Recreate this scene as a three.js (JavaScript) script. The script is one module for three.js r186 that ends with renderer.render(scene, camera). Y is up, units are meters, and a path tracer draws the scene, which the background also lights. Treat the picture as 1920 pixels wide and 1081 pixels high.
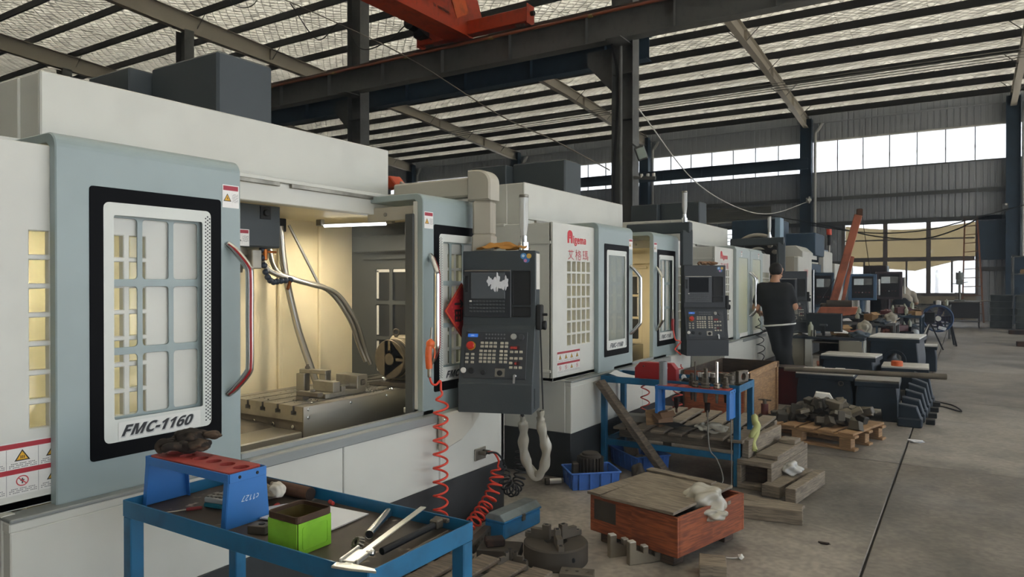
import * as THREE from 'three';
import { mergeGeometries, mergeVertices, toCreasedNormals } from 'three/addons/utils/BufferGeometryUtils.js';
import { RectAreaLightUniformsLib } from 'three/addons/lights/RectAreaLightUniformsLib.js';
import { MarchingCubes } from 'three/addons/objects/MarchingCubes.js';
import { FontLoader } from 'three/addons/loaders/FontLoader.js';
import { TextGeometry } from 'three/addons/geometries/TextGeometry.js';

// ---------- camera, sky, exposure ----------
const scene = new THREE.Scene();
const camera = new THREE.PerspectiveCamera(44.08, 1920 / 1081, 0.1, 200);
camera.position.set(0, 1.42, 0);
camera.rotation.order = 'YXZ';
camera.rotation.set(-0.00637, 32.4 * Math.PI / 180, 0);
scene.background = new THREE.Color(0.93, 0.97, 1.0);       // bright overcast daylight outside
scene.backgroundIntensity = 0.7;
const renderer = new THREE.WebGLRenderer({ antialias: true });
renderer.toneMapping = THREE.LinearToneMapping;
renderer.toneMappingExposure = 3.3;
const sun = new THREE.DirectionalLight(0xfffaf4, 24);        // high sun on the yard; it reaches only a strip of floor by the open right side
sun.position.set(40, 36, -12); sun.target.position.set(0, 0, -12); sun.castShadow = true;
Object.assign(sun.shadow.camera, { left: -60, right: 60, top: 60, bottom: -60, near: 1, far: 160 }); sun.shadow.mapSize.set(4096, 4096);
scene.add(sun, sun.target);
renderer.shadowMap.enabled = true;
RectAreaLightUniformsLib.init();
const HAZE = 0.026;
if (HAZE > 0) scene.fog = new THREE.FogExp2(0xd8e4f2, HAZE);

// ---------- random, noise, textures ----------
let seed = 7;
const rnd = () => { seed = (seed * 1664525 + 1013904223) >>> 0; return seed / 4294967296; };
const rr = (a, b) => a + (b - a) * rnd();
const clamp = (x, a = 0, b = 1) => Math.min(b, Math.max(a, x));
const smooth = (a, b, x) => { x = clamp((x - a) / (b - a)); return x * x * (3 - 2 * x); };
function lattice(n, s) { const a = new Float32Array(n * n); let k = s * 7919 + 13; for (let i = 0; i < n * n; i++) { k = (k * 1664525 + 1013904223) >>> 0; a[i] = k / 4294967296; } return a; }
const lat = {};
function vnoise(u, v, n, s) {                                // tiling value noise, n cells across
  const L = lat[n + '_' + s] ??= lattice(n, s), x = u * n, y = v * n, ix = Math.floor(x), iy = Math.floor(y);
  let fx = x - ix, fy = y - iy; fx = fx * fx * (3 - 2 * fx); fy = fy * fy * (3 - 2 * fy);
  const g = (i, j) => L[((j % n + n) % n) * n + ((i % n + n) % n)];
  return (g(ix, iy) * (1 - fx) + g(ix + 1, iy) * fx) * (1 - fy) + (g(ix, iy + 1) * (1 - fx) + g(ix + 1, iy + 1) * fx) * fy;
}
const fbm = (u, v, n, s, oct = 4) => { let t = 0, a = 0.5, w = 0; for (let i = 0; i < oct; i++) { t += a * vnoise(u, v, n << i, s + i); w += a; a *= 0.55; } return t / w; };
function dataTex(W, H, fn, srgb, repeat) {
  const d = new Uint8Array(W * H * 4);
  for (let j = 0; j < H; j++) for (let i = 0; i < W; i++) {
    const c = fn(i / W, j / H), o = (j * W + i) * 4;
    if (typeof c === 'number') d[o] = d[o + 1] = d[o + 2] = clamp(c) * 255; else { d[o] = clamp(c[0]) * 255; d[o + 1] = clamp(c[1]) * 255; d[o + 2] = clamp(c[2]) * 255; }
    d[o + 3] = 255;
  }
  const t = new THREE.DataTexture(d, W, H); t.wrapS = t.wrapT = THREE.RepeatWrapping; t.magFilter = THREE.LinearFilter; t.minFilter = THREE.LinearFilter;
  if (srgb) t.colorSpace = THREE.SRGBColorSpace; if (repeat) t.repeat.set(repeat[0], repeat[1]); t.needsUpdate = true; return t;
}
function canvasTex(w, h, draw) {
  const c = document.createElement('canvas'); c.width = w; c.height = h; const g = c.getContext('2d'); draw(g, w, h);
  const t = new THREE.CanvasTexture(c); t.colorSpace = THREE.SRGBColorSpace; t.anisotropy = 8; return t;
}
function M(color, rough = 0.5, metal = 0, o = {}) { return new THREE.MeshPhysicalMaterial({ color, roughness: rough, metalness: metal, ...o }); }
// grime: a multiplier map (1 = clean) in metres of uv, one per strength
const grimeTex = (lo, s, tile) => dataTex(256, 256, (u, v) => { const n = fbm(u, v, 4, s, 5), m = fbm(u, v, 16, s + 9, 3); const k = lo + (1 - lo) * smooth(0.3, 0.62, n * 0.7 + m * 0.3); return [k, k * 0.99, k * 0.97]; }, true, [1 / tile, 1 / tile]);
const T_soft = grimeTex(0.97, 3, 1.3), T_mid = grimeTex(0.76, 5, 0.7), T_hard = grimeTex(0.45, 11, 0.5);
const T_bump = dataTex(256, 256, (u, v) => fbm(u, v, 32, 21, 3), false, [4, 4]);
const woodTex = (a, b, s) => dataTex(256, 256, (u, v) => {
  const g = fbm(u * 1, v * 1, 4, s, 3), w = vnoise(u, v + g * 0.15, 64, s + 2) * 0.4 + vnoise(u, v * 1 + g * 0.05, 16, s + 5) * 0.35 + fbm(u, v, 8, s + 8, 4) * 0.35;
  const st = smooth(0.25, 0.8, vnoise(u * 0.25, v, 128, s + 4) * 0.5 + w * 0.5); return [0, 1, 2].map((i) => a[i] + (b[i] - a[i]) * st);
}, true, [0.5, 1.6]);

// ---------- geometry helpers ----------
const V = (x, y, z) => new THREE.Vector3(x, y, z), PI = Math.PI, R = (d) => d * PI / 180;
function put(g, p = [0, 0, 0], r = [0, 0, 0], s = 1) {
  g.applyMatrix4(new THREE.Matrix4().compose(V(...p), new THREE.Quaternion().setFromEuler(new THREE.Euler(...r)), typeof s === 'number' ? V(s, s, s) : V(...s))); return g;
}
function tri(pos, idx) {                                     // flat-shaded geometry out of points and polygons
  const a = []; for (const f of idx) for (let i = 1; i + 1 < f.length; i++) a.push(...pos[f[0]], ...pos[f[i]], ...pos[f[i + 1]]);
  const g = new THREE.BufferGeometry(); g.setAttribute('position', new THREE.Float32BufferAttribute(a, 3)); g.computeVertexNormals(); return g;
}
function B(w, h, d, x = 0, y = 0, z = 0, c = 0.003, r) {     // box with chamfered edges, centred at x, y, z
  c = Math.min(c, w * 0.3, h * 0.3, d * 0.3); const X = w / 2, Y = h / 2, Z = d / 2, P = [], id = {};
  const vid = (sx, sy, sz, k) => { const key = [sx, sy, sz, k].join(); if (id[key] === undefined) { id[key] = P.length; P.push([sx * (k === 0 ? X : X - c), sy * (k === 1 ? Y : Y - c), sz * (k === 2 ? Z : Z - c)]); } return id[key]; };
  const F = [];
  for (const s of [-1, 1]) {
    const q = (k, a, b) => { const f = [[-1, -1], [1, -1], [1, 1], [-1, 1]].map(([i, j]) => { const v = [0, 0, 0]; v[k] = s; v[a] = i; v[b] = j; return vid(...v, k); }); F.push(s > 0 ? f : f.reverse()); };
    q(0, 1, 2); q(1, 2, 0); q(2, 0, 1);
  }
  if (c > 0) {
    for (const i of [-1, 1]) for (const j of [-1, 1]) {
      const e = (k, a, b, fl) => { const mk = (t, kk) => { const v = [0, 0, 0]; v[k] = t; v[a] = i; v[b] = j; return vid(...v, kk); }; const f = [mk(-1, a), mk(-1, b), mk(1, b), mk(1, a)]; F.push(i * j > 0 ? f.reverse() : f); };
      e(0, 1, 2); e(1, 2, 0); e(2, 0, 1);
      for (const k of [-1, 1]) { const f = [vid(i, j, k, 0), vid(i, j, k, 1), vid(i, j, k, 2)]; F.push(i * j * k > 0 ? f : f.reverse()); }
    }
  }
  const g = tri(P, F); if (r) put(g, [0, 0, 0], r); return g.translate(x, y, z);
}
function bar(a, b, w, h = w, c = 0.002) {                    // square bar from a to b (w across, h upright)
  const A = V(...a), D = V(...b).sub(A), L = D.length(); D.normalize();
  let up = Math.abs(D.y) > 0.95 ? V(1, 0, 0) : V(0, 1, 0); const s = V().crossVectors(up, D).normalize(); up = V().crossVectors(D, s);
  const g = B(w, h, L, 0, 0, 0, c); g.applyMatrix4(new THREE.Matrix4().makeBasis(s, up, D)); const m = A.addScaledVector(D, L / 2); return g.translate(m.x, m.y, m.z);
}
function lathe(p, seg = 24, crease = 0.6) { return toCreasedNormals(new THREE.LatheGeometry(p.map((q) => new THREE.Vector2(Math.max(q[0], 0), q[1])), seg).toNonIndexed(), crease); }
function C(r, h, x = 0, y = 0, z = 0, rot, seg = 20, c) {     // chamfered cylinder along y
  c = Math.min(c ?? 0.003, r * 0.3, h * 0.3); const g = lathe([[0, -h / 2], [r - c, -h / 2], [r, -h / 2 + c], [r, h / 2 - c], [r - c, h / 2], [0, h / 2]], seg); if (rot) put(g, [0, 0, 0], rot); return g.translate(x, y, z);
}
function ring(r0, r1, h, x, y, z, rot, seg = 28) { const c = Math.min(0.003, h * 0.2, (r1 - r0) * 0.2); const g = lathe([[r0, -h / 2 + c], [r0 + c, -h / 2], [r1 - c, -h / 2], [r1, -h / 2 + c], [r1, h / 2 - c], [r1 - c, h / 2], [r0 + c, h / 2], [r0, h / 2 - c], [r0, -h / 2 + c]], seg); if (rot) put(g, [0, 0, 0], rot); return g.translate(x, y, z); }
function tube(pts, r, seg = 40, rad = 8, closed = false) { return new THREE.TubeGeometry(new THREE.CatmullRomCurve3(pts.map((p) => V(...p)), closed, 'catmullrom', 0.5), seg, r, rad, closed).toNonIndexed(); }
function rod(a, b, r, seg = 10) { const A = V(...a), D = V(...b).sub(A), L = D.length(), g = C(r, L, 0, 0, 0, undefined, seg, 0.001); g.applyQuaternion(new THREE.Quaternion().setFromUnitVectors(V(0, 1, 0), D.clone().normalize())); const m = A.addScaledVector(D, 0.5); return g.translate(m.x, m.y, m.z); }
function shape(pts, holes = []) { const mk = (q, S) => { q.forEach(([x, y], i) => (i ? S.lineTo(x, y) : S.moveTo(x, y))); S.closePath(); return S; }; const s = mk(pts, new THREE.Shape()); for (const h of holes) s.holes.push(mk(h, new THREE.Path())); return s; }
function ext(s, depth, bevel = 0.002) { const S = Array.isArray(s) ? shape(s) : s, b = Math.min(bevel, depth * 0.3); const g = new THREE.ExtrudeGeometry(S, { depth: depth - 2 * b, bevelEnabled: b > 0, bevelThickness: b, bevelSize: b, bevelOffset: -b, bevelSegments: 1, curveSegments: 10 }); return g.translate(0, 0, b); }
const rrect = (w, h, r, n = 5, x = 0, y = 0) => { const p = []; for (const [sx, sy, a0] of [[1, 1, 0], [-1, 1, 90], [-1, -1, 180], [1, -1, 270]]) for (let i = 0; i <= n; i++) { const a = R(a0 + 90 * i / n); p.push([x + sx * (w / 2 - r) + r * Math.cos(a), y + sy * (h / 2 - r) + r * Math.sin(a)]); } return p; };
const circ = (r, n = 20, x = 0, y = 0) => [...Array(n)].map((_, i) => [x + r * Math.cos(2 * PI * i / n), y + r * Math.sin(2 * PI * i / n)]);
// faces +x: an extrusion drawn in (z, y) whose front lies at x
const extX = (s, depth, x, bevel) => { const g = ext(s, depth, bevel); return put(g, [x - depth, 0, 0], [0, PI / 2, 0]); };   // shape x -> -z
function lump(r, sx, sy, sz, s, detail = 2, amp = 0.25) {    // an irregular rounded lump
  const ico = new THREE.IcosahedronGeometry(r, detail * 2); ico.deleteAttribute('uv'); ico.deleteAttribute('normal'); const g = mergeVertices(ico, 1e-5), p = g.attributes.position, v = V();
  for (let i = 0; i < p.count; i++) { v.fromBufferAttribute(p, i); const n = v.clone().normalize(), k = 1 + amp * (Math.sin(n.x * 5 + s) * Math.cos(n.y * 4 + s * 2.1) + 0.5 * Math.sin(n.z * 9 + s * 1.7 + n.x * 6)); v.multiplyScalar(k); p.setXYZ(i, v.x * sx, v.y * sy, v.z * sz); }
  g.computeVertexNormals(); return g;
}
function prep(g) {
  const keep = g.userData.keep;
  if (g.index) g = g.toNonIndexed();
  const p = g.attributes.position, n = g.attributes.normal; let uv = g.attributes.uv;
  if (!keep) {
    const a = new Float32Array(p.count * 2);
    for (let i = 0; i < p.count; i += 3) {
      let ax = 0, ay = 0, az = 0; for (let k = i; k < i + 3; k++) { ax += n.getX(k); ay += n.getY(k); az += n.getZ(k); }
      ax = Math.abs(ax); ay = Math.abs(ay); az = Math.abs(az);
      for (let k = i; k < i + 3; k++) { const x = p.getX(k), y = p.getY(k), z = p.getZ(k); if (ax >= ay && ax >= az) { a[2 * k] = z; a[2 * k + 1] = y; } else if (ay >= az) { a[2 * k] = x; a[2 * k + 1] = z; } else { a[2 * k] = x; a[2 * k + 1] = y; } }
    }
    uv = new THREE.BufferAttribute(a, 2);
  }
  const o = new THREE.BufferGeometry(); o.setAttribute('position', p); o.setAttribute('normal', n); o.setAttribute('uv', uv); return o;
}
function mesh(name, mat, ...geos) { const L = geos.flat(Infinity).map(prep); const m = new THREE.Mesh(L.length > 1 ? mergeGeometries(L) : L[0], mat); m.name = name; m.castShadow = m.receiveShadow = true; return m; }
function part(parent, name, mat, ...geos) { const m = mesh(name, mat, ...geos); parent.add(m); return m; }
const used = {};
const numbered = (n) => { const k = used[n] = (used[n] ?? -1) + 1; return k ? `${n}_${String(k).padStart(3, '0')}` : n; };
function thing(name, label, category, pos = [0, 0, 0], ry = 0, group) {
  const o = new THREE.Group(); o.name = numbered(name); scene.add(o); o.position.set(...pos); o.rotation.y = ry;
  o.userData = { label, category }; if (group) o.userData.group = group; return o;
}
function solo(name, label, category, mat, geos, pos = [0, 0, 0], ry = 0, group) { // a thing that is one mesh
  const m = mesh(numbered(name), mat, geos); scene.add(m); m.position.set(...pos); m.rotation.y = ry; m.userData = { label, category }; if (group) m.userData.group = group; return m;
}
function struct(name, mat, geos, label) { const m = geos ? mesh(numbered(name), mat, geos) : new THREE.Group(); if (!geos) m.name = numbered(name); scene.add(m); m.userData = { kind: 'structure' }; if (label) m.userData.label = label; return m; }
function copyOf(root, pos, ry, label, name) { const r = root.clone(); r.name = numbered(name ?? root.name.replace(/_\d{3}$/, '')); r.userData = { ...root.userData }; if (label) r.userData.label = label; scene.add(r); r.position.set(...pos); if (ry !== undefined) r.rotation.y = ry; return r; }
function decal(parent, name, tex, w, h, p, r = [0, 0, 0], o = {}) {                // a printed sheet, 1 mm thick
  const g = new THREE.PlaneGeometry(w, h); g.userData.keep = true;
  const mm = M(0xffffff, o.rough ?? 0.5, 0, { map: tex, ...(o.cut ? { alphaTest: 0.5, side: THREE.DoubleSide } : {}), ...(o.mat ?? {}) });
  g.applyMatrix4(new THREE.Matrix4().compose(V(...p), new THREE.Quaternion().setFromEuler(new THREE.Euler(...r)), V(1, 1, 1))); g.userData.keep = true;
  return part(parent, name, mm, g);
}

// ---------- shared materials ----------
const mat = {
  white: M(0xcbcdc8, 0.42, 0, { map: T_soft, clearcoat: 0.15, clearcoatRoughness: 0.4 }), blueGrey: M(0x93a3a6, 0.42, 0, { map: T_soft, clearcoat: 0.2, clearcoatRoughness: 0.35 }),
  dark: M(0x3b4348, 0.55, 0, { map: T_soft, bumpMap: T_bump, bumpScale: 0.0004 }), plinth: M(0x2c2f31, 0.6, 0, { map: T_mid }), sill: M(0x8f9596, 0.4, 0.3, { map: T_soft }),
  cream: M(0xeee2c0, 0.4, 0, { map: T_soft }), innerGrey: M(0x484c4d, 0.5, 0, { map: T_soft }), black: M(0x060709, 0.4, 0, { specularIntensity: 0.12 }), rubber: M(0x17191b, 0.7), chrome: M(0xd6d6d4, 0.2, 1), steel: M(0x9b9890, 0.38, 0.85, { map: T_mid }), stainless: M(0xb4b2aa, 0.34, 0.9, { map: T_soft }),
  oldSteel: M(0x6b655c, 0.55, 0.6, { map: T_mid }), grime: M(0x4a443c, 0.75, 0.2, { map: T_mid }), rust: M(0x5a3d2c, 0.8, 0.1, { map: T_hard }), glass: M(0xffffff, 0.02, 0, { transmission: 1, thickness: 0, ior: 1.16, specularIntensity: 0.5 }),
  tint: M(0xe6e9e0, 0.05, 0, { transmission: 1, thickness: 0, ior: 1.5 }), red: M(0x9c2226, 0.4, 0, { map: T_soft }), hoseRed: M(0xe0442e, 0.35), hoseBlack: M(0x1b1c1d, 0.45), hoseMetal: M(0x9d9a92, 0.3, 0.9),
  tableBlue: M(0x1b6793, 0.4, 0, { map: T_mid }), toolBlue: M(0x2f74c0, 0.4, 0, { map: T_soft }), binBlue: M(0x4476cc, 0.4, 0, { map: T_mid }), paper: M(0xe4e6ea, 0.8), plasticWhite: M(0xdedcd4, 0.5), orange: M(0xe0662a, 0.45, 0, { map: T_mid }), craneOrange: M(0xb8401f, 0.5, 0, { map: T_mid }),
  steelGrey: M(0x6a6d6d, 0.6, 0.1, { map: T_mid }), steelBlue: M(0x3c5266, 0.55, 0.1, { map: T_mid }), rafter: M(0xb5afa2, 0.6, 0.1, { map: T_soft }), purlin: M(0x262728, 0.7, 0.1, { map: T_mid }), cladding: M(0xb6bcc4, 0.55, 0.1, { map: T_soft }), castBlue: M(0x1d2b39, 0.5, 0.1, { map: T_mid }), machined: M(0xe4e4e2, 0.35, 0.35, { map: T_soft }),
  cloth: M(0xb5803a, 0.9), bag: M(0xc9c4b4, 0.25, 0, { transmission: 0.35, thickness: 0 }), leather: M(0x5a4a3c, 0.85, 0, { map: T_hard }), beige: M(0xb4b0a4, 0.5, 0, { map: T_soft }), copper: M(0x9a5a2a, 0.35, 0.9),
};
mat.wood = M(0xffffff, 0.8, 0, { map: woodTex([0.40, 0.36, 0.31], [0.58, 0.53, 0.46], 31) });
mat.benchTop = M(0xffffff, 0.6, 0.1, { map: dataTex(512, 512, (u, v) => { const a = fbm(u, v, 4, 151, 5), b = fbm(u * 1, v, 12, 161, 4), s = vnoise(u + v * 0.4, v - u * 0.3, 48, 7), k = 0.6 + 0.8 * (a - 0.3), w = smooth(0.66, 0.8, b * 0.7 + s * 0.3) * 0.45; return [0.33 * k + w, 0.285 * k + w, 0.24 * k + w * 0.95]; }, true, [1.3, 1.3]) });
mat.palletWood = M(0xffffff, 0.85, 0, { map: woodTex([0.30, 0.265, 0.225], [0.47, 0.42, 0.36], 71) });
mat.woodPale = M(0xffffff, 0.75, 0, { map: woodTex([0.52, 0.40, 0.28], [0.70, 0.56, 0.40], 41) });
mat.woodOrange = M(0xffffff, 0.6, 0, { map: woodTex([0.42, 0.20, 0.11], [0.62, 0.33, 0.18], 51) });
mat.woodDark = M(0xffffff, 0.8, 0, { map: woodTex([0.20, 0.16, 0.13], [0.36, 0.30, 0.24], 61) });

// ---------- the building ----------
const WX0 = -46, WX1 = 9.5, WZ0 = -33, WZ1 = 9, RISE = 0.065, roofY = (z) => 8.8 + RISE * (z - WZ0), frames = [-42.5, -35.2, -27.9, -20.5, -13.1, -5.75, 1.55, 8.9];
{ // floor: concrete slabs with open joints
  const concrete = dataTex(1024, 1024, (u, v) => {
    const a = fbm(u, v, 5, 71, 5), b = fbm(u, v, 24, 77, 4), s = fbm(u * 1, v, 3, 83, 3), t = vnoise(u, v, 256, 5);
    let k = 0.98 + (a - 0.5) * 0.75 + (b - 0.5) * 0.45 + (t - 0.5) * 0.22; k -= 0.22 * smooth(0.58, 0.75, s) + 0.12 * smooth(0.62, 0.72, b);
    return [k * 0.60, k * 0.578, k * 0.548];
  }, true, [1 / 5.3, 1 / 5.3]);
  const rough = dataTex(256, 256, (u, v) => 0.42 + 0.4 * fbm(u, v, 8, 91, 4), false, [1 / 3.1, 1 / 3.1]);
  const tones = [0xf4f0ea, 0xffffff, 0xe9e4de, 0xfffdf8].map((c) => M(c, 0.8, 0, { map: concrete, roughnessMap: rough, bumpMap: T_bump, bumpScale: 0.0006 }));
  const fl = struct('floor', M(0x2b2723, 0.9), [B(WX1 - WX0 + 1, 0.2, WZ1 - WZ0 + 1, (WX0 + WX1) / 2, -0.112, (WZ0 + WZ1) / 2, 0)], 'dusty grey concrete workshop floor cast in large slabs');
  const xs = [WX0], zs = []; for (let x = -0.42 - 12 * 3.65; x < WX1; x += 3.65) if (x > WX0) xs.push(x); xs.push(WX1);
  zs.push(WZ0); for (let z = -10.04 - 6 * 3.65; z < WZ1; z += 3.65) if (z > WZ0 + 0.2) zs.push(z); zs.push(WZ1);
  for (let i = 0; i + 1 < xs.length; i++) for (let j = 0; j + 1 < zs.length; j++) part(fl, 'slab', tones[(i * 2 + j * 3) % 4], B(xs[i + 1] - xs[i] - 0.012, 0.03, zs[j + 1] - zs[j] - 0.012, (xs[i] + xs[i + 1]) / 2, -0.015 + ((i * 7 + j * 5) % 3) * 0.0003, (zs[j] + zs[j + 1]) / 2, 0.004));
}
{ // roof: foil-faced insulation over purlins, each panel sagging between them
  const foilTone = dataTex(512, 512, (u, v) => { const a = fbm(u, v, 6, 101, 4), c = fbm(u, v, 24, 131, 2), q = Math.min(Math.abs(((u + v) * 6) % 1 - 0.5), Math.abs(((u - v) * 6 + 6) % 1 - 0.5)); const k = 0.92 + (a - 0.5) * 0.35 + (c - 0.5) * 0.25 - 0.42 * (1 - smooth(0, 0.1, q)); return [k, k * 0.985, k * 0.955]; }, true, [1 / 2.0, 1 / 2.0]);
  const foilBump = dataTex(512, 512, (u, v) => { const q = (t) => Math.pow(Math.abs(Math.sin(PI * (t * 6 + 0.5))), 0.6); return 0.5 * q(u + v) * q(u - v) + 0.5 * fbm(u, v, 10, 111, 3); }, false, [1 / 2.0, 1 / 2.0]);
  const foil = M(0xffffff, 0.45, 0.15, { transmission: 0.47, thickness: 0, map: foilTone, bumpMap: foilBump, bumpScale: 0.07, side: THREE.DoubleSide });
  const deck = (x0, x1, z0, z1) => B(x1 - x0, 0.06, (z1 - z0) * Math.hypot(1, RISE), (x0 + x1) / 2, roofY((z0 + z1) / 2) + 0.16, (z0 + z1) / 2, 0, [-Math.atan(RISE), 0, 0]);
  const ce = struct('ceiling', M(0xeeeeea, 1, 0, { transmission: 0.5, thickness: 0 }), [deck(WX0 - 0.5, WX1 + 0.5, WZ0 - 0.5, WZ1 + 0.5)], 'low sloping steel roof lined with quilted silver foil between dark purlins');
  const sheets = [], zp = []; for (let z = -32.52; z < WZ1; z += 1.45) zp.push(z);
  const edges = [WZ0, ...zp, WZ1];
  for (let j = 0; j + 1 < edges.length; j++) {               // sagging foil strips
    const z0 = edges[j], z1 = edges[j + 1]; { const xa = WX0, xb = WX1; const g = new THREE.PlaneGeometry(xb - xa, 1, Math.ceil((xb - xa) * 2.2), 8), p = g.attributes.position;
    for (let i = 0; i < p.count; i++) { const x = p.getX(i), t = p.getY(i) + 0.5, z = z0 + (z1 - z0) * t; const n = vnoise((x + 60) / 64, (z + 60) / 64, 64, 9) - 0.5; p.setXYZ(i, x + (xa + xb) / 2, roofY(z) + 0.1 - Math.sin(PI * t) * (0.09 + 0.06 * n) + 0.05 * n, z); }
    g.computeVertexNormals(); part(ce, 'foil_sheet', foil, g); }
  }
  const zpurlin = (z) => { const y = roofY(z) - 0.02, s = [[-0.035, -0.2], [-0.029, -0.2], [-0.029, -0.226], [0.035, -0.226], [0.035, -0.22], [0.041, -0.22]];
    return [B(WX1 - WX0, 0.24, 0.006, (WX0 + WX1) / 2, y - 0.1, z, 0), B(WX1 - WX0, 0.006, 0.065, (WX0 + WX1) / 2, y - 0.22, z + 0.03, 0), B(WX1 - WX0, 0.022, 0.006, (WX0 + WX1) / 2, y - 0.211, z + 0.06, 0), B(WX1 - WX0, 0.006, 0.065, (WX0 + WX1) / 2, y + 0.02, z - 0.03, 0)]; };
  for (const z of zp) part(ce, 'purlin', mat.purlin, zpurlin(z));
  // sag rods between purlins, two in every bay
  for (let k = 0; k + 1 < frames.length; k++) for (const t of [0.36, 0.68]) { const x = frames[k] + (frames[k + 1] - frames[k]) * t; const g = []; for (let i = 0; i + 1 < zp.length; i++) { const u = i % 2 ? 0.12 : -0.12; g.push(rod([x + u, roofY(zp[i]) - 0.06, zp[i]], [x + u, roofY(zp[i + 1]) - 0.17, zp[i + 1]], 0.006, 6)); } const m = part(ce, 'sag_rod', mat.steel, g); m.userData.kind = 'stuff'; }
  // rafters: tapered welded I-beams down the slope
  for (const x of frames) {
    const g = [], prof = [[WZ0 + 0.1, 0.46], [-24.5, 0.36], [-13.3, 0.56], [-2, 0.42], [WZ1, 0.5]], top = (z) => roofY(z) - 0.25;
    for (let i = 0; i + 1 < prof.length; i++) {
      const [z0, d0] = prof[i], [z1, d1] = prof[i + 1];
      g.push(tri([[x - 0.005, top(z0), z0], [x - 0.005, top(z1), z1], [x - 0.005, top(z1) - d1, z1], [x - 0.005, top(z0) - d0, z0], [x + 0.005, top(z0), z0], [x + 0.005, top(z1), z1], [x + 0.005, top(z1) - d1, z1], [x + 0.005, top(z0) - d0, z0]], [[0, 3, 2, 1], [4, 5, 6, 7]]));
      g.push(bar([x, top(z0) - d0, z0], [x, top(z1) - d1, z1], 0.2, 0.014, 0.001), bar([x, top(z0), z0], [x, top(z1), z1], 0.2, 0.014, 0.001));
    }
    for (const z of [-29.6, -26, -22.4, -20.1, -16.5, -9, -4]) g.push(B(0.19, 0.36, 0.01, x, top(z) - 0.2, z, 0));
    const rf = part(ce, 'rafter', mat.rafter, g);
    for (let i = 1; i < zp.length; i += 2) for (const s of [-1, 1]) part(rf, 'knee_brace', mat.steelGrey, rod([x + s * 0.08, top(zp[i]) - 0.36, zp[i]], [x + s * 0.5, top(zp[i]) + 0.04, zp[i]], 0.014, 6));
  }
}
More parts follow.
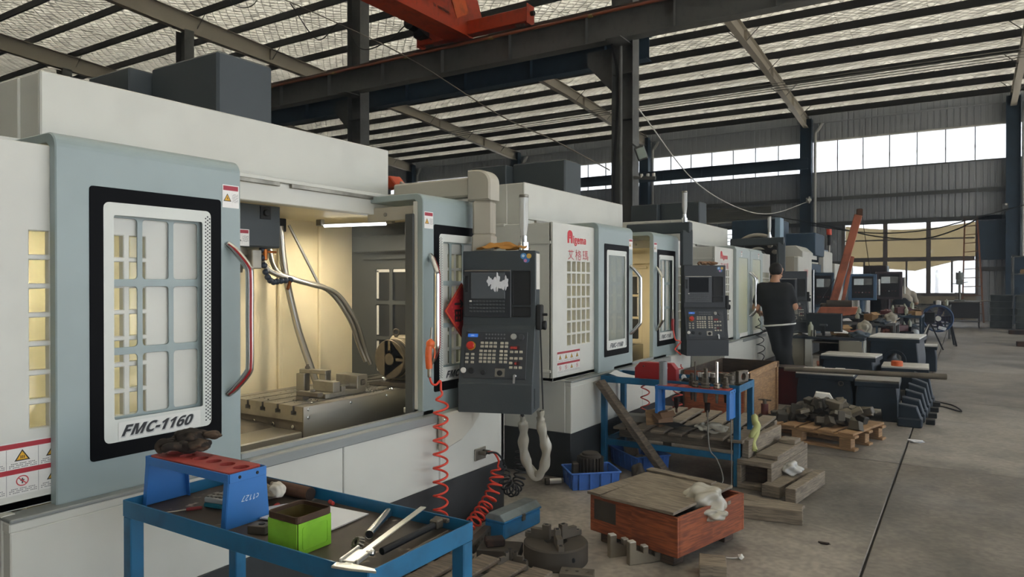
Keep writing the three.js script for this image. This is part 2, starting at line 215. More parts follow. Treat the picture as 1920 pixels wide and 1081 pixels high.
// corrugated sheet as ribs: one continuous trapezoid profile extruded upward
function corrugated(len, h, pitch = 0.22, depth = 0.035) { const p = [], n = Math.max(1, Math.round(len / pitch)), q = len / n; for (let i = 0; i < n; i++) for (const [t, d] of [[0, 0], [0.62, 0], [0.7, depth], [0.92, depth]]) p.push([i * q + t * q, d]); p.push([len, 0], [len, -0.004]); for (let i = n - 1; i >= 0; i--) for (const [t, d] of [[0.92, depth - 0.004], [0.7, depth - 0.004], [0.62, -0.004], [0, -0.004]]) p.push([i * q + t * q, d]); return put(ext(p, h, 0), [0, 0, 0], [-PI / 2, 0, 0]); }
{ // far wall, with a clerestory ribbon and one large window
  const w = struct('wall_far', null, null, 'tall far wall of grey corrugated steel sheets with a bright clerestory ribbon');
  const sheet = (x0, x1, y0, y1) => { for (let x = x0; x < x1 - 0.01;) { const e = Math.min(x + 2.45, x1); part(w, 'cladding_panel', mat.cladding, put(corrugated(e - x, y1 - y0), [x, y0, WZ0])); x = e; } };
  sheet(WX0, WX1, 7.56, 8.9); sheet(WX0, -9.8, 0, 6.18); sheet(-9.8, -8.8, 0, 3.1); sheet(-9.8, -8.8, 4.0, 6.18); sheet(-8.8, -4.3, 0, 6.18); sheet(-4.3, 0.4, 3.95, 6.18); part(w, 'sill_wall', M(0xb0a691, 0.85, 0, { map: T_mid }), B(4.7, 0.98, 0.14, -1.95, 0.49, WZ0 - 0.03, 0.004)); sheet(0.4, WX1, 0, 6.18);
  const rails = []; for (const y of [5.05, 3.98, 2.0]) rails.push(B(y > 3 && y < 4 ? WX1 - WX0 : -4.35 - WX0, 0.16, 0.06, y > 3 && y < 4 ? (WX0 + WX1) / 2 : (WX0 - 4.35) / 2, y, WZ0 + 0.07, 0.004), B(WX1 - 0.45, 0.16, 0.06, (WX1 + 0.45) / 2, y, WZ0 + 0.07, 0.004)); rails.push(B(4.7, 0.14, 0.06, -1.95, 5.05, WZ0 + 0.07, 0.004));
  rails.forEach((g) => part(w, 'girt_rail', mat.steelGrey, g));
  part(w, 'eave_gutter', mat.cladding, B(WX1 - WX0, 0.05, 0.08, (WX0 + WX1) / 2, 8.33, WZ0 + 0.1, 0.01)); part(w, 'eave_strut', mat.cladding, C(0.05, WX1 - WX0, (WX0 + WX1) / 2, 8.66, WZ0 + 0.4, [0, 0, PI / 2], 12));
  part(w, 'window_head_flashing', mat.plasticWhite, B(WX1 - WX0, 0.06, 0.08, (WX0 + WX1) / 2, 7.55, WZ0 + 0.05, 0.004));
  for (let k = 0; k + 1 < frames.length; k++) {               // clerestory lights between the columns
    const x0 = frames[k] + 0.22, x1 = frames[k + 1] - 0.22, n = 7, win = struct('window', null, null); win.name = 'window_' + (k + 1);
    part(win, 'window_frame', mat.steelGrey, B(x1 - x0, 0.05, 0.05, (x0 + x1) / 2, 6.2, WZ0 + 0.02, 0.004), B(x1 - x0, 0.05, 0.05, (x0 + x1) / 2, 7.54, WZ0 + 0.02, 0.004), B(0.3, 1.4, 0.03, x0 - 0.15, 6.87, WZ0, 0), B(0.3, 1.4, 0.03, x1 + 0.15, 6.87, WZ0, 0));
    for (let i = 0; i < n; i++) { const a = x0 + (x1 - x0) * i / n, b = x0 + (x1 - x0) * (i + 1) / n; part(win, 'pane', mat.glass, B(b - a - 0.03, 1.3, 0.005, (a + b) / 2, 6.87, WZ0 + 0.02, 0)); if (i) { const m = part(win, 'mullion', mat.steelGrey, B(0.035, 1.32, 0.05, a, 6.87, WZ0 + 0.02, 0.003)); part(m, 'latch', mat.steel, B(0.05, 0.09, 0.04, a, 6.75, WZ0 + 0.06, 0.004)); } }
  }
  // large window of two bays by three rows of lights
  const W = struct('window', null, null); W.name = 'window_8'; const FR = M(0x746d68, 0.6, 0.1);
  const cols = [-4.3, -2.74, -1.2, 0.4], rowsY = [1.03, 2.42, 3.22, 3.95];
  part(W, 'window_frame', FR, B(4.7, 0.12, 0.1, -1.95, 1.0, WZ0, 0.006), B(4.7, 0.12, 0.1, -1.95, 3.95, WZ0, 0.006), B(0.1, 3, 0.1, -4.3, 2.48, WZ0, 0.006), B(0.1, 3, 0.1, 0.42, 2.48, WZ0, 0.006));
  for (const x of [-2.74, -1.2]) part(W, 'mullion', FR, B(0.16, 2.9, 0.1, x, 2.48, WZ0, 0.006)); for (const [y, h] of [[2.42, 0.17], [3.22, 0.06]]) part(W, 'transom', FR, B(4.6, h, 0.09, -1.95, y, WZ0, 0.006));
  for (let i = 0; i < 3; i++) { part(W, 'mullion', FR, B(0.07, 1.3, 0.08, (cols[i] + cols[i + 1]) / 2, 1.72, WZ0, 0.006)); for (let j = 0; j < 3; j++) { const xa = cols[i] + 0.06, xb = cols[i + 1] - 0.06; if (j === 0) for (const [p, q] of [[xa, (xa + xb) / 2 - 0.03], [(xa + xb) / 2 + 0.03, xb]]) part(W, 'pane', mat.glass, B(q - p, 1.24, 0.005, (p + q) / 2, 1.72, WZ0, 0)); else part(W, 'pane', mat.glass, B(xb - xa, rowsY[j + 1] - rowsY[j] - 0.1, 0.005, (xa + xb) / 2, (rowsY[j] + rowsY[j + 1]) / 2, WZ0, 0)); } }
}
{ // the other three walls, out of the picture: high lights and an open loading side let the day in
  const wl = struct('wall_left', mat.cladding, [B(0.15, 12.5, WZ1 - WZ0 + 0.6, WX0 - 0.08, 6.2, (WZ0 + WZ1) / 2, 0)]);
  const wn = struct('wall_near', mat.cladding, [B(WX1 - WX0, 12.4, 0.15, (WX0 + WX1) / 2, 6.2, WZ1 + 0.08, 0)]);
  const wr = struct('wall_right', mat.cladding, [B(0.15, 0.4, WZ1 - WZ0 + 0.6, WX1 + 0.08, 0.2, (WZ0 + WZ1) / 2, 0), B(0.15, 5.8, WZ1 - WZ0 + 0.6, WX1 + 0.08, 8.6, (WZ0 + WZ1) / 2, 0)]);
  for (let z = WZ0 + 1; z < WZ1; z += 3.65) part(wr, 'pier', mat.cladding, B(0.2, 5.6, 0.4, WX1 + 0.08, 3.0, z, 0.01));
}
{ // daylit yard outside
  struct('ground_outside', M(0xb4b2ae, 0.9, 0, { map: T_soft }), [B(220, 0.1, 0.5, 0, -0.3, 200, 0), B(70, 0.2, 200, WX1 + 36, -0.16, -12, 0), B(200, 0.2, 60, -20, -0.16, WZ0 - 31, 0), B(200, 0.2, 60, -20, -0.16, WZ1 + 31, 0)]);
}
{ // columns
  const Hc = (x, z, top, m, label) => { const c = struct('steel_column', null, null, label); part(c, 'web', m, B(0.44, top, 0.012, x, top / 2, z, 0)); for (const s of [-1, 1]) part(c, 'flange', m, B(0.014, top, 0.32, x + s * 0.22, top / 2, z, 0)); return c; };
  const names = ['', '', 'farthest-left steel column of the crane row', 'steel column of the crane row, third from the right', 'steel column of the crane row behind the first white machine', 'steel crane column with a floodlight, rising behind the second machine'];
  for (let i = 2; i < 6; i++) {
    const x = frames[i], c = Hc(x, -13.3, roofY(-13.3) - 0.8, mat.steelGrey, names[i]);
    part(c, 'base_plate', mat.steelGrey, B(0.6, 0.03, 0.5, x, 0.015, -13.3, 0.003));
    for (const y of [2.6, 4.7, 5.6]) part(c, 'stiffener', mat.steelGrey, B(0.42, 0.012, 0.3, x, y, -13.3, 0));
    if (i > 3) { // brackets that carry the crane runways
      part(c, 'bracket', mat.steelGrey, put(ext([[-0.16, 0], [0.16, 0], [0.16, -0.02], [-0.16, -0.02]], 0.62, 0), [x, 6.2, -13.6 + 0.3]), put(ext([[0, 0], [0.62, 0], [0.62, -0.28], [0, -0.95]], 0.014, 0), [x - 0.22, 6.19, -13.3], [0, PI, 0]));
    }
  }
  for (const x of frames) { const c = Hc(x, WZ0 + 0.32, 8.5, mat.steelBlue, 'wall column of the far wall, bay line at ' + 'clerestory'); delete c.userData.label; part(c, 'downpipe', mat.plasticWhite, tube([[x + 0.62, 8.3, WZ0 + 0.14], [x + 0.55, 8.15, WZ0 + 0.14], [x + 0.36, 7.9, WZ0 + 0.14], [x + 0.33, 7.6, WZ0 + 0.14], [x + 0.33, 4, WZ0 + 0.14], [x + 0.33, 0.05, WZ0 + 0.14]], 0.06, 40, 10)); }
}
{ // crane runways
  const run = (z, x0, x1, y0, h, m, label, rail) => { const L = x1 - x0, c = (x0 + x1) / 2, b = struct('crane_beam', null, null, label); part(b, 'web', m, B(L, h, 0.012, c, y0 + h / 2, z, 0)); part(b, 'flange', m, B(L, 0.016, 0.28, c, y0, z, 0.001)); part(b, 'flange', m, B(L, 0.016, 0.3, c, y0 + h, z, 0.001)); for (let x = x0 + 0.6; x < x1; x += 1.84) part(b, 'stiffener', m, B(0.01, h, 0.24, x, y0 + h / 2, z, 0)); if (rail) { part(b, 'rail', mat.rust, B(L, 0.09, 0.06, c, y0 + h + 0.05, z, 0.01)); part(b, 'conductor_bar', M(0x8a4a30, 0.5), B(L, 0.05, 0.05, c, y0 + h - 0.05, z + 0.2, 0.01)); for (let x = x0 + 1; x < x1; x += 2.4) part(b, 'insulator', M(0x9a8a50, 0.4), C(0.035, 0.09, x, y0 + h - 0.06, z + 0.2, [0, 0, PI / 2], 10)); } };
  run(-13.05, WX0 + 0.3, WX1 - 0.3, 6.24, 0.58, mat.steelGrey, 'grey crane runway beam with rusty rail carrying the orange crane', true);
  run(-13.95, WX0 + 0.3, -5.5, 6.05, 0.5, mat.steelBlue, 'dark blue crane runway beam of the next bay, ending at the column', false);
  run(-32.2, WX0 + 0.3, -5.6, 6.3, 0.44, mat.steelBlue, 'blue crane runway beam running along the far wall below the clerestory', false);
}

// ---------- printed matter ----------
const font = 'sans-serif';
const texModel = canvasTex(512, 104, (g, w, h) => { g.fillStyle = '#dcdcd6'; g.fillRect(0, 0, w, h); g.save(); g.transform(1.12, 0, -0.2, 1, 26, 0); g.font = '900 italic 84px ' + font; g.lineWidth = 9; g.strokeStyle = '#b9bcb9'; g.strokeText('FMC-1160', 2, 84); g.fillStyle = '#15171a'; g.fillText('FMC-1160', 0, 81); g.restore(); });
function hazard(g, x, y, s, kind) {                           // warning triangle or prohibition ring
  if (kind < 3) { g.fillStyle = '#1a1712'; g.beginPath(); g.moveTo(x, y - s); g.lineTo(x + s * 1.05, y + s * 0.8); g.lineTo(x - s * 1.05, y + s * 0.8); g.closePath(); g.fill(); g.fillStyle = '#d9a316'; g.beginPath(); g.moveTo(x, y - s * 0.72); g.lineTo(x + s * 0.78, y + s * 0.64); g.lineTo(x - s * 0.78, y + s * 0.64); g.closePath(); g.fill(); g.strokeStyle = g.fillStyle = '#1a1712'; g.lineWidth = s * 0.1; g.beginPath(); if (kind === 0) { g.moveTo(x - s * 0.3, y + s * 0.5); g.lineTo(x, y - s * 0.2); g.lineTo(x + s * 0.28, y + s * 0.5); g.moveTo(x - s * 0.3, y + s * 0.1); g.lineTo(x + s * 0.25, y + s * 0.05); } else if (kind === 1) { for (const k of [-0.22, 0, 0.22]) { g.moveTo(x + k * s, y + s * 0.45); g.quadraticCurveTo(x + k * s + s * 0.12, y + s * 0.2, x + k * s, y - s * 0.02); } } else { g.moveTo(x, y - s * 0.3); g.lineTo(x, y + s * 0.3); g.moveTo(x - s * 0.2, y); g.lineTo(x + s * 0.2, y + s * 0.2); } g.stroke(); }
  else { g.strokeStyle = g.fillStyle = '#2a2a2a'; g.lineWidth = s * 0.2; g.beginPath(); g.moveTo(x, y - s * 0.45); g.lineTo(x, y + s * 0.5); g.moveTo(x - s * 0.3, y - s * 0.05); g.lineTo(x + s * 0.3, y - s * 0.1); g.stroke(); g.strokeStyle = '#b8242c'; g.lineWidth = s * 0.16; g.beginPath(); g.arc(x, y, s * 0.86, 0, 7); g.moveTo(x - s * 0.6, y - s * 0.6); g.lineTo(x + s * 0.6, y + s * 0.6); g.stroke(); }
}
const scrawl = (g, x, y, w, n) => { g.fillStyle = '#6a6a6a'; for (let j = 0; j < n; j++) for (let i = 0; i < w; i += 7) if ((i * 13 + j * 7) % 5) g.fillRect(x + i, y + j * 9, 5, 4); };
const texSmallWarn = canvasTex(160, 190, (g, w, h) => { g.fillStyle = '#e8e6e2'; g.fillRect(0, 0, w, h); g.fillStyle = '#a3283a'; g.fillRect(8, 8, w - 16, 38); g.fillStyle = '#f0e0e0'; g.font = 'bold 22px ' + font; g.fillText('⚠  警  告', 30, 35); hazard(g, 48, 108, 36, 2); g.fillStyle = '#999'; g.fillRect(92, 60, 1, 110); scrawl(g, 98, 74, 54, 8); });
const texPanelWarn = canvasTex(512, 256, (g, w, h) => { g.fillStyle = '#d8d6d0'; g.fillRect(0, 0, w, h); g.fillStyle = '#a5232f'; g.fillRect(0, 6, w, 24); g.fillRect(0, 130, w, 24); for (let i = 0; i < 4; i++) { hazard(g, 62 + i * 128, 68, 30, i % 3); hazard(g, 62 + i * 128, 190, 27, i % 2 ? 3 : i === 2 ? 0 : 3); scrawl(g, 10 + i * 128, 102, 106, 3); scrawl(g, 10 + i * 128, 224, 106, 3); g.fillStyle = '#888'; g.fillRect(126 + i * 128, 32, 2, 98); g.fillRect(126 + i * 128, 156, 2, 98); } });
const stroke = (g, pts) => { g.beginPath(); pts.forEach(([x, y], i) => (i ? g.lineTo(x, y) : g.moveTo(x, y))); g.stroke(); };
const AI = [[[5, 22], [95, 22]], [[32, 8], [34, 34]], [[66, 8], [64, 34]], [[70, 36], [55, 62], [34, 80], [6, 94]], [[28, 42], [50, 66], [72, 84], [96, 94]]];
const GE = [[[4, 30], [40, 30]], [[22, 5], [22, 96]], [[22, 34], [14, 54], [3, 70]], [[23, 38], [38, 54]], [[62, 5], [54, 26], [42, 40]], [[58, 20], [86, 20], [74, 40], [42, 60]], [[56, 28], [74, 46], [97, 58]], [[54, 64], [54, 94]], [[54, 64], [86, 64], [86, 94]], [[54, 92], [86, 92]]];
const MA = [[[4, 16], [34, 16]], [[6, 48], [32, 48]], [[2, 84], [38, 76]], [[19, 16], [19, 80]], [[48, 10], [48, 62]], [[48, 12], [90, 12]], [[68, 12], [68, 62]], [[50, 28], [86, 28]], [[50, 44], [86, 44]], [[48, 61], [94, 61], [91, 92], [80, 90]], [[46, 74], [42, 90]], [[56, 72], [59, 86]], [[67, 71], [71, 84]], [[77, 70], [82, 81]]];
const texLogo = canvasTex(512, 512, (g, w, h) => {             // the maker's name in red, two lines
  g.fillStyle = '#c8202c'; g.strokeStyle = '#c8202c'; g.lineCap = 'butt'; g.lineJoin = 'round';
  g.save(); g.scale(0.86, 1.25); g.font = '900 124px ' + font; g.lineWidth = 2; g.fillText('igema', 148, 186); g.strokeText('igema', 148, 186); g.restore();
  g.lineWidth = 38; g.beginPath(); g.moveTo(22, 234); g.lineTo(22, 90); g.arc(60, 90, 38, PI, 0); g.lineTo(98, 234); g.stroke(); g.lineWidth = 24; stroke(g, [[22, 150], [98, 150]]); g.lineWidth = 30; stroke(g, [[60, 40], [60, 130]]);
  g.strokeStyle = '#b84048'; g.lineWidth = 9; [AI, GE, MA].forEach((ch, i) => { g.save(); g.translate(8 + i * 172, 322); g.scale(1.45, 1.78); g.lineWidth = 7.5; ch.forEach((s) => stroke(g, s)); g.restore(); });
  g.strokeStyle = '#9a9a94'; g.lineWidth = 3; g.beginPath(); g.ellipse(494, 66, 10, 20, 0, 0, 7); g.stroke();
});
const texFu = canvasTex(256, 256, (g, w, h) => {               // red paper diamond with an upside-down character
  g.fillStyle = '#a3161e'; g.fillRect(0, 0, w, h); g.strokeStyle = '#d0772a'; g.lineWidth = 5; g.strokeRect(12, 12, w - 24, h - 24); g.fillStyle = '#c8402a'; for (let i = 0; i < 60; i++) { g.beginPath(); g.arc((i * 53) % 256, (i * 97) % 256, 5, 0, 7); g.fill(); }
  g.translate(128, 128); g.rotate(PI - PI / 4); g.strokeStyle = '#120c0c'; g.lineWidth = 17; g.lineCap = 'round'; g.scale(0.82, 0.82);
  for (const s of [[[-52, -78], [-44, -62]], [[-80, -44], [-26, -44], [-76, 14]], [[-50, -14], [-50, 84]], [[-36, -6], [-26, 12]], [[0, -74], [80, -74]], [[8, -48], [74, -48], [74, -18], [8, -18], [8, -48]], [[2, 10], [82, 10], [82, 80], [2, 80], [2, 10]], [[42, 10], [42, 80]], [[2, 45], [82, 45]]]) stroke(g, s);
});

// ---------- the vertical machining centres ----------
// own axes: x towards the operator (0 = front of the base), z = 0 at the middle of the machine
const G = {};                                                // geometries shared by the three machines
const gridZ = (s) => [...Array(5)].map((_, i) => s * (1.24 - i * 0.08)), gridY = [...Array(7)].map((_, i) => 1.5515 - i * 0.092);
function fixedPanel(m, s, zOut, panes) {                       // s = +1 the end towards the camera
  const z0 = Math.min(s * 0.62, s * zOut), z1 = Math.max(s * 0.62, s * zOut);
  const rect = (w, h, x, y) => [[x - w / 2, y - h / 2], [x + w / 2, y - h / 2], [x + w / 2, y + h / 2], [x - w / 2, y + h / 2]];
  const holes = panes ? gridZ(s).flatMap((z) => gridY.map((y) => rect(0.058, 0.075, -z, y).reverse())) : [];
  const f = part(m, 'fixed_panel', mat.white, extX(shape(rect(z1 - z0, 1.15, -(z0 + z1) / 2, 1.291), holes), 0.03, -0.08, 0.003), B(0.1, 0.03, z1 - z0, -0.13, 0.73, (z0 + z1) / 2, 0.003));
  if (panes) { G.pane ??= prep(B(0.006, 0.083, 0.066, 0, 0, 0, 0)); for (const z of gridZ(s)) for (const y of gridY) { const p = new THREE.Mesh(G.pane, mat.tint); p.name = 'pane'; p.castShadow = p.receiveShadow = true; p.position.set(-0.113, y, z); f.add(p); } }
  return f;
}
function doorPart(m, z, s, o = {}) {
  if (o.plain) return plainDoor(m, z, s);                           // s = +1: handle on the far edge (-z side)
  const g = [], W = 0.69, hole = rrect(0.43, 0.84, 0.01, 2, s * -0.0, 1.29);
  g.push(extX(shape([[-W / 2, 0.695], [W / 2, 0.695], [W / 2, 1.865], [-W / 2, 1.865]], [hole.reverse()]), 0.04, 0, 0.004));
  const arc = [...Array(7)].map((_, i) => { const a = R(90 * i / 6); return [-0.05 + 0.05 * Math.cos(a), 1.86 + 0.05 * Math.sin(a)]; });
  const prof = [...arc, [-0.58, 1.91], [-0.58, 1.875], [-0.06, 1.875], [-0.04, 1.86]];
  g.push(put(ext(prof, W, 0.004), [0, 0, -W / 2]));
  const d = part(m, 'sliding_door', mat.blueGrey, g); d.position.set(-0.04, 0, z);
  const k = s;                                                 // +1 left door, -1 right door (mirrored window)
  part(d, 'window_border', mat.black, extX(shape(rrect(0.495, 0.92, 0.012, 4, 0.006 * k, 1.287), [rrect(0.405, 0.82, 0.02, 4, 0.006 * k, 1.288).reverse()]), 0.005, 0.004, 0.001));
  part(d, 'white_border', M(0xcfd2cb, 0.35), extX(shape(rrect(0.41, 0.824, 0.02, 4, 0.006 * k, 1.288), [rrect(0.335, 0.70, 0.006, 2, 0.006 * k, 1.305).reverse()]), 0.004, 0.003, 0.0005));
  { const gg = []; for (let j = 0; j < 58; j++) for (let i = 0; i < 3; i++) gg.push(put(C(0.0031, 0.001, 0, 0, 0, [0, 0, PI / 2], 6, 0), [0.0035, 0.9 + j * 0.0135 + (i % 2) * 0.0068, -k * (0.186 + i * 0.0085)])); const q = part(d, 'dot_print', mat.rubber, gg); q.userData.kind = 'stuff'; }
  const cells = []; for (let i = 0; i < 3; i++) for (let j = 0; j < 3; j++) cells.push(rrect(0.099, 0.212, 0.012, 3, 0.006 * k + (i - 1) * 0.118, 1.305 + (j - 1) * 0.238).reverse());
  part(d, 'grille', mat.blueGrey, extX(shape(rrect(0.43, 0.84, 0.01, 2, 0, 1.29), cells), 0.006, -0.028, 0.001));
  part(d, 'pane', o.milky ? M(0xb4bdb4, 0.22, 0, { transmission: 0.8, thickness: 0 }) : mat.glass, B(0.004, 0.83, 0.42, -0.004, 1.29, 0, 0));
  decal(d, 'model_print', texModel, 0.31, 0.062, [0.0045, 0.913, -0.006 * k], [0, PI / 2, 0]);
  decal(d, 'warning_sticker', texSmallWarn, 0.075, 0.09, [0.0015, 1.765, -k * 0.298], [0, PI / 2, 0]);
  const hz = -k * 0.285, path = [[0, 1.575, hz], [0.03, 1.548, hz - k * 0.014], [0.072, 1.49, hz - k * 0.036], [0.08, 1.45, hz - k * 0.04], [0.08, 1.28, hz - k * 0.04], [0.08, 1.11, hz - k * 0.04], [0.072, 1.07, hz - k * 0.036], [0.03, 1.015, hz - k * 0.014], [0, 0.988, hz]];
  part(d, 'handle', mat.chrome, tube(path, 0.0155, 60, 12)); if (o.stripe !== false) part(d, 'handle_strip', M(0x9a1c20, 0.35), tube(path.map(([a, b, c]) => [a + 0.012, b, c + k * 0.0045]), 0.0055, 60, 8));
  return d;
}
function plainDoor(m, z, s) {                                  // door with a tall frosted light and no black border
  const g = [], W = 0.69, holes = [rrect(0.46, 0.98, 0.02, 3, 0, 1.27).reverse()]; g.push(extX(shape([[-W / 2, 0.695], [W / 2, 0.695], [W / 2, 1.865], [-W / 2, 1.865]], holes), 0.04, 0, 0.004));
  g.push(put(ext([[0, 1.85], [-0.02, 1.895], [-0.06, 1.91], [-0.58, 1.91], [-0.58, 1.875], [-0.06, 1.875], [-0.04, 1.85]], W, 0.004), [0, 0, -W / 2]));
  const d = part(m, 'sliding_door', M(0xa9b6b8, 0.42, 0, { map: T_soft }), g); d.position.set(-0.04, 0, z);
  part(d, 'pane', M(0xe3e6d2, 0.4, 0, { transmission: 0.6, thickness: 0 }), B(0.006, 0.99, 0.47, -0.012, 1.27, 0, 0.001)); part(d, 'warning_strip', mat.plasticWhite, B(0.002, 0.05, 0.4, 0.002, 0.755, 0, 0)); decal(d, 'warning_sticker', texSmallWarn, 0.06, 0.07, [0.0015, 1.81, s * 0.1], [0, PI / 2, 0]);
  const k = s, hz = -k * 0.285; part(d, 'handle', mat.chrome, tube([[0, 1.575, hz], [0.03, 1.548, hz - k * 0.014], [0.075, 1.48, hz - k * 0.03], [0.08, 1.28, hz - k * 0.032], [0.075, 1.08, hz - k * 0.03], [0.03, 1.015, hz - k * 0.014], [0, 0.988, hz]], 0.017, 50, 12)); return d;
}
function machine(label, cz, o) {
  const m = thing('machining_center', label, 'machine', [-2.41, 0, cz]);
  part(m, 'plinth', mat.plinth, B(2.3, 0.33, 2.72, -1.15, 0.165, 0, 0.006));
  for (const [z, l] of [[0.68, 1.355], [-0.355, 0.705]]) part(m, 'base_panel', mat.white, B(0.05, 0.345, l, -0.025, 0.5, z, 0.004));
  part(m, 'base_panel', mat.white, B(0.05, 0.385, 0.645, -0.025, 0.522, -1.035, 0.006), B(2.25, 0.385, 0.04, -1.125, 0.522, -1.34, 0.004)); part(m, 'base_side_panel', mat.white, B(2.25, 0.385, 0.04, -1.175, 0.522, 1.34, 0.004));
  part(m, 'sill', mat.sill, B(0.09, 0.045, 1.23, -0.035, 0.692, -0.095, 0.004), B(0.03, 0.03, 1.23, -0.055, 0.722, -0.095, 0.003)); part(m, 'sill', mat.sill, B(0.09, 0.012, 0.84, -0.04, 0.706, 0.94, 0.003)); part(m, 'base_panel', mat.white, B(0.05, 0.03, 0.84, -0.025, 0.685, 0.94, 0.004));
  part(m, 'chip_tray', mat.grime, B(1.2, 0.03, 2.6, -0.63, 0.56, 0, 0.002));
  // enclosure
  const fl = fixedPanel(m, 1, 1.49, true), fr = fixedPanel(m, -1, 1.34, true);
  decal(fl, 'safety_sticker', texPanelWarn, 0.36, 0.165, [-0.0785, 0.845, 1.245], [0, PI / 2, 0]);
  if (o.logo) decal(fl, 'maker_logo', texLogo, 0.36, 0.245, [-0.0785, 1.715, 1.09], [0, PI / 2, 0], { cut: true });
  part(m, 'side_panel', mat.white, B(1.85, 1.144, 0.02, -1.02, 1.29, 1.48, 0.003)); part(m, 'side_panel', mat.white, B(1.85, 1.144, 0.02, -1.02, 1.29, -1.33, 0.003));
  part(m, 'side_trim', mat.white, B(1.85, 0.02, 0.012, -1.02, 1.72, 1.493, 0.002), B(1.85, 0.02, 0.012, -1.02, 0.79, 1.493, 0.002));
  part(m, 'rear_body', mat.white, B(1.0, 1.53, 2.76, -1.78, 1.09, 0.05, 0.01));
  part(m, 'roof_plate', mat.white, B(1.5, 0.02, 2.86, -1.24, 1.86, 0.07, 0.003)); part(m, 'inner_ceiling', mat.cream, B(0.74, 0.012, 2.6, -0.87, 1.835, 0, 0.001));
  part(m, 'rail_beam', mat.white, B(0.07, 0.10, 2.5, -0.455, 1.862, 0.05, 0.004), B(0.03, 0.018, 2.5, -0.425, 1.925, 0.05, 0.002)); part(m, 'slide_rail', mat.steel, B(0.02, 0.02, 1.15, -0.41, 1.905, -0.62, 0.002), B(0.02, 0.02, 1.15, -0.41, 1.905, 0.6, 0.002));
  for (const s of [1, -1]) { part(m, 'cross_beam', mat.beige, B(0.42, 0.075, 0.03, -0.26, 1.812, s * 0.66, 0.003)); part(m, 'bolt', mat.steel, C(0.012, 0.01, -0.12, 1.815, s * 0.66 + 0.019, [PI / 2, 0, 0], 8), C(0.012, 0.01, -0.33, 1.808, s * 0.66 + 0.019, [PI / 2, 0, 0], 8)); }
  part(m, 'jamb', mat.innerGrey, B(0.06, 1.1, 0.05, -0.13, 1.25, -0.635, 0.004));
  // working space
  part(m, 'back_wall', mat.cream, B(0.02, 1.28, 2.6, -1.21, 1.2, 0, 0.002)); for (const z of [-0.62, -0.95, 0.62]) part(m, 'wall_rib', mat.cream, B(0.025, 1.2, 0.03, -1.19, 1.22, z, 0.006));
  part(m, 'inner_wall', mat.cream, B(1.08, 1.28, 0.02, -0.66, 1.2, 1.27, 0.002));
  const IG = o.inner ?? mat.innerGrey, iw = part(m, 'inner_wall', IG, put(ext(shape([[-1.2, 0.57], [-0.12, 0.57], [-0.12, 1.83], [-1.2, 1.83]], [[[-1.0, 0.8], [-1.0, 1.55], [-0.52, 1.55], [-0.52, 0.8]]]), 0.02, 0.002), [0, 0, -1.27]), B(0.8, 0.11, 0.07, -0.72, 1.69, -1.215, 0.006), B(0.62, 0.02, 0.03, -0.76, 1.595, -1.24, 0.003));
  { const cells = []; for (let i = 0; i < 3; i++) for (let j = 0; j < 3; j++) cells.push(rrect(0.122, 0.215, 0.012, 3, -0.76 + (i - 1) * 0.15, 1.175 + (j - 1) * 0.24).reverse());
    part(iw, 'window_grille', IG, put(ext(shape(rrect(0.5, 0.78, 0.02, 3, -0.76, 1.175), cells), 0.012, 0.001), [0, 0, -1.258]));
    part(iw, 'pane', M(0x23262a, 0.15), B(0.48, 0.75, 0.006, -0.76, 1.175, -1.263, 0));
    for (const [x, y, w, h] of [[-0.963, 1.415, 0.022, 0.19], [-0.963, 1.175, 0.022, 0.2], [-0.963, 0.935, 0.022, 0.2], [-0.557, 1.415, 0.022, 0.19], [-0.557, 1.175, 0.022, 0.2], [-0.91, 1.51, 0.122, 0.022], [-0.76, 1.51, 0.122, 0.022], [-0.61, 1.51, 0.122, 0.022], [-0.91, 0.84, 0.122, 0.022]]) part(iw, 'window_edging', mat.plasticWhite, B(w, h, 0.004, x, y, -1.257, 0.001)); }
  // spindle head
  const sh = part(m, 'spindle_head', mat.dark, B(0.52, 0.3, 0.4, -0.93, 1.76, 0, 0.008)); part(sh, 'spindle_nose', mat.steel, lathe([[0, -0.15], [0.035, -0.15], [0.04, -0.12], [0.075, -0.12], [0.085, -0.04], [0.1, -0.03], [0.1, 0.01], [0, 0.01]].map(([r, y]) => [r, y]), 24).translate(-0.82, 1.6, 0.02), B(0.1, 0.1, 0.06, -0.76, 1.55, -0.08, 0.004));
  part(sh, 'button', mat.rubber, B(0.006, 0.065, 0.065, -0.667, 1.79, -0.1, 0.002), C(0.018, 0.02, -0.66, 1.79, -0.1, [0, 0, PI / 2], 14)); decal(sh, 'warning_sticker', texSmallWarn, 0.1, 0.085, [-0.6685, 1.655, 0.05], [0, PI / 2, 0]);
  { const pts = []; for (let i = 0; i < 11; i++) { const t = i / 10; pts.push([-0.72 + 0.03 * t, 1.6 - 0.17 * Math.sin(Math.min(1, t * 1.6) * PI / 2) + 0.03 * Math.max(0, t - 0.6), -0.12 - 0.16 * t * t]); } part(sh, 'coolant_hose', M(0x1d2838, 0.5), pts.map((p, i) => lump(0.017, 1, 1, 1, i, 1, 0).translate(...p))); part(sh, 'nozzle', mat.copper, rod(pts[10], [pts[10][0] + 0.02, pts[10][1] - 0.05, pts[10][2] + 0.035], 0.009)); part(sh, 'valve', mat.copper, C(0.013, 0.06, -0.71, 1.575, -0.13, undefined, 12), B(0.02, 0.012, 0.07, -0.71, 1.59, -0.165, 0.003)); }
  // table on its saddle
  const tw = 0.6, T0 = -0.355 - tw, slot = [[0.05, 0], [0.05, -0.024], [0.062, -0.026], [0.062, -0.046], [0.022, -0.046], [0.022, -0.026], [0.034, -0.024], [0.034, 0]];
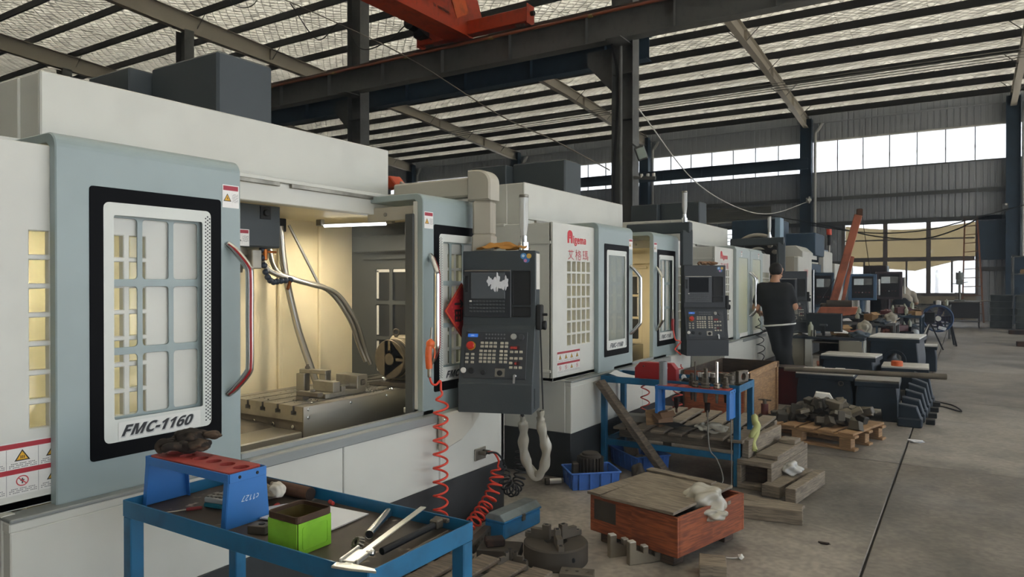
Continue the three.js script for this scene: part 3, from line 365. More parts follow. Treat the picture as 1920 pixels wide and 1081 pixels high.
  const tz0 = o.tableZ ?? -0.07, pr = [[0, -0.075], [0, 0]]; for (let i = 0; i < 5; i++) for (const [a, b] of [...slot].map(([a, b]) => [a, b]).sort((p, q) => 0).reverse()) pr.push([0.02 + i * 0.118 + a, b]); pr.push([tw, 0], [tw, -0.075]);
  part(m, 'table', mat.steel, put(ext(pr.reverse(), 1.18, 0), [T0, 0.81, tz0 - 1.18])); part(m, 'table_skirt', mat.oldSteel, B(0.57, 0.1, 1.16, T0 + 0.295, 0.69, tz0 - 0.6, 0.003));
  const sp = part(m, 'splash_plate', mat.stainless, B(0.006, 0.19, 1.18, -0.35, 0.715, tz0 - 0.59, 0.001)); for (const [y, z] of [[0.795, -0.03], [0.755, -0.03], [0.79, -0.32], [0.79, -0.6], [0.79, -0.88], [0.64, -0.2], [0.64, -0.75]]) part(sp, 'screw', mat.chrome, C(0.009, 0.008, -0.345, y, tz0 + z, [0, 0, PI / 2], 10)); for (let i = 0; i < 4; i++) part(m, 'screw', mat.chrome, C(0.01, 0.008, T0 + 0.06 + i * 0.15, 0.7, tz0 - 0.016, [PI / 2, 0, 0], 10));
  part(m, 'way_cover', mat.stainless, B(0.6, 0.12, 0.36, T0 + 0.3, 0.63, tz0 + 0.18, 0.006)); part(m, 'way_cover', mat.oldSteel, put(ext([[0, 0.58], [0.58, 0.58], [0.58, 0.66], [0.3, 0.705], [0, 0.705]], 0.3, 0.002), [T0, 0, tz0 + 0.0])); part(m, 'way_cover', mat.stainless, B(0.56, 0.1, 0.4, T0 + 0.29, 0.62, tz0 + 0.54, 0.006));
  // top
  part(m, 'upper_housing', mat.white, B(1.5, 0.375, 1.98, -1.39, 2.0625, 0, 0.006)); part(m, 'housing_front', mat.white, B(0.02, 0.29, 1.984, -0.632, 2.107, 0, 0.006));
  part(m, 'housing_side', mat.white, B(1.3, 0.36, 0.012, -1.44, 2.065, 0.994, 0.003));
  part(m, 'column_cover', mat.dark, B(0.57, 0.34, 0.33, -0.975, 2.4, 0, 0.012)); part(m, 'column_cover', mat.dark, B(0.4, 0.32, 0.57, -1.46, 2.39, 0, 0.008));
  // doors
  doorPart(m, o.doorL, 1, o); doorPart(m, o.doorR, -1, { ...o, milky: false });
  return m;
}
const m1 = machine('nearest white and blue-grey machining center, doors slid open on a lit cream working space', -2.35, { doorL: 0.865, doorR: -0.965, tableZ: -0.07 });
const m2 = machine('second machining center with red maker name on its panel and half-open doors', -5.96, { doorL: 0.47, doorR: -0.715, logo: true, tableZ: 0.3, milky: true, stripe: false, inner: mat.cream });
const m3 = machine('third machining center, its double doors shut, beside the standing operator', -9.9, { doorL: 0.35, doorR: -0.36, logo: true, tableZ: 0.2, plain: true });
{ // first machine: lamp, hoses, red paper
  const y = 1.775, L = part(m1, 'work_lamp', M(0xffffff, 0.4, 0, { emissive: 0xf4f8ff, emissiveIntensity: 1.1 }), rod([-0.9, y, -0.72], [-0.47, y, -0.8], 0.0095, 12));
  for (const [x, z] of [[-0.44, -0.805], [-0.93, -0.715]]) part(m1, 'lamp_bracket', mat.steel, B(0.05, 0.04, 0.03, x, y + 0.02, z, 0.004));
  const ra = new THREE.RectAreaLight(0xfff3da, 70, 0.42, 0.03); ra.position.set(-2.41 - 0.685, y - 0.016, -2.35 - 0.76); ra.rotation.set(-PI / 2, 0, R(10)); scene.add(ra);
  part(m1, 'hose_bracket', mat.rubber, B(0.06, 0.08, 0.2, -1.13, 1.78, -0.5, 0.004));
  part(m1, 'hose', mat.hoseMetal, tube([[-1.1, 1.77, -0.45], [-1.1, 1.6, -0.42], [-1.06, 1.5, -0.44], [-1.0, 1.44, -0.6], [-0.95, 1.38, -0.8], [-0.9, 1.2, -0.93], [-0.88, 1.02, -1.0], [-0.85, 0.92, -1.03]], 0.017, 70, 9)); part(m1, 'hose', mat.hoseMetal, tube([[-1.1, 1.77, -0.49], [-1.09, 1.6, -0.47], [-1.04, 1.48, -0.5], [-0.97, 1.42, -0.66], [-0.92, 1.36, -0.84], [-0.87, 1.18, -0.96], [-0.85, 1.0, -1.02], [-0.82, 0.9, -1.04]], 0.014, 70, 9));
  part(m1, 'hose', mat.hoseMetal, tube([[-1.1, 1.77, -0.55], [-1.08, 1.5, -0.57], [-1.0, 1.15, -0.6], [-0.88, 0.86, -0.62], [-0.86, 0.82, -0.62]], 0.021, 50, 10)); part(m1, 'drain_rod', mat.hoseMetal, rod([-1.08, 1.78, -0.6], [-0.98, 1.4, -0.76], 0.009));
  decal(m1, 'paper_charm', texFu, 0.225, 0.225, [-0.032, 1.27, -0.965 + 0.01], [0, PI / 2, PI / 4].map((a, i) => (i === 2 ? 0 : a)), { rough: 0.6 }).geometry.applyMatrix4(new THREE.Matrix4().makeTranslation(-0.032, 1.27, -0.955).multiply(new THREE.Matrix4().makeRotationX(PI / 4)).multiply(new THREE.Matrix4().makeTranslation(0.032, -1.27, 0.955)));
}

for (const [m, cz, dz] of [[m2, -5.96, -0.3], [m1, -2.35, 0.8], [m2, -5.96, 0.8], [m3, -9.9, 0.3], [m3, -9.9, -0.5]]) { const y = 1.775; part(m, 'work_lamp', M(0xffffff, 0.4, 0, { emissive: 0xf4f8ff, emissiveIntensity: 1.1 }), rod([-0.9, y, dz], [-0.47, y, dz], 0.0095, 12)); const ra = new THREE.RectAreaLight(0xfff3da, 70, 0.42, 0.03); ra.position.set(-2.41 - 0.685, y - 0.016, cz + dz); ra.rotation.set(-PI / 2, 0, 0); scene.add(ra); }
// ---------- operator panels ----------
const texScreen = canvasTex(256, 192, (g, w, h) => { g.fillStyle = '#4a4e52'; g.fillRect(0, 0, w, h); g.fillStyle = '#5a5e61'; for (let j = 0; j < 7; j++) g.fillRect(14, 16 + j * 24, 90 + (j * 37) % 70, 6); });
const texBlueLcd = canvasTex(128, 40, (g, w, h) => { g.fillStyle = '#3b7be0'; g.fillRect(0, 0, w, h); g.fillStyle = '#cfe2ff'; g.font = 'bold 24px ' + font; g.fillText('LNC', 36, 28); });
const digits = (t) => canvasTex(160, 56, (g, w, h) => { g.fillStyle = '#2a0606'; g.fillRect(0, 0, w, h); g.fillStyle = '#ff5a4e'; g.font = 'bold 46px monospace'; g.fillText(t, 10, 45); });
const texD1 = digits('0102'), texD2 = digits('42');
const glowMat = (tex, k = 0.35) => ({ emissive: 0xffffff, emissiveMap: tex, emissiveIntensity: k });
const K = { a: prep(B(0.0185, 0.0135, 0.006, 0, 0, 0, 0.002)), b: prep(B(0.0135, 0.0095, 0.004, 0, 0, 0, 0.001)) };
function controlPanel(label, pos, ry, o = {}) {
  const W = 0.42, t = thing('control_panel', label, 'control panel', pos, ry), caseM = o.dark ? M(0x262c33, 0.5, 0, { map: T_soft, bumpMap: T_bump, bumpScale: 0.0004 }) : mat.dark;
  const prof = [[-0.12, 1.605], [0, 1.605], [0, 1.19], [0.02, 1.17], [0.09, 0.878], [0.1, 0.87], [0.1, 0.713], [-0.12, 0.713]];
  part(t, 'case', caseM, put(ext(prof.map(([z, y]) => [-z, y]).reverse(), W, 0.004), [-W / 2, 0, 0], [0, PI / 2, 0]));
  part(t, 'side_plate', mat.plasticWhite, B(0.004, 0.2, 0.1, W / 2 + 0.001, 1.49, -0.06, 0.001)); part(t, 'side_slot', mat.rubber, B(0.004, 0.11, 0.012, W / 2 + 0.001, 0.79, 0.04, 0.001));
  const X = (px) => -0.21 + (px - 278) * 0.00108, Y = (py) => 1.605 - (py - 155) * 0.001;
  const bz = part(t, 'bezel', M(0x2b2f33, 0.35), B(0.272, 0.268, 0.008, X(411), Y(393), 0.004, 0.003)); part(bz, 'bezel_strip', mat.steel, B(0.265, 0.006, 0.01, X(411), Y(266), 0.005, 0.001));
  part(bz, 'screen', o.dark ? M(0x14171b, 0.4, 0, { specularIntensity: 0.2 }) : M(0x53585c, 0.06, 0, { clearcoat: 1, clearcoatRoughness: 0.03 }), B(0.196, 0.146, 0.004, X(415), Y(350), 0.009, 0.001));
  part(bz, 'card_slot', mat.rubber, B(0.02, 0.09, 0.006, X(302), Y(340), 0.008, 0.002));
  if (o.film) part(bz, 'torn_film', mat.paper, [...Array(5)].map((_, i) => lump(0.02, 0.6 + 0.3 * (i % 2), 1.1 + 0.5 * (i % 3), 0.04, i * 3, 2, 0.35).translate(X(425 + i * 22), Y(325 + ((i * 17) % 30)), 0.012)));
  const key = (par, k, mm, x, y, z, a = 0) => { const q = new THREE.Mesh(k, mm); q.name = 'key'; q.castShadow = q.receiveShadow = true; q.position.set(x, y, z); q.rotation.x = a; par.add(q); };
  const kDark = M(0x4c5154, 0.5), kLight = M(0xb4b0a0, 0.5); for (let j = 0; j < 4; j++) for (let i = 0; i < 11; i++) key(bz, K.b, i + j ? kDark : mat.plasticWhite, X(322 + i * 17.5), Y(437 + j * 19), 0.01);
  for (const [x0, x1, y0, y1] of [[548, 640, 268, 455], [548, 640, 468, 522]]) part(t, 'recess', mat.rubber, ring4(X(x0), X(x1), Y(y1), Y(y0), 0.004, 0.006));
  // keyboard slope
  const sa = Math.atan2(0.07, 0.292), S = (py, dz = 0) => { const q = (py - 588) / 292; return [1.17 - 0.292 * q + dz * Math.sin(sa), 0.02 + 0.07 * q + dz * Math.cos(sa)]; };
  const at = (g, px, py, dz = 0.004) => put(g, [X(px), ...S(py, dz)], [-sa, 0, 0]);
  const kp = part(t, 'keypad', M(0x35393d, 0.45), at(B(0.352, 0.262, 0.006, 0, 0, 0, 0.002), 467, 732, 0.002));
  const keys = (xs, ys, mm = kLight) => { for (const x of xs) for (const y of ys) { const [yy, zz] = S(y, 0.006); key(kp, K.a, mm, X(x), yy, zz, -sa); } };
  keys([394, 417, 440, 463], [667, 686]); keys([499, 523], [667, 686]); keys([390, 413, 436, 459], [711, 731, 750, 769]); keys([497, 521], [711, 731, 750, 769]); keys([317, 347], [730, 751, 773]); keys([551, 575, 600], [713, 748, 797]); keys([549], [773]);
  const em = part(kp, 'emergency_stop', M(0xc02818, 0.4), at(put(lathe([[0, 0], [0.012, 0], [0.013, 0.012], [0.022, 0.014], [0.023, 0.022], [0.018, 0.028], [0, 0.029]], 20), [0, 0, 0], [PI / 2, 0, 0]), 335, 684, 0.004)); part(em, 'stop_collar', M(0xb58a20, 0.5), at(put(C(0.026, 0.004, 0, 0, 0, undefined, 20), [0, 0, 0], [PI / 2, 0, 0]), 335, 684, 0.006));
  for (const [px, py, r, mm] of [[303, 818, 0.016, mat.plasticWhite], [345, 819, 0.016, mat.rubber], [408, 826, 0.014, mat.rubber], [495, 828, 0.015, mat.rubber], [558, 631, 0.017, M(0x9a9a94, 0.4)], [597, 633, 0.018, M(0x3c4044, 0.4)]]) part(kp, 'knob', mm, at(put(C(r, 0.014, 0, 0, 0, undefined, 18), [0, 0, 0], [PI / 2, 0, 0]), px, py, 0.009));
  part(kp, 'dial_plate', mat.steel, at(B(0.055, 0.045, 0.002, 0, 0, 0, 0), 495, 826, 0.0055)); part(kp, 'key_switch', mat.chrome, at(put(C(0.01, 0.016, 0, 0, 0, undefined, 14), [0, 0, 0], [PI / 2, 0, 0]), 574, 842, 0.01), at(B(0.012, 0.04, 0.002, 0, -0.022, 0.012, 0), 574, 842, 0.012));
  const flat = (name, tex, w, h, px, py, k) => { const g = new THREE.PlaneGeometry(w, h); g.userData.keep = true; at(g, px, py, 0.0062); g.userData.keep = true; part(kp, name, M(0x0a0a0a, 0.4, 0, { map: tex, ...glowMat(tex, k) }), g); };
  flat('blue_display', texBlueLcd, 0.058, 0.019, 342, 627, 0.22); flat('red_display', texD1, 0.055, 0.02, 566, 691, 0.22); flat('red_display', texD2, 0.032, 0.018, 582, 775, 0.22);
  { const gg = []; for (let j = 0; j < 2; j++) for (let i = 0; i < 7; i++) gg.push(at(put(C(0.005, 0.003, 0, 0, 0, undefined, 8, 0), [0, 0, 0], [PI / 2, 0, 0]), 413 + i * 16, 620 + j * 21, 0.006)); const q = part(kp, 'indicator_lamps', M(0x6f7376, 0.4), gg); q.userData.kind = 'stuff'; }
  // hand pulse wheel on its hook
  const hw = part(t, 'pulse_generator', mat.rubber, B(0.03, 0.14, 0.075, W / 2 + 0.018, 1.235, -0.03, 0.006)); part(hw, 'wheel', mat.rubber, C(0.026, 0.018, W / 2 + 0.045, 1.19, -0.03, [0, 0, PI / 2], 18), C(0.008, 0.03, W / 2 + 0.045, 1.25, -0.03, [0, 0, PI / 2], 10)); part(hw, 'cord', mat.rubber, tube([[W / 2 + 0.02, 1.165, -0.03], [W / 2 + 0.026, 1.0, -0.03], [W / 2 + 0.03, 0.86, -0.035], [W / 2 + 0.034, 0.72, -0.04]], 0.0045, 30, 6));
  if (o.badge) decal(t, 'round_sticker', o.badge, 0.075, 0.06, [X(615), Y(194), 0.0012]);
  return t;
}
function ring4(x0, x1, y0, y1, z, w) { return [B(x1 - x0, w, 0.006, (x0 + x1) / 2, y0, z, 0.001), B(x1 - x0, w, 0.006, (x0 + x1) / 2, y1, z, 0.001), B(w, y1 - y0, 0.006, x0, (y0 + y1) / 2, z, 0.001), B(w, y1 - y0, 0.006, x1, (y0 + y1) / 2, z, 0.001), B(x1 - x0 - w, y1 - y0 - w, 0.002, (x0 + x1) / 2, (y0 + y1) / 2, z - 0.003, 0)]; }
const texBadge = canvasTex(128, 104, (g, w, h) => { g.fillStyle = '#3b4348'; g.fillRect(0, 0, w, h); for (const [x, y, r, c] of [[42, 36, 30, '#4f8fc4'], [70, 70, 32, '#3f78b8'], [94, 36, 24, '#c9a24a'], [60, 80, 16, '#c77ea8'], [38, 34, 14, '#cfe0ea']]) { g.fillStyle = c; g.beginPath(); g.arc(x, y, r, 0, 7); g.fill(); } });
function stackLamp(t, x, y, z) { // clear signal column
  const s = part(t, 'signal_lamp', M(0xe8e8e4, 0.18, 0, { transmission: 0.55, thickness: 0 }), lathe([[0.016, 0.075], [0.017, 0.09], [0.026, 0.16], [0.026, 0.3], [0.022, 0.305], [0, 0.306]], 20).translate(x, y, z)); part(s, 'lamp_foot', mat.chrome, C(0.03, 0.05, x, y + 0.026, z, undefined, 18), C(0.02, 0.04, x, y + 0.068, z, undefined, 16)); part(s, 'lamp_core', mat.chrome, C(0.009, 0.23, x, y + 0.19, z, undefined, 10)); part(s, 'lamp_cap', mat.steel, C(0.028, 0.016, x, y + 0.31, z, undefined, 18));
}
{ // first machine's panel on a beige duct arm
  const ry = R(20), p = [-2.2, 0, -3.33], t = controlPanel('dark grey control panel of the nearest machine, brown cloth on top', p, ry, { film: true, badge: texBadge });
  stackLamp(t, 0.13, 1.606, -0.06);
  const inv = (w) => { const v = V(...w).sub(V(...p)).applyAxisAngle(V(0, 1, 0), -ry); return [v.x, v.y, v.z]; };
  const seg = (a, b, w, h) => bar(inv(a), inv(b), w, h, 0.012);
  const el = put(ext(shape([[0, 0], [0.16, 0], [0.16, 0.1], ...[...Array(7)].map((_, i) => [0.06 + 0.1 * Math.cos(R(15 * i)), 0.1 + 0.08 * Math.sin(R(15 * i))]), [0, 0.18]]), 0.11, 0.01), [0, 0, -0.055]);
  const E = put(el, [0, 0, 0]); const c0 = inv([-2.44, 1.9, -3.41]); E.applyMatrix4(new THREE.Matrix4().makeTranslation(...c0).multiply(new THREE.Matrix4().makeRotationY(-ry)));
  part(t, 'arm', mat.beige, seg([-3.02, 1.985, -3.41], [-2.43, 1.985, -3.41], 0.09, 0.115)); part(t, 'arm_elbow', mat.beige, E);
  part(t, 'arm_column', mat.beige, seg([-2.355, 1.9, -3.41], [-2.355, 1.7, -3.41], 0.095, 0.12)); part(t, 'arm_column', mat.beige, seg([-2.355, 1.705, -3.41], [-2.355, 1.6, -3.41], 0.105, 0.13));
}
const darkArm = (t, p, ry, pts) => { const inv = (w) => { const v = V(...w).sub(V(...p)).applyAxisAngle(V(0, 1, 0), -ry); return [v.x, v.y, v.z]; }; for (let i = 0; i + 1 < pts.length; i++) part(t, 'arm', mat.dark, bar(inv(pts[i]), inv(pts[i + 1]), 0.09, 0.11, 0.01)); };
{
  const ry = R(34), p = [-2.18, 0, -7.02], t = controlPanel('dark control panel of the second machine, gloves lying on top', p, ry, { badge: texBadge, dark: true }); stackLamp(t, -0.19, 2.03, -0.05);
  darkArm(t, p, ry, [[-2.98, 1.985, -6.966], [-2.3, 1.985, -6.966]]); darkArm(t, p, ry, [[-2.35, 1.96, -6.966], [-2.35, 1.6, -6.966]]);
}
{
  const ry = R(24), p = [-2.12, 0, -10.98], t = controlPanel('dark control panel of the third machine, in front of the operator', p, ry, { dark: true }); stackLamp(t, -0.3, 2.1, -0.1);
  darkArm(t, p, ry, [[-3.0, 2.05, -10.95], [-2.22, 2.05, -10.95]]); darkArm(t, p, ry, [[-2.27, 2.03, -10.95], [-2.27, 1.6, -10.95]]);
}

// ---------- helpers for loose things ----------
function coil(path, Rr, turns, r, seg = 14, lead = 0) {       // a helical hose along a path
  const c = new THREE.CatmullRomCurve3(path.map((p) => V(...p))), N = turns * seg, fr = c.computeFrenetFrames(N, false), pts = [];
  for (let i = 0; i <= N; i++) { const p = c.getPointAt(i / N), a = 2 * PI * i / seg, q = Math.min(1, i / seg + lead, (N - i) / seg + lead); pts.push(p.addScaledVector(fr.normals[i], Math.cos(a) * Rr * q).addScaledVector(fr.binormals[i], Math.sin(a) * Rr * q)); }
  return new THREE.TubeGeometry(new THREE.CatmullRomCurve3(pts), turns * seg, r, 7).toNonIndexed();
}
function sheet(nx, nz, fn) {                                   // a draped or crumpled sheet with thickness; fn(u, v) -> [x, y, z]
  const P = [], I = [], id = (i, j, k) => (k * (nz + 1) + j) * (nx + 1) + i;
  for (let k = 0; k < 2; k++) for (let j = 0; j <= nz; j++) for (let i = 0; i <= nx; i++) { const p = fn(i / nx, j / nz); P.push(p[0], p[1] - k * 0.003, p[2]); }
  for (let j = 0; j < nz; j++) for (let i = 0; i < nx; i++) { I.push(id(i, j, 0), id(i, j + 1, 0), id(i + 1, j, 0), id(i + 1, j, 0), id(i, j + 1, 0), id(i + 1, j + 1, 0)); I.push(id(i, j, 1), id(i + 1, j, 1), id(i, j + 1, 1), id(i + 1, j, 1), id(i + 1, j + 1, 1), id(i, j + 1, 1)); }
  for (let i = 0; i < nx; i++) for (const j of [0, nz]) I.push(id(i, j, 0), id(i + 1, j, 0), id(i, j, 1), id(i + 1, j, 0), id(i + 1, j, 1), id(i, j, 1));
  for (let j = 0; j < nz; j++) for (const i of [0, nx]) I.push(id(i, j, 0), id(i, j, 1), id(i, j + 1, 0), id(i, j + 1, 0), id(i, j, 1), id(i, j + 1, 1));
  const g = new THREE.BufferGeometry(); g.setAttribute('position', new THREE.Float32BufferAttribute(P, 3)); g.setIndex(I); g.computeVertexNormals(); return g;
}
const crumple = (u, v, s, a) => a * (Math.sin(u * 9 + s) * Math.cos(v * 7 + s * 1.7) + 0.6 * Math.sin(u * 17 + v * 13 + s * 3) + 0.4 * Math.abs(Math.sin(u * 5 - v * 11 + s)));
function work(name, label, x0, x1, z0, z1, H, m, o = {}) {     // angle-iron bench with a tray top
  const t = thing(name, label, 'workbench'), cx = (x0 + x1) / 2, cz = (z0 + z1) / 2, W = x1 - x0, D = z1 - z0, e = 0.042;
  for (const z of [z0, z1]) part(t, 'rim', m, B(W, 0.05, 0.005, cx, H - 0.025, z, 0.001), B(W, 0.005, 0.03, cx, H - 0.048, z + (z === z0 ? 0.015 : -0.015), 0.001)); for (const x of [x0, x1]) part(t, 'rim', m, B(0.005, 0.05, D, x, H - 0.025, cz, 0.001));
  part(t, 'top', o.top ?? mat.benchTop, B(W - 0.006, 0.008, D - 0.006, cx, H - 0.039, cz, 0.001));
  for (const x of [x0, x1]) for (const z of [z0, z1]) part(t, 'leg', m, B(e, H - 0.05, e, x + (x === x0 ? 1 : -1) * (e / 2 - 0.001), (H - 0.05) / 2, z + (z === z0 ? 1 : -1) * (e / 2 - 0.001), 0.003));
  if (o.shelf) { for (const z of [z0 + 0.02, z1 - 0.02]) part(t, 'stretcher', m, B(W - 0.08, 0.045, 0.02, cx, o.shelf, z, 0.002)); for (const x of [x0 + 0.02, x1 - 0.02]) part(t, 'stretcher', m, B(0.02, 0.045, D - 0.08, x, o.shelf, cz, 0.002)); }
  return t;
}
function rack(t, W, D, H, holes, taper, r = 0.03) {            // blue tool-holder rack with a red holed tray; local x across, front at +z
  for (const s of [-1, 1]) { const g = [[-D / 2, 0], [D / 2, 0], [D / 2 - taper, H - 0.02], [-D / 2 + taper, H - 0.02]]; part(t, 'side_plate', mat.toolBlue, put(ext(g, 0.004, 0.001), [s * (W / 2) - 0.002, 0, 0], [0, PI / 2, 0]), put(B(0.02, H - 0.02, 0.003, 0, 0, 0, 0.001), [s * (W / 2 - 0.01), H / 2 - 0.01, D / 2 - taper / 2], [-taper / H, 0, 0]), put(B(0.02, H - 0.02, 0.003, 0, 0, 0, 0.001), [s * (W / 2 - 0.01), H / 2 - 0.01, -D / 2 + taper / 2], [taper / H, 0, 0])); }
  for (const z of [-1, 1]) part(t, 'top_rail', mat.toolBlue, B(W, 0.026, 0.004, 0, H - 0.013, z * (D / 2 - taper), 0.001)); for (const s of [-1, 1]) { part(t, 'top_rail', mat.toolBlue, B(0.005, 0.026, D - 2 * taper, s * (W / 2 + 0.002), H - 0.013, 0, 0.001)); for (const z of [-0.03, 0.03]) part(t, 'screw', mat.rubber, C(0.005, 0.006, s * (W / 2 + 0.004), H - 0.013, z, [0, 0, PI / 2], 10)); }
  part(t, 'tray', M(0xa03a34, 0.6, 0, { map: T_mid }), put(ext(shape(rrect(W - 0.02, D - 2 * taper - 0.01, 0.012, 3), holes.map(([x, z]) => circ(r, 20, x, -z).reverse())), 0.007, 0.0015), [0, H - 0.004, 0], [-PI / 2, 0, 0]), ...holes.map(([x, z]) => ring(r - 0.001, r + 0.002, 0.03, x, H - 0.012, z, undefined, 20)));
}
function gloveShape(s, k = 1) {                                 // crumpled work glove: palm, cuff and five curled fingers in one skin
  const g = [lump(0.036 * k, 1.25, 0.62, 1.1, s, 3, 0.12), lump(0.027 * k, 1.3, 0.6, 1.0, s + 2, 3, 0.18).translate(0.05 * k, 0.004, 0.008)];
  for (let i = 0; i < 4; i++) { const z = (i - 1.5) * 0.019 * k; g.push(tube([[-0.02 * k, 0.006, z], [-0.05 * k, 0.008 + 0.004 * (i % 2), z * 1.25], [-0.066 * k, -0.002, z * 1.35], [-0.06 * k, -0.012 * k, z * 1.3]], 0.0105 * k, 14, 8), lump(0.011 * k, 1, 1, 1, i, 1, 0.05).translate(-0.06 * k, -0.012 * k, z * 1.3)); }
  g.push(tube([[0.01 * k, 0, 0.03 * k], [-0.01 * k, 0.004, 0.05 * k], [-0.03 * k, -0.004, 0.054 * k]], 0.0115 * k, 12, 8)); return g;
}

// ---------- bench in front of the first machine and what lies on it ----------
work('workbench', 'small blue steel bench with oily tray top in front of the nearest machine', -2.17, -1.152, -1.609, -1.2, 0.76, mat.tableBlue);
const TY = 0.726;
{ const t = thing('tool_holder_rack', 'bright blue tool rack with red holed tray carrying a dirty glove', 'tool rack', [-1.957, TY, -1.33]); rack(t, 0.41, 0.15, 0.155, [...Array(6)].map((_, i) => [-0.155 + i * 0.065, -0.004]), 0.012, 0.024);
  decal(t, 'chalk_number', canvasTex(128, 64, (g) => { g.clearRect(0, 0, 128, 64); g.translate(64, 32); g.rotate(PI + 0.06); g.fillStyle = '#e6ecf2'; g.font = 'italic 40px ' + font; g.fillText('c1127', -54, 14); }), 0.07, 0.035, [0.2085, 0.075, -0.008], [0, PI / 2, 0], { cut: true }); }
{ const t = solo('work_glove', 'dark dirty work glove lying crumpled on the blue tool rack', 'glove', mat.leather, gloveShape(3, 1.1).concat([lump(0.033, 1.5, 0.9, 1.1, 5, 3, 0.2).translate(0.012, 0.018, -0.006), lump(0.018, 1.9, 0.7, 0.8, 9, 3, 0.15).translate(0.085, 0.034, -0.012)]), [-2.07, TY + 0.188, -1.345], R(14)); }
{ const t = thing('insert_case', 'small clear and teal case of cutting inserts under the blue rack', 'case', [-1.96, TY, -1.39], R(12)); part(t, 'base', M(0x2c8aa0, 0.4), B(0.085, 0.014, 0.06, 0, 0.007, 0, 0.003)); part(t, 'lid', M(0xc7ccc9, 0.3), B(0.083, 0.016, 0.058, 0, 0.023, 0, 0.003)); const g = []; for (let i = 0; i < 5; i++) for (let j = 0; j < 2; j++) part(t, 'insert', mat.steel, B(0.012, 0.004, 0.02, -0.032 + i * 0.016, 0.033, -0.013 + j * 0.026, 0.001)); }
{ const t = thing('square_tin', 'lime green square tin, open, with a brown rusty rim', 'tin', [-1.485, TY, -1.29], R(0)), g = M(0x86c335, 0.35, 0, { map: T_mid, clearcoat: 0.3 }), w = 0.115, hh = 0.082;
  for (const [x, z, a] of [[0, w / 2, 0], [0, -w / 2, 0], [w / 2, 0, PI / 2], [-w / 2, 0, PI / 2]]) { part(t, 'wall', g, B(w - 0.004, hh, 0.0025, x, hh / 2, z, 0.001, a ? [0, a, 0] : undefined)); }
  part(t, 'bottom', mat.rust, B(w - 0.004, 0.003, w - 0.004, 0, 0.003, 0, 0)); part(t, 'inner_wall', M(0x5e5228, 0.5, 0.3, { map: T_mid }), ext(shape(rrect(w - 0.006, w - 0.006, 0.012, 4), [rrect(w - 0.009, w - 0.009, 0.011, 4).reverse()]), hh + 0.004, 0).rotateX(-PI / 2).translate(0, 0.003, 0)); const rim = ext(shape(rrect(w + 0.004, w + 0.004, 0.014, 4), [rrect(w - 0.004, w - 0.004, 0.012, 4).reverse()]), 0.018, 0.0015); part(t, 'rim', M(0x4a3628, 0.55, 0.3, { map: T_mid }), put(rim, [0, hh, 0], [-PI / 2, 0, 0])); part(t, 'embossed_frame', g, put(ext(shape(rrect(0.085, 0.06, 0.006, 3), [rrect(0.081, 0.056, 0.005, 3).reverse()]), 0.0015, 0), [w / 2 + 0.001, hh / 2, 0], [0, PI / 2, 0])); }
solo('paper_sheet', 'large white drawing sheet lying flat behind the green tin', 'paper', mat.paper, [sheet(10, 10, (u, v) => [(u - 0.5) * 0.25, 0.005 + 0.003 * Math.sin(u * 4) * v + 0.004 * v * v, (v - 0.5) * 0.19])], [-1.625, TY, -1.468], R(4));
{ const t = thing('flat_box', 'slim white box with a blue edge beside the paper sheet', 'box', [-1.768, TY, -1.45], R(-26)); part(t, 'body', M(0x2a4ab0, 0.5), B(0.035, 0.012, 0.11, 0, 0.006, 0, 0.001)); part(t, 'label', M(0xb9bccb, 0.6), B(0.034, 0.002, 0.108, 0, 0.013, 0, 0)); }
for (const [x, z, a, l] of [[-1.80, -1.47, 20, 'red plastic cap lying beside the slim white box'], [-1.68, -1.585, 70, 'red plastic cap lying near the pale glove']]) { const t = thing('marker_cap', l, 'cap', [x, TY, z], R(a)); part(t, 'barrel', M(0xb5322c, 0.5), C(0.006, 0.03, 0, 0.006, 0, [PI / 2, 0, 0], 12)); part(t, 'clip', M(0xb5322c, 0.5), B(0.003, 0.002, 0.02, 0, 0.0125, 0, 0.0005)); }
solo('steel_bar', 'dark round bar lying along the back rim of the bench', 'bar', mat.rust, [C(0.021, 0.4, 0, 0.021, 0, [0, 0, PI / 2], 20)], [-2.03 + 0.07, TY + 0.001, -1.575]);
{ const t = thing('work_glove', 'pale grey work glove crumpled at the back of the bench', 'glove', [-1.86, TY + 0.035, -1.5], R(-30)); part(t, 'palm', M(0x8a8070, 0.9, 0, { map: T_mid }), gloveShape(7, 0.8)); part(t, 'cuff', M(0xc9c4b8, 0.9), lump(0.03, 1.1, 0.75, 0.8, 4, 3, 0.12).translate(0.045, 0.014, -0.012)); }
{ const t = thing('steel_tube', 'short bright steel tube lying in the middle of the bench', 'tube', [-1.402, TY, -1.505], R(-153.6)); part(t, 'wall', mat.chrome, ring(0.0105, 0.0135, 0.19, 0, 0.0135, 0, [PI / 2, 0, 0], 22)); part(t, 'bore', mat.rubber, C(0.0104, 0.186, 0, 0.0135, 0, [PI / 2, 0, 0], 16)); }
{ const t = thing('milling_cutter', 'small round toothed cutter lying on the bench beside the caliper', 'cutter', [-1.345, TY, -1.36]); part(t, 'hub', mat.oldSteel, ring(0.006, 0.015, 0.016, 0, 0.012, 0, [0.9, 0, 0.2], 20)); for (let i = 0; i < 12; i++) { const a = i * PI / 6; part(t, 'tooth', mat.steel, put(put(B(0.006, 0.016, 0.004, 0.016, 0, 0, 0.001, [0, 0, 0.4]), [0, 0, 0], [0, a, 0]), [0, 0.012, 0], [0.9, 0, 0.2])); } }
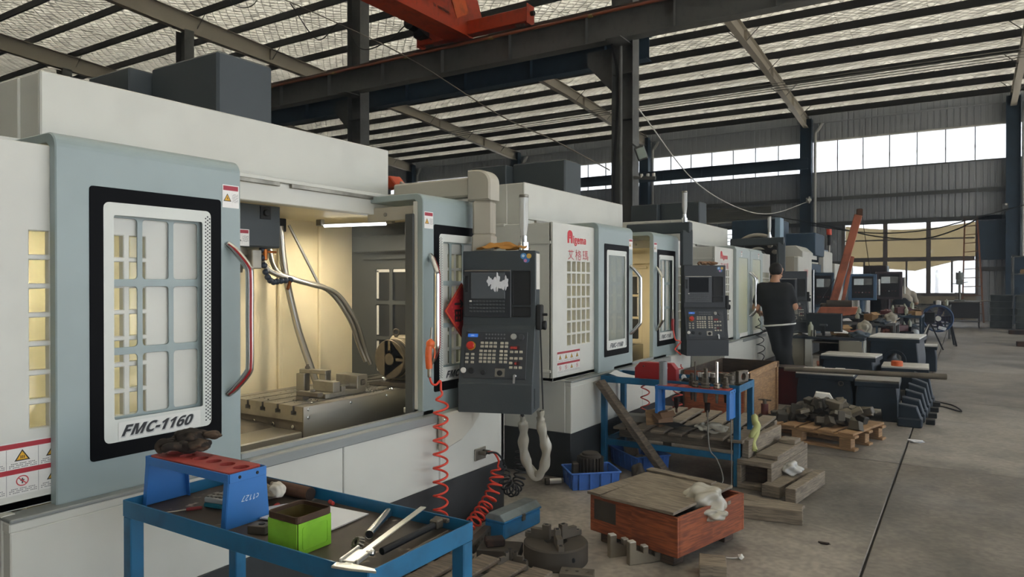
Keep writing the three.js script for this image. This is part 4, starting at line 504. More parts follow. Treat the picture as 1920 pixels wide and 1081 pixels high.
{ // long vernier caliper laid across the corner of the bench
  const a = [-1.325, 0.772, -1.60], b = [-1.205, 0.772, -1.185], t = thing('vernier_caliper', 'long bright vernier caliper laid across the bench corner', 'caliper', [-1.203, 0.764, -1.178], Math.atan2(a[0] - b[0], a[2] - b[2]) + PI);
  const br = M(0xd2d1c8, 0.3, 0.8); part(t, 'beam', br, B(0.018, 0.004, 0.45, 0, 0.006, -0.225, 0.001)); part(t, 'fixed_jaw', br, put(ext([[-0.03, 0.012], [0.02, 0.012], [0.075, 0.0], [0.085, -0.012], [0.02, -0.016], [-0.03, -0.012]], 0.006, 0.001), [0, 0.002, 0], [-PI / 2, 0, 0]));
  part(t, 'slider', br, B(0.034, 0.009, 0.075, -0.004, 0.006, -0.055, 0.001), B(0.008, 0.014, 0.09, -0.022, 0.008, -0.06, 0.002), B(0.008, 0.012, 0.08, 0.018, 0.008, -0.06, 0.002)); part(t, 'thumb_screw', mat.chrome, C(0.008, 0.012, 0.03, 0.012, -0.075, [0, 0, PI / 2], 14), C(0.004, 0.02, 0.024, 0.012, -0.075, [0, 0, PI / 2], 10)); }
{ const t = thing('pipe_wrench', 'black long-handled wrench along the right edge of the bench', 'wrench', [-1.245, TY + 0.004, -1.46], R(2)); part(t, 'handle', mat.rubber, rod([0, 0.014, 0.12], [0, 0.016, -0.1], 0.0095, 12)); part(t, 'head', mat.oldSteel, B(0.03, 0.026, 0.03, 0, 0.018, -0.112, 0.004), B(0.05, 0.012, 0.016, 0.004, 0.024, -0.13, 0.003)); }
solo('steel_rod', 'thin dark rod lying beside the long black wrench', 'rod', mat.oldSteel, [rod([0, 0.006, 0.09], [0, 0.006, -0.11], 0.006, 10)], [-1.20, TY, -1.46], R(4));
{ const t = thing('gauge_block', 'small dark slotted block beside the blue rack foot', 'block', [-1.66, TY, -1.30], R(20)); part(t, 'body', mat.oldSteel, B(0.055, 0.024, 0.04, 0, 0.012, 0, 0.002)); part(t, 'bore', mat.rubber, C(0.009, 0.004, 0.006, 0.0245, 0, undefined, 14)); }
for (const [x, z, a, l] of [[-2.0, -1.3, 60, 'red-handled scriber lying under the blue rack'], [-2.05, -1.46, 130, 'thin steel scriber lying behind the insert case']]) { const t = thing('scriber', l, 'scriber', [x, TY, z], R(a)); part(t, 'handle', l[0] === 'r' ? M(0x8c2420, 0.5) : mat.steel, C(0.0055, 0.045, 0.02, 0.006, 0, [0, 0, PI / 2], 10)); part(t, 'needle', mat.steel, rod([-0.07, 0.005, 0], [0, 0.006, 0], 0.0022, 6)); }

// ---------- workholding on the first machine's table ----------
{ const t = thing('rotary_table', 'round slotted rotary table with lifting eyes on the machine table', 'rotary table', [-2.87, 0.81, -3.2]); const r = 0.115, cy = 0.165;
  part(t, 'faceplate', M(0x7b7264, 0.45, 0.7, { map: T_mid }), put(ext(shape(circ(r, 40), [circ(0.032, 24).reverse(), ...[0, 1, 2, 3].map((i) => { const c = Math.cos(i * PI / 2), s = Math.sin(i * PI / 2); return [[0.055, -0.006], [r - 0.006, -0.006], [r - 0.006, 0.006], [0.055, 0.006]].map(([x, y]) => [x * c - y * s, x * s + y * c]).reverse(); })]), 0.035, 0.003), [0, cy, 0]));
  part(t, 'backing', mat.rubber, C(r - 0.004, 0.02, 0, cy, -0.005, [PI / 2, 0, 0], 36)); part(t, 'housing', M(0x9c9178, 0.5, 0.2, { map: T_mid }), C(0.12, 0.09, 0, cy, -0.06, [PI / 2, 0, 0], 36), B(0.27, 0.29, 0.12, 0.03, 0.15, -0.13, 0.02)); part(t, 'base', mat.oldSteel, B(0.36, 0.03, 0.2, 0.01, 0.015, -0.07, 0.004));
  for (const [x, z] of [[-0.02, -0.05], [0.1, -0.09]]) part(t, 'lifting_eye', mat.oldSteel, put(new THREE.TorusGeometry(0.018, 0.006, 8, 20), [x, 0.318, z], [0, 0.5, 0]), C(0.012, 0.014, x, 0.297, z, undefined, 12)); }
{ const t = thing('machine_vise', 'grey machine vise with a bar handle on the slotted table', 'vise', [-2.93, 0.81, -2.82], R(0)), m = mat.steel;
  part(t, 'base', m, B(0.16, 0.028, 0.3, 0, 0.014, 0.02, 0.003)); part(t, 'fixed_jaw', m, put(ext(shape([[-0.085, 0], [0.085, 0], [0.085, 0.075], [-0.085, 0.075]], [[[-0.02, 0], [-0.02, 0.03], [0.02, 0.03], [0.02, 0.0]].map(([x, y]) => [x, y + 0.001])]), 0.08, 0.003), [0, 0.026, -0.14])); part(t, 'moving_jaw', m, B(0.16, 0.055, 0.05, 0, 0.055, 0.09, 0.003), B(0.16, 0.03, 0.03, 0, 0.04, 0.04, 0.002));
  part(t, 'screw', mat.chrome, rod([0.02, 0.045, 0.06], [0.02, 0.045, -0.06], 0.009)); part(t, 'bar_handle', mat.chrome, rod([0.075, 0.06, -0.11], [0.06, 0.05, -0.36], 0.011), lump(0.02, 1, 0.9, 1.3, 2, 2, 0.02).translate(0.063, 0.052, -0.3)); part(t, 'handle_hub', mat.oldSteel, C(0.018, 0.03, 0.078, 0.06, -0.1, [PI / 2, 0, 0], 16)); }
{ const t = thing('step_clamp', 'bridge clamp on a riser block at the back of the table', 'clamp', [-3.14, 0.81, -2.83], R(8)); part(t, 'riser', mat.steel, B(0.06, 0.1, 0.05, -0.06, 0.05, 0.02, 0.003)); part(t, 'bridge', mat.steel, B(0.19, 0.022, 0.05, 0.01, 0.111, 0.0, 0.003)); part(t, 'stud', mat.oldSteel, C(0.008, 0.14, -0.045, 0.08, 0, undefined, 12), C(0.014, 0.016, -0.045, 0.13, 0, undefined, 6)); part(t, 'support', mat.steel, B(0.05, 0.1, 0.045, 0.08, 0.05, 0, 0.003)); }
{ const t = thing('clamp_block', 'low clamp block bolted in front of the vise', 'clamp', [-2.9, 0.81, -2.585], R(6)); part(t, 'bar', mat.oldSteel, B(0.15, 0.025, 0.04, 0, 0.033, 0, 0.003)); part(t, 'heel', mat.oldSteel, B(0.05, 0.02, 0.045, -0.05, 0.01, 0, 0.002)); part(t, 'nut', mat.steel, C(0.013, 0.016, 0.02, 0.053, 0, undefined, 6)); }
{ const g = []; for (let i = 0; i < 420; i++) g.push(B(0.004 + rnd() * 0.007, 0.0015, 0.002 + rnd() * 0.003, -3.28 + rnd() * 0.5, 0.8125 + rnd() * 0.003, i < 300 ? -3.14 + rnd() * 0.24 : -2.45 - rnd() * 0.5, 0, [rnd() * 0.6, rnd() * 6, rnd() * 0.6])); const m = mesh('metal_chips', mat.chrome, g); m.userData = { kind: 'stuff', label: 'bright metal chips strewn over the slotted machine table', category: 'metal chips' }; scene.add(m); }

// ---------- air gun, hoses, sleeve at the first machine ----------
{ const t = thing('air_gun', 'orange air blow gun hanging from the right door handle', 'air gun', [-2.325, 0.985, -2.868]); part(t, 'grip', mat.orange, tube([[0, 0, 0], [0, 0.05, 0.006], [0.002, 0.1, 0.006], [0.004, 0.125, -0.004]], 0.017, 24, 10), lump(0.022, 0.9, 1.2, 1.1, 1, 2, 0.05).translate(0.004, 0.125, -0.004)); part(t, 'nozzle', mat.steel, rod([0.004, 0.135, -0.006], [0.0, 0.21, -0.02], 0.0055)); part(t, 'trigger', mat.orange, tube([[0.004, 0.12, -0.02], [0.012, 0.09, -0.03], [0.012, 0.05, -0.026]], 0.004, 14, 6)); part(t, 'coupling', mat.steel, C(0.011, 0.05, 0, -0.022, -0.002, undefined, 12)); }
solo('coiled_hose', 'long red coiled air hose hanging in front of the nearest machine', 'hose', mat.hoseRed, [coil([[-2.325, 0.86, -2.965], [-2.328, 0.6, -2.965], [-2.326, 0.35, -2.962], [-2.325, 0.06, -2.96]], 0.037, 11, 0.0062, 16), tube([[-2.325, 0.94, -2.87], [-2.32, 0.905, -2.885], [-2.322, 0.895, -2.92], [-2.325, 0.91, -2.96], [-2.325, 0.86, -2.965]], 0.006, 24, 7)]);
{ const t = thing('air_socket', 'small grey air outlet box set into the machine base corner', 'air outlet', [-2.405, 0.42, -3.44]); part(t, 'plate', mat.steel, B(0.008, 0.07, 0.11, 0, 0, 0, 0.002)); part(t, 'coupling', mat.oldSteel, C(0.013, 0.05, 0.025, 0.008, 0.012, [0, 0, PI / 2], 12), C(0.013, 0.05, 0.025, 0.008, -0.03, [0, 0, PI / 2], 12)); }
solo('coiled_hose', 'red coiled hose sloping from the outlet box down to the floor', 'hose', mat.hoseRed, [coil([[-2.32, 0.35, -3.5], [-2.31, 0.26, -3.46], [-2.31, 0.18, -3.4], [-2.31, 0.12, -3.3], [-2.3, 0.07, -3.18]], 0.038, 10, 0.0065, 16), tube([[-2.36, 0.43, -3.45], [-2.33, 0.43, -3.47], [-2.315, 0.38, -3.5], [-2.32, 0.35, -3.5]], 0.006, 16, 7)]);
solo('coiled_hose', 'black coiled hose looping beside the red one at the base corner', 'hose', mat.hoseBlack, [coil([[-2.32, 0.34, -3.56], [-2.315, 0.25, -3.57], [-2.31, 0.185, -3.61], [-2.315, 0.165, -3.67], [-2.325, 0.2, -3.74], [-2.335, 0.28, -3.78], [-2.34, 0.4, -3.8]], 0.036, 15, 0.006, 16), tube([[-2.36, 0.43, -3.43], [-2.31, 0.43, -3.47], [-2.31, 0.36, -3.55], [-2.32, 0.34, -3.56]], 0.006, 16, 7)]);
{ const t = thing('cable_sleeve', 'loop of cable wrapped in clear plastic under the nearest control panel', 'cable', [0, 0, 0]); const p = [[-2.03, 0.7, -3.5], [-2.035, 0.6, -3.52], [-2.02, 0.47, -3.55], [-2.045, 0.36, -3.56], [-2.09, 0.305, -3.56], [-2.14, 0.36, -3.55], [-2.165, 0.45, -3.54], [-2.155, 0.58, -3.52], [-2.15, 0.66, -3.5]];
  const g = new THREE.TubeGeometry(new THREE.CatmullRomCurve3(p.map((q) => V(...q))), 90, 0.027, 12), a = g.attributes.position, c = new THREE.CatmullRomCurve3(p.map((q) => V(...q))); for (let i = 0; i < a.count; i++) { const k = Math.floor(i / 13), q = c.getPointAt(k / 90), e = 1.0 + 0.16 * Math.sin(k * 0.55 + (i % 13) * 1.1) + 0.12 * Math.sin(k * 0.23 + (i % 13) * 2.1) + (k < 5 || k > 85 ? -0.4 : 0); const v = V().fromBufferAttribute(a, i).sub(q).multiplyScalar(e).add(q); a.setXYZ(i, v.x, v.y, v.z); } g.computeVertexNormals();
  part(t, 'plastic_wrap', mat.bag, g); part(t, 'cable_end', mat.rubber, rod([-2.15, 0.66, -3.5], [-2.15, 0.715, -3.48], 0.011), rod([-2.19, 0.69, -3.44], [-2.185, 0.715, -3.43], 0.013)); part(t, 'cable', mat.rubber, tube(p, 0.006, 60, 6)); }
solo('cleaning_cloth', 'brown chamois cloth crumpled on top of the nearest control panel', 'cloth', mat.cloth, [sheet(26, 16, (u, v) => [(u - 0.5) * 0.28 + 0.02 * Math.sin(v * 9), 0.008 + Math.max(0, crumple(u, v, 2.1, 0.013) + 0.026 * Math.sin(PI * u) * Math.sin(PI * v)), (v - 0.5) * 0.13 + 0.012 * Math.sin(u * 8)])], [-2.24, 1.611, -3.42], R(20));
{ const t = thing('coolant_scoop', 'pale translucent plastic guard pocket screwed on the base panel', 'guard', [-2.405, 0, -3.2]); part(t, 'pocket', M(0xcfcabc, 0.35, 0, { transmission: 0.25, thickness: 0 }), put(ext([[-0.17, 0.72], [0.18, 0.72], [0.17, 0.66], [0.1, 0.6], [0.0, 0.55], [-0.17, 0.52]], 0.05, 0.012), [0, 0, 0], [0, PI / 2, 0])); for (const y of [0.56, 0.69]) part(t, 'screw', mat.chrome, C(0.008, 0.01, 0.05, y, 0.165, [0, 0, PI / 2], 10)); }

// ---------- on the floor beside the first machine ----------
function pallet(t, W, D, H, nTop, m, run) {                      // slats run along z; origin under its middle
  for (let i = 0; i < nTop; i++) part(t, 'slat', m, B(run ?? 0.09, 0.02, D, -W / 2 + (W / nTop) * (i + 0.5), H - 0.01, rr(-0.015, 0.015), 0.004, [0, rr(-0.012, 0.012), 0]));
  for (const z of [-0.45, 0, 0.45]) { part(t, 'stringer', m, B(W, 0.022, 0.09, 0, H - 0.032, z * D * 0.95, 0.003)); for (const x of [-0.44, 0, 0.44]) part(t, 'block', m, B(0.1, H - 0.065, 0.09, x * W * 0.95, (H - 0.065) / 2 + 0.022, z * D * 0.95, 0.004)); part(t, 'skid', m, B(W, 0.022, 0.09, 0, 0.011, z * D * 0.95, 0.003)); }
}
{ const t = thing('pallet', 'worn wooden pallet of wide slats beside the blue bench', 'pallet', [-1.96, 0, -2.36], R(0)); pallet(t, 0.85, 0.86, 0.13, 6, mat.palletWood, 0.105); }
{ const t = thing('toolbox', 'blue metal toolbox with dusty sloped lid against the machine base', 'toolbox', [-2.2, 0, -3.48], R(-4)); const m = M(0x1f78b4, 0.4, 0, { map: T_mid }); part(t, 'body', m, B(0.14, 0.09, 0.36, 0, 0.045, 0, 0.008)); part(t, 'lid', M(0x7f8a8c, 0.7, 0, { map: T_mid }), put(ext([[-0.072, 0.09], [0.072, 0.09], [0.072, 0.105], [0.04, 0.135], [-0.04, 0.135], [-0.072, 0.105]], 0.364, 0.004), [0, 0, -0.182])); part(t, 'lid_edge', m, B(0.15, 0.012, 0.368, 0, 0.096, 0, 0.003)); part(t, 'clasp', mat.oldSteel, B(0.012, 0.04, 0.03, 0.074, 0.085, 0.0, 0.003)); }
{ const t = thing('drilled_bar', 'grey bar with a row of drilled holes beside the toolbox', 'bar', [-2.25, 0, -3.1], R(14)); const holes = [...Array(7)].map((_, i) => circ(0.008, 10, -0.15 + i * 0.05, 0.035).reverse()); part(t, 'bar', mat.oldSteel, put(ext(shape([[-0.19, 0], [0.19, 0], [0.19, 0.065], [-0.19, 0.065]], holes), 0.045, 0.003), [0.02, 0, 0], [0, PI / 2, 0])); part(t, 'core', mat.rubber, B(0.02, 0.04, 0.36, 0.042, 0.034, 0, 0)); }
{ const t = thing('steel_plate', 'flat dark steel plate lying by the big chuck', 'plate', [-2.04, 0, -3.1], R(-68)); part(t, 'plate', mat.grime, B(0.15, 0.055, 0.22, 0, 0.0275, 0, 0.004)); part(t, 'jaw_block', mat.rust, B(0.07, 0.04, 0.1, 0.0, 0.075, 0.03, 0.006, [0, 0.4, 0])); }
function chuck(t, r, h, jawR, jawH) {                            // three-jaw chuck lying on its back
  part(t, 'body', mat.grime, lathe([[0, 0], [r - 0.006, 0], [r, 0.008], [r, h - 0.008], [r - 0.008, h], [r * 0.36, h], [r * 0.34, h - 0.03], [0, h - 0.03]], 48)); part(t, 'key_socket', mat.rubber, C(0.012, 0.01, r * 0.35, h * 0.55, r * 0.935, [PI / 2, 0, 0.36], 14));
  for (let i = 0; i < 3; i++) { const a = i * 2 * PI / 3 + 0.5, st = [[jawR, 0], [r * 1.0, 0], [r * 1.0, jawH * 0.34], [r * 0.8, jawH * 0.34], [r * 0.8, jawH * 0.67], [jawR + r * 0.24, jawH * 0.67], [jawR + r * 0.24, jawH], [jawR, jawH]]; const w = r * 0.19; const j = part(t, 'jaw', mat.oldSteel, put(put(ext(st, w, 0.002), [0, h, -w / 2]), [0, 0, 0], [0, a, 0])); part(j, 'bolt', mat.rubber, put(C(0.009, 0.006, jawR + r * 0.12, h + jawH, 0, undefined, 12), [0, 0, 0], [0, a, 0]), put(C(0.009, 0.006, r * 0.9, h + jawH * 0.34, 0, undefined, 12), [0, 0, 0], [0, a, 0])); }
}
{ const t = thing('lathe_chuck', 'big three-jaw lathe chuck lying on the floor, dusty', 'chuck', [-1.765, 0, -3.2], R(40)); chuck(t, 0.165, 0.105, 0.03, 0.075); }
{ const t = thing('lathe_chuck', 'small chuck with a bright jaw in front of the big one', 'chuck', [-1.86, 0, -2.92], R(-20)); chuck(t, 0.085, 0.07, 0.015, 0.05); }
{ const t = thing('drilled_block', 'flat dark block with three holes by the big chuck', 'block', [-1.55, 0, -3.02], R(20)); part(t, 'body', mat.oldSteel, put(ext(shape([[-0.08, -0.04], [0.08, -0.04], [0.08, 0.04], [-0.08, 0.04]], [-0.05, 0, 0.05].map((x) => circ(0.008, 12, x, 0).reverse())), 0.055, 0.003), [0, 0, 0], [-PI / 2, 0, 0])); part(t, 'core', mat.rubber, B(0.12, 0.03, 0.03, 0, 0.02, 0, 0)); }
for (const [x, z, a, l] of [[-1.50, -3.46, 52, 'stepped bright steel block on the floor, left of a matching pair'], [-1.375, -3.42, 52, 'stepped bright steel block on the floor, right of a matching pair']]) { const t = thing('jaw_block', l, 'block', [x, 0, z], R(a)); part(t, 'body', M(0x8d8577, 0.4, 0.6, { map: T_mid }), put(ext([[-0.09, 0], [0.09, 0], [0.09, 0.05], [0.055, 0.05], [0.055, 0.03], [0.02, 0.05], [0.02, 0.085], [-0.012, 0.085], [-0.012, 0.055], [-0.05, 0.075], [-0.05, 0.115], [-0.09, 0.115]], 0.034, 0.003), [0, 0, -0.017])); for (const [w, x, y] of [[0.034, -0.07, 0.1165], [0.028, 0.004, 0.0865]]) part(t, 'tip', mat.machined, B(w, 0.006, 0.032, x, y, 0, 0.001)); }
{ // orange-brown crate with a loose lid
  const t = thing('wooden_crate', 'low orange-brown wooden crate with a loose lid and plastic bag', 'crate', [-1.385, 0, -3.79], R(-15)), W = 0.57, D = 0.62, y0 = 0.06, H = 0.2, m = mat.woodOrange;
  for (const z of [-1, 1]) part(t, 'side_board', m, B(W, H, 0.018, 0, y0 + H / 2, z * (D / 2), 0.002)); for (const x of [-1, 1]) part(t, 'end_board', m, B(0.018, H, D - 0.02, x * (W / 2 - 0.009), y0 + H / 2, 0, 0.002)); part(t, 'bottom_board', mat.woodDark, B(W - 0.04, 0.012, D - 0.02, 0, y0 + 0.008, 0, 0));
  part(t, 'stain_patch', mat.grime, B(0.15, 0.11, 0.002, -0.18, y0 + 0.125, D / 2 + 0.0095, 0)); for (const [x, z] of [[-0.2, 0.24], [0.2, 0.24], [-0.2, -0.24], [0.2, -0.24]]) part(t, 'skid', mat.woodDark, B(0.08, 0.06, 0.09, x, 0.03, z, 0.004)); part(t, 'hasp', mat.steel, B(0.003, 0.02, 0.03, W / 2 + 0.002, y0 + 0.18, -0.16, 0.001)); }
{ const t = thing('crate_lid', 'loose brown board lid lying askew on the orange crate', 'lid', [-1.415, 0.262, -3.79], R(-13)); part(t, 'board', mat.wood, B(0.44, 0.016, 0.66, 0.04, 0.012, 0, 0.002, [0, 0.05, 0])); part(t, 'board', mat.wood, B(0.09, 0.016, 0.64, -0.23, 0.008, 0, 0.002)); part(t, 'batten', mat.wood, B(0.44, 0.012, 0.06, -0.06, 0.026, -0.28, 0.002)); }
solo('plastic_bag', 'crumpled clear plastic bag bulging from the orange crate', 'bag', mat.bag, [lump(0.1, 1.0, 0.72, 1.15, 4, 4, 0.2), lump(0.07, 1.2, 0.5, 1.2, 8, 3, 0.25).translate(0.04, -0.05, 0.05)], [-1.17, 0.265, -3.78]);
solo('wood_block', 'short grey wood block on the floor below the orange crate', 'wood block', mat.wood, [B(0.13, 0.075, 0.16, 0, 0.0375, 0, 0.004)], [-1.03, 0, -3.45], R(18));
{ const t = solo('timber_beam', 'long square timber lying on the floor behind the orange crate', 'timber', mat.wood, [B(0.5, 0.085, 0.1, 0, 0.0425, 0, 0.004)], [-1.05, 0, -4.45], R(10)); }

// ---------- second bench, its rack and what stands on them ----------
work('workbench', 'tall blue bench with crowded tool holders in front of the second machine', -2.38, -1.32, -5.45, -5.04, 0.71, mat.tableBlue, { shelf: 0.2 });
{ const t = thing('tool_holder_rack', 'blue hanging tool rack hooked on the second bench, crowded with tool holders', 'tool rack', [-1.61, 0.49, -4.955], 0); rack(t, 0.53, 0.15, 0.2, [...Array(12)].map((_, i) => [-0.21 + (i % 6) * 0.084, i < 6 ? -0.03 : 0.03]), 0.004, 0.02); }
const RY = 0.692;
solo('grey_tube', 'grey plastic tube standing on the left of the hanging rack', 'tube', M(0x83888a, 0.5), [ring(0.024, 0.029, 0.17, 0, 0.085, 0, undefined, 28), C(0.024, 0.004, 0, 0.02, 0, undefined, 20)], [-1.83, RY, -4.92]);
function holder(label, x, z, h, r, m, kind) {                  // taper-shank tool holder standing in its hole
  const t = thing('tool_holder', label, 'tool holder', [x, RY, z]);
  part(t, 'flange', m, lathe([[0, 0], [r * 0.9, 0], [r * 1.15, 0.006], [r * 1.15, 0.014], [r * 0.95, 0.018], [r * 0.95, 0.024], [r * 1.15, 0.028], [r * 1.15, 0.036], [r * 0.8, 0.04], [0, 0.04]], 24)); part(t, 'taper', m, lathe([[0, -0.1], [r * 0.4, -0.1], [r * 0.75, 0], [0, 0]], 20));
  if (kind === 'drill') part(t, 'drill', mat.oldSteel, put(new THREE.CylinderGeometry(0.006, 0.006, h, 10), [0, 0.04 + h / 2, 0]), ...[...Array(8)].map((_, i) => B(0.014, 0.006, 0.004, 0, 0.07 + i * h / 9, 0, 0.001, [0, i * 0.8, 0.5])));
  else if (kind === 'bar') part(t, 'shank', mat.chrome, C(0.011, h, 0, 0.04 + h / 2, 0, undefined, 18)); else part(t, 'collet_nut', m, lathe([[0, 0.038], [r * 0.8, 0.04], [r * 0.8, 0.04 + h * 0.5], [r * 0.65, 0.04 + h * 0.55], [r * 0.65, 0.04 + h], [r * 0.5, 0.043 + h], [0, 0.043 + h]], 22), ...[...Array(6)].map((_, i) => put(B(0.004, h * 0.4, 0.006, r * 0.8, 0.04 + h * 0.25, 0, 0.001), [0, 0, 0], [0, i * PI / 3, 0])));
}
holder('tall drill in a holder on the hanging rack', -1.60, -4.935, 0.14, 0.02, mat.oldSteel, 'drill'); holder('bright tall bar in a holder at the right of the hanging rack', -1.445, -4.93, 0.15, 0.02, mat.steel, 'bar');
[[-1.525, -4.93, 0.06, 0.028, 'fat grey collet holder left of the bright bar'], [-1.54, -4.985, 0.09, 0.02, 'slim holder behind the fat collet holder'], [-1.64, -4.985, 0.05, 0.02, 'short holder behind the tall drill'], [-1.40, -4.985, 0.035, 0.022, 'low holder at the right end of the rack']].forEach(([x, z, h, r, l]) => holder(l, x, z, h, r, mat.oldSteel));
const BY = 0.677;
{ const t = thing('red_box', 'dark red chamfered steel box on the second bench', 'box', [-1.985, BY, -5.21], R(6)); part(t, 'front', mat.red, put(ext([[-0.16, 0], [0.16, 0], [0.16, 0.1], [0.12, 0.145], [-0.12, 0.145], [-0.16, 0.1]], 0.012, 0.003), [0, 0, 0.05])); part(t, 'body', mat.red, put(ext([[-0.155, 0], [0.155, 0], [0.155, 0.098], [0.118, 0.14], [-0.118, 0.14], [-0.155, 0.098]], 0.1, 0.003), [0, 0, -0.05])); for (const [x, y, m] of [[-0.09, 0.115, mat.rubber], [0.09, 0.11, mat.plasticWhite]]) part(t, 'bolt', m, C(0.006, 0.008, x, y, 0.064, [PI / 2, 0, 0], 10)); }
solo('paper_sheet', 'curled white papers on the left end of the second bench', 'paper', mat.paper, [sheet(10, 8, (u, v) => [(u - 0.5) * 0.26, 0.006 + 0.045 * (1 - u) * (1 - u) + 0.004 * Math.sin(v * 6), (v - 0.5) * 0.2])], [-2.215, BY, -5.2], R(8));
const lumpyParts = [[-1.72, -5.15, 'dark cloth-like hose clamp lying left of the tool holders', 0], [-1.62, -5.17, 'chrome-topped collet chuck, left of two on the bench', 1], [-1.55, -5.2, 'chrome-topped collet chuck, right of two on the bench', 1], [-1.47, -5.2, 'grey milling holder standing behind the tall drill', 2], [-1.41, -5.13, 'small dark milling holder beside the grey one', 2]];
for (const [x, z, l, k] of lumpyParts) { const t = thing(k ? 'tool_holder' : 'hose_clamp', l, k ? 'tool holder' : 'clamp', [x, BY, z], x * 9); if (k === 0) { part(t, 'body', mat.rubber, lump(0.04, 1.3, 0.6, 0.9, 4, 2, 0.2).translate(0, 0.026, 0)); part(t, 'white_tag', mat.paper, lump(0.024, 0.8, 1, 0.5, 2, 2, 0.2).translate(0.035, 0.045, 0.02)); } else { part(t, 'base', mat.oldSteel, C(0.036, 0.03, 0, 0.015, 0, undefined, 24), C(0.03, 0.03, 0, 0.045, 0, undefined, 24)); part(t, 'nut', k === 1 ? mat.chrome : mat.oldSteel, C(0.036, 0.035, 0, 0.077, 0, undefined, 24), ...[...Array(8)].map((_, i) => put(B(0.006, 0.03, 0.008, 0.036, 0.077, 0, 0.001), [0, 0, 0], [0, i * PI / 4, 0]))); part(t, 'bore', mat.rubber, C(0.016, 0.004, 0, 0.096, 0, undefined, 16)); } }
for (const [x, z, s, l] of [[-1.37, -5.3, 1, 'dark bored bracket at the right end of the second bench'], [-1.44, -5.36, 0.8, 'smaller dark bored bracket behind the first']]) { const t = thing('bored_bracket', l, 'bracket', [x, BY, z], R(70)); part(t, 'plate', mat.oldSteel, put(ext(shape([[-0.06 * s, 0], [0.06 * s, 0], [0.06 * s, 0.11 * s], [-0.06 * s, 0.11 * s]], [circ(0.026 * s, 18, 0, 0.065 * s).reverse()]), 0.03, 0.003), [0, 0, -0.015])); part(t, 'foot', mat.oldSteel, B(0.13 * s, 0.02, 0.07, 0, 0.01, 0, 0.003)); part(t, 'bolt', mat.chrome, C(0.008, 0.012, 0.045 * s, 0.09 * s, 0.018, [PI / 2, 0, 0], 8)); }
for (const [x, z, h, l] of [[-1.78, -5.06, 0.11, 'red drawn-down shank hanging under the rack, left'], [-1.52, -4.96, 0.1, 'red shank hanging under the rack near its right end']]) solo('pull_stud', l, 'stud', mat.rust, [lathe([[0, -h], [0.008, -h], [0.008, -h * 0.7], [0.016, -h * 0.6], [0.02, 0], [0, 0]], 16)], [x, 0.585, z]);
// pallet pushed under the bench, leaning plank, bins
{ const t = thing('pallet', 'slatted wooden pallet pushed in under the second bench', 'pallet', [-1.78, 0.16, -5.6], 0); for (let i = 0; i < 7; i++) part(t, 'slat', mat.wood, B(0.105, 0.02, 1.0, -0.43 + i * 0.145, 0.17 + (i % 3) * 0.002, 0.08, 0.003, [0.02, 0.01 * (i % 3 - 1), 0])); for (const z of [-0.4, 0, 0.4]) { part(t, 'stringer', mat.wood, B(1.0, 0.09, 0.08, 0, 0.11, z, 0.003)); if (z < 0) for (const x of [-0.4, 0.4]) part(t, 'post', mat.wood, B(0.08, 0.225, 0.08, x, -0.0475, z, 0.003)); } }
{ const t = solo('plank', 'long worn plank leaning against the left end of the second bench', 'plank', mat.palletWood, [bar([-2.365, 0.67, -4.99], [-1.8, 0.03, -4.93], 0.09, 0.045, 0.004)]); }
function bin(label, x, z, ry, W, D, H) {                         // stackable plastic bin; local x long side
  const t = thing('plastic_bin', label, 'bin', [x, 0, z], ry), m = mat.binBlue, wall = (w, sx, sz) => B(sx ? 0.006 : w, H, sx ? w : 0.006, sx * (W / 2 - 0.003), H / 2, sz * (D / 2 - 0.003), 0.001, sx ? [0, 0, -sx * 0.09] : [sz * 0.09, 0, 0]);
  for (const s of [-1, 1]) { part(t, 'side_wall', m, wall(W - 0.012, 0, s)); part(t, 'end_wall', m, wall(D - 0.012, s, 0)); }
  part(t, 'bottom', m, B(W - 0.02, 0.005, D - 0.02, 0, 0.004, 0, 0)); part(t, 'rim', m, put(ext(shape(rrect(W + 0.028, D + 0.028, 0.015, 3), [rrect(W, D, 0.01, 3).reverse()]), 0.012, 0.003), [0, H - 0.01, 0], [-PI / 2, 0, 0]));
  for (const s of [-1, 1]) { for (let i = 0; i < 2; i++) part(t, 'rib', m, B(0.008, H - 0.01, 0.012, s * (W / 2 + 0.006), H / 2, (i ? 1 : -1) * D * 0.3, 0.002, [0, 0, -s * 0.09])); part(t, 'grip', m, B(0.014, 0.03, 0.09, s * (W / 2 + 0.008), H * 0.72, 0, 0.003)); for (let i = 0; i < 4; i++) part(t, 'rib', m, B(0.012, H - 0.01, 0.008, -W * 0.35 + i * W * 0.23, H / 2, s * (D / 2 + 0.006), 0.002, [s * 0.09, 0, 0])); }
}
bin('blue plastic bin with a finned motor, on the floor near the second machine', -2.225, -4.545, R(43), 0.34, 0.25, 0.12); bin('blue plastic bin of rags and offcuts behind the motor bin', -2.13, -5.2, R(-38), 0.42, 0.28, 0.13);
{ const t = thing('electric_motor', 'dusty dark finned electric motor standing in the blue bin', 'motor', [-2.235, 0.012, -4.56], R(35)); part(t, 'core', mat.grime, C(0.075, 0.2, 0, 0.1, 0, undefined, 28), C(0.06, 0.02, 0, 0.205, 0, undefined, 28)); for (let i = 0; i < 22; i++) part(t, 'fin', mat.grime, put(B(0.022, 0.17, 0.006, 0.084, 0.1, 0, 0.001), [0, 0, 0], [0, i * 2 * PI / 22, 0])); part(t, 'terminal_box', mat.grime, B(0.05, 0.09, 0.07, -0.105, 0.1, 0, 0.006)); }
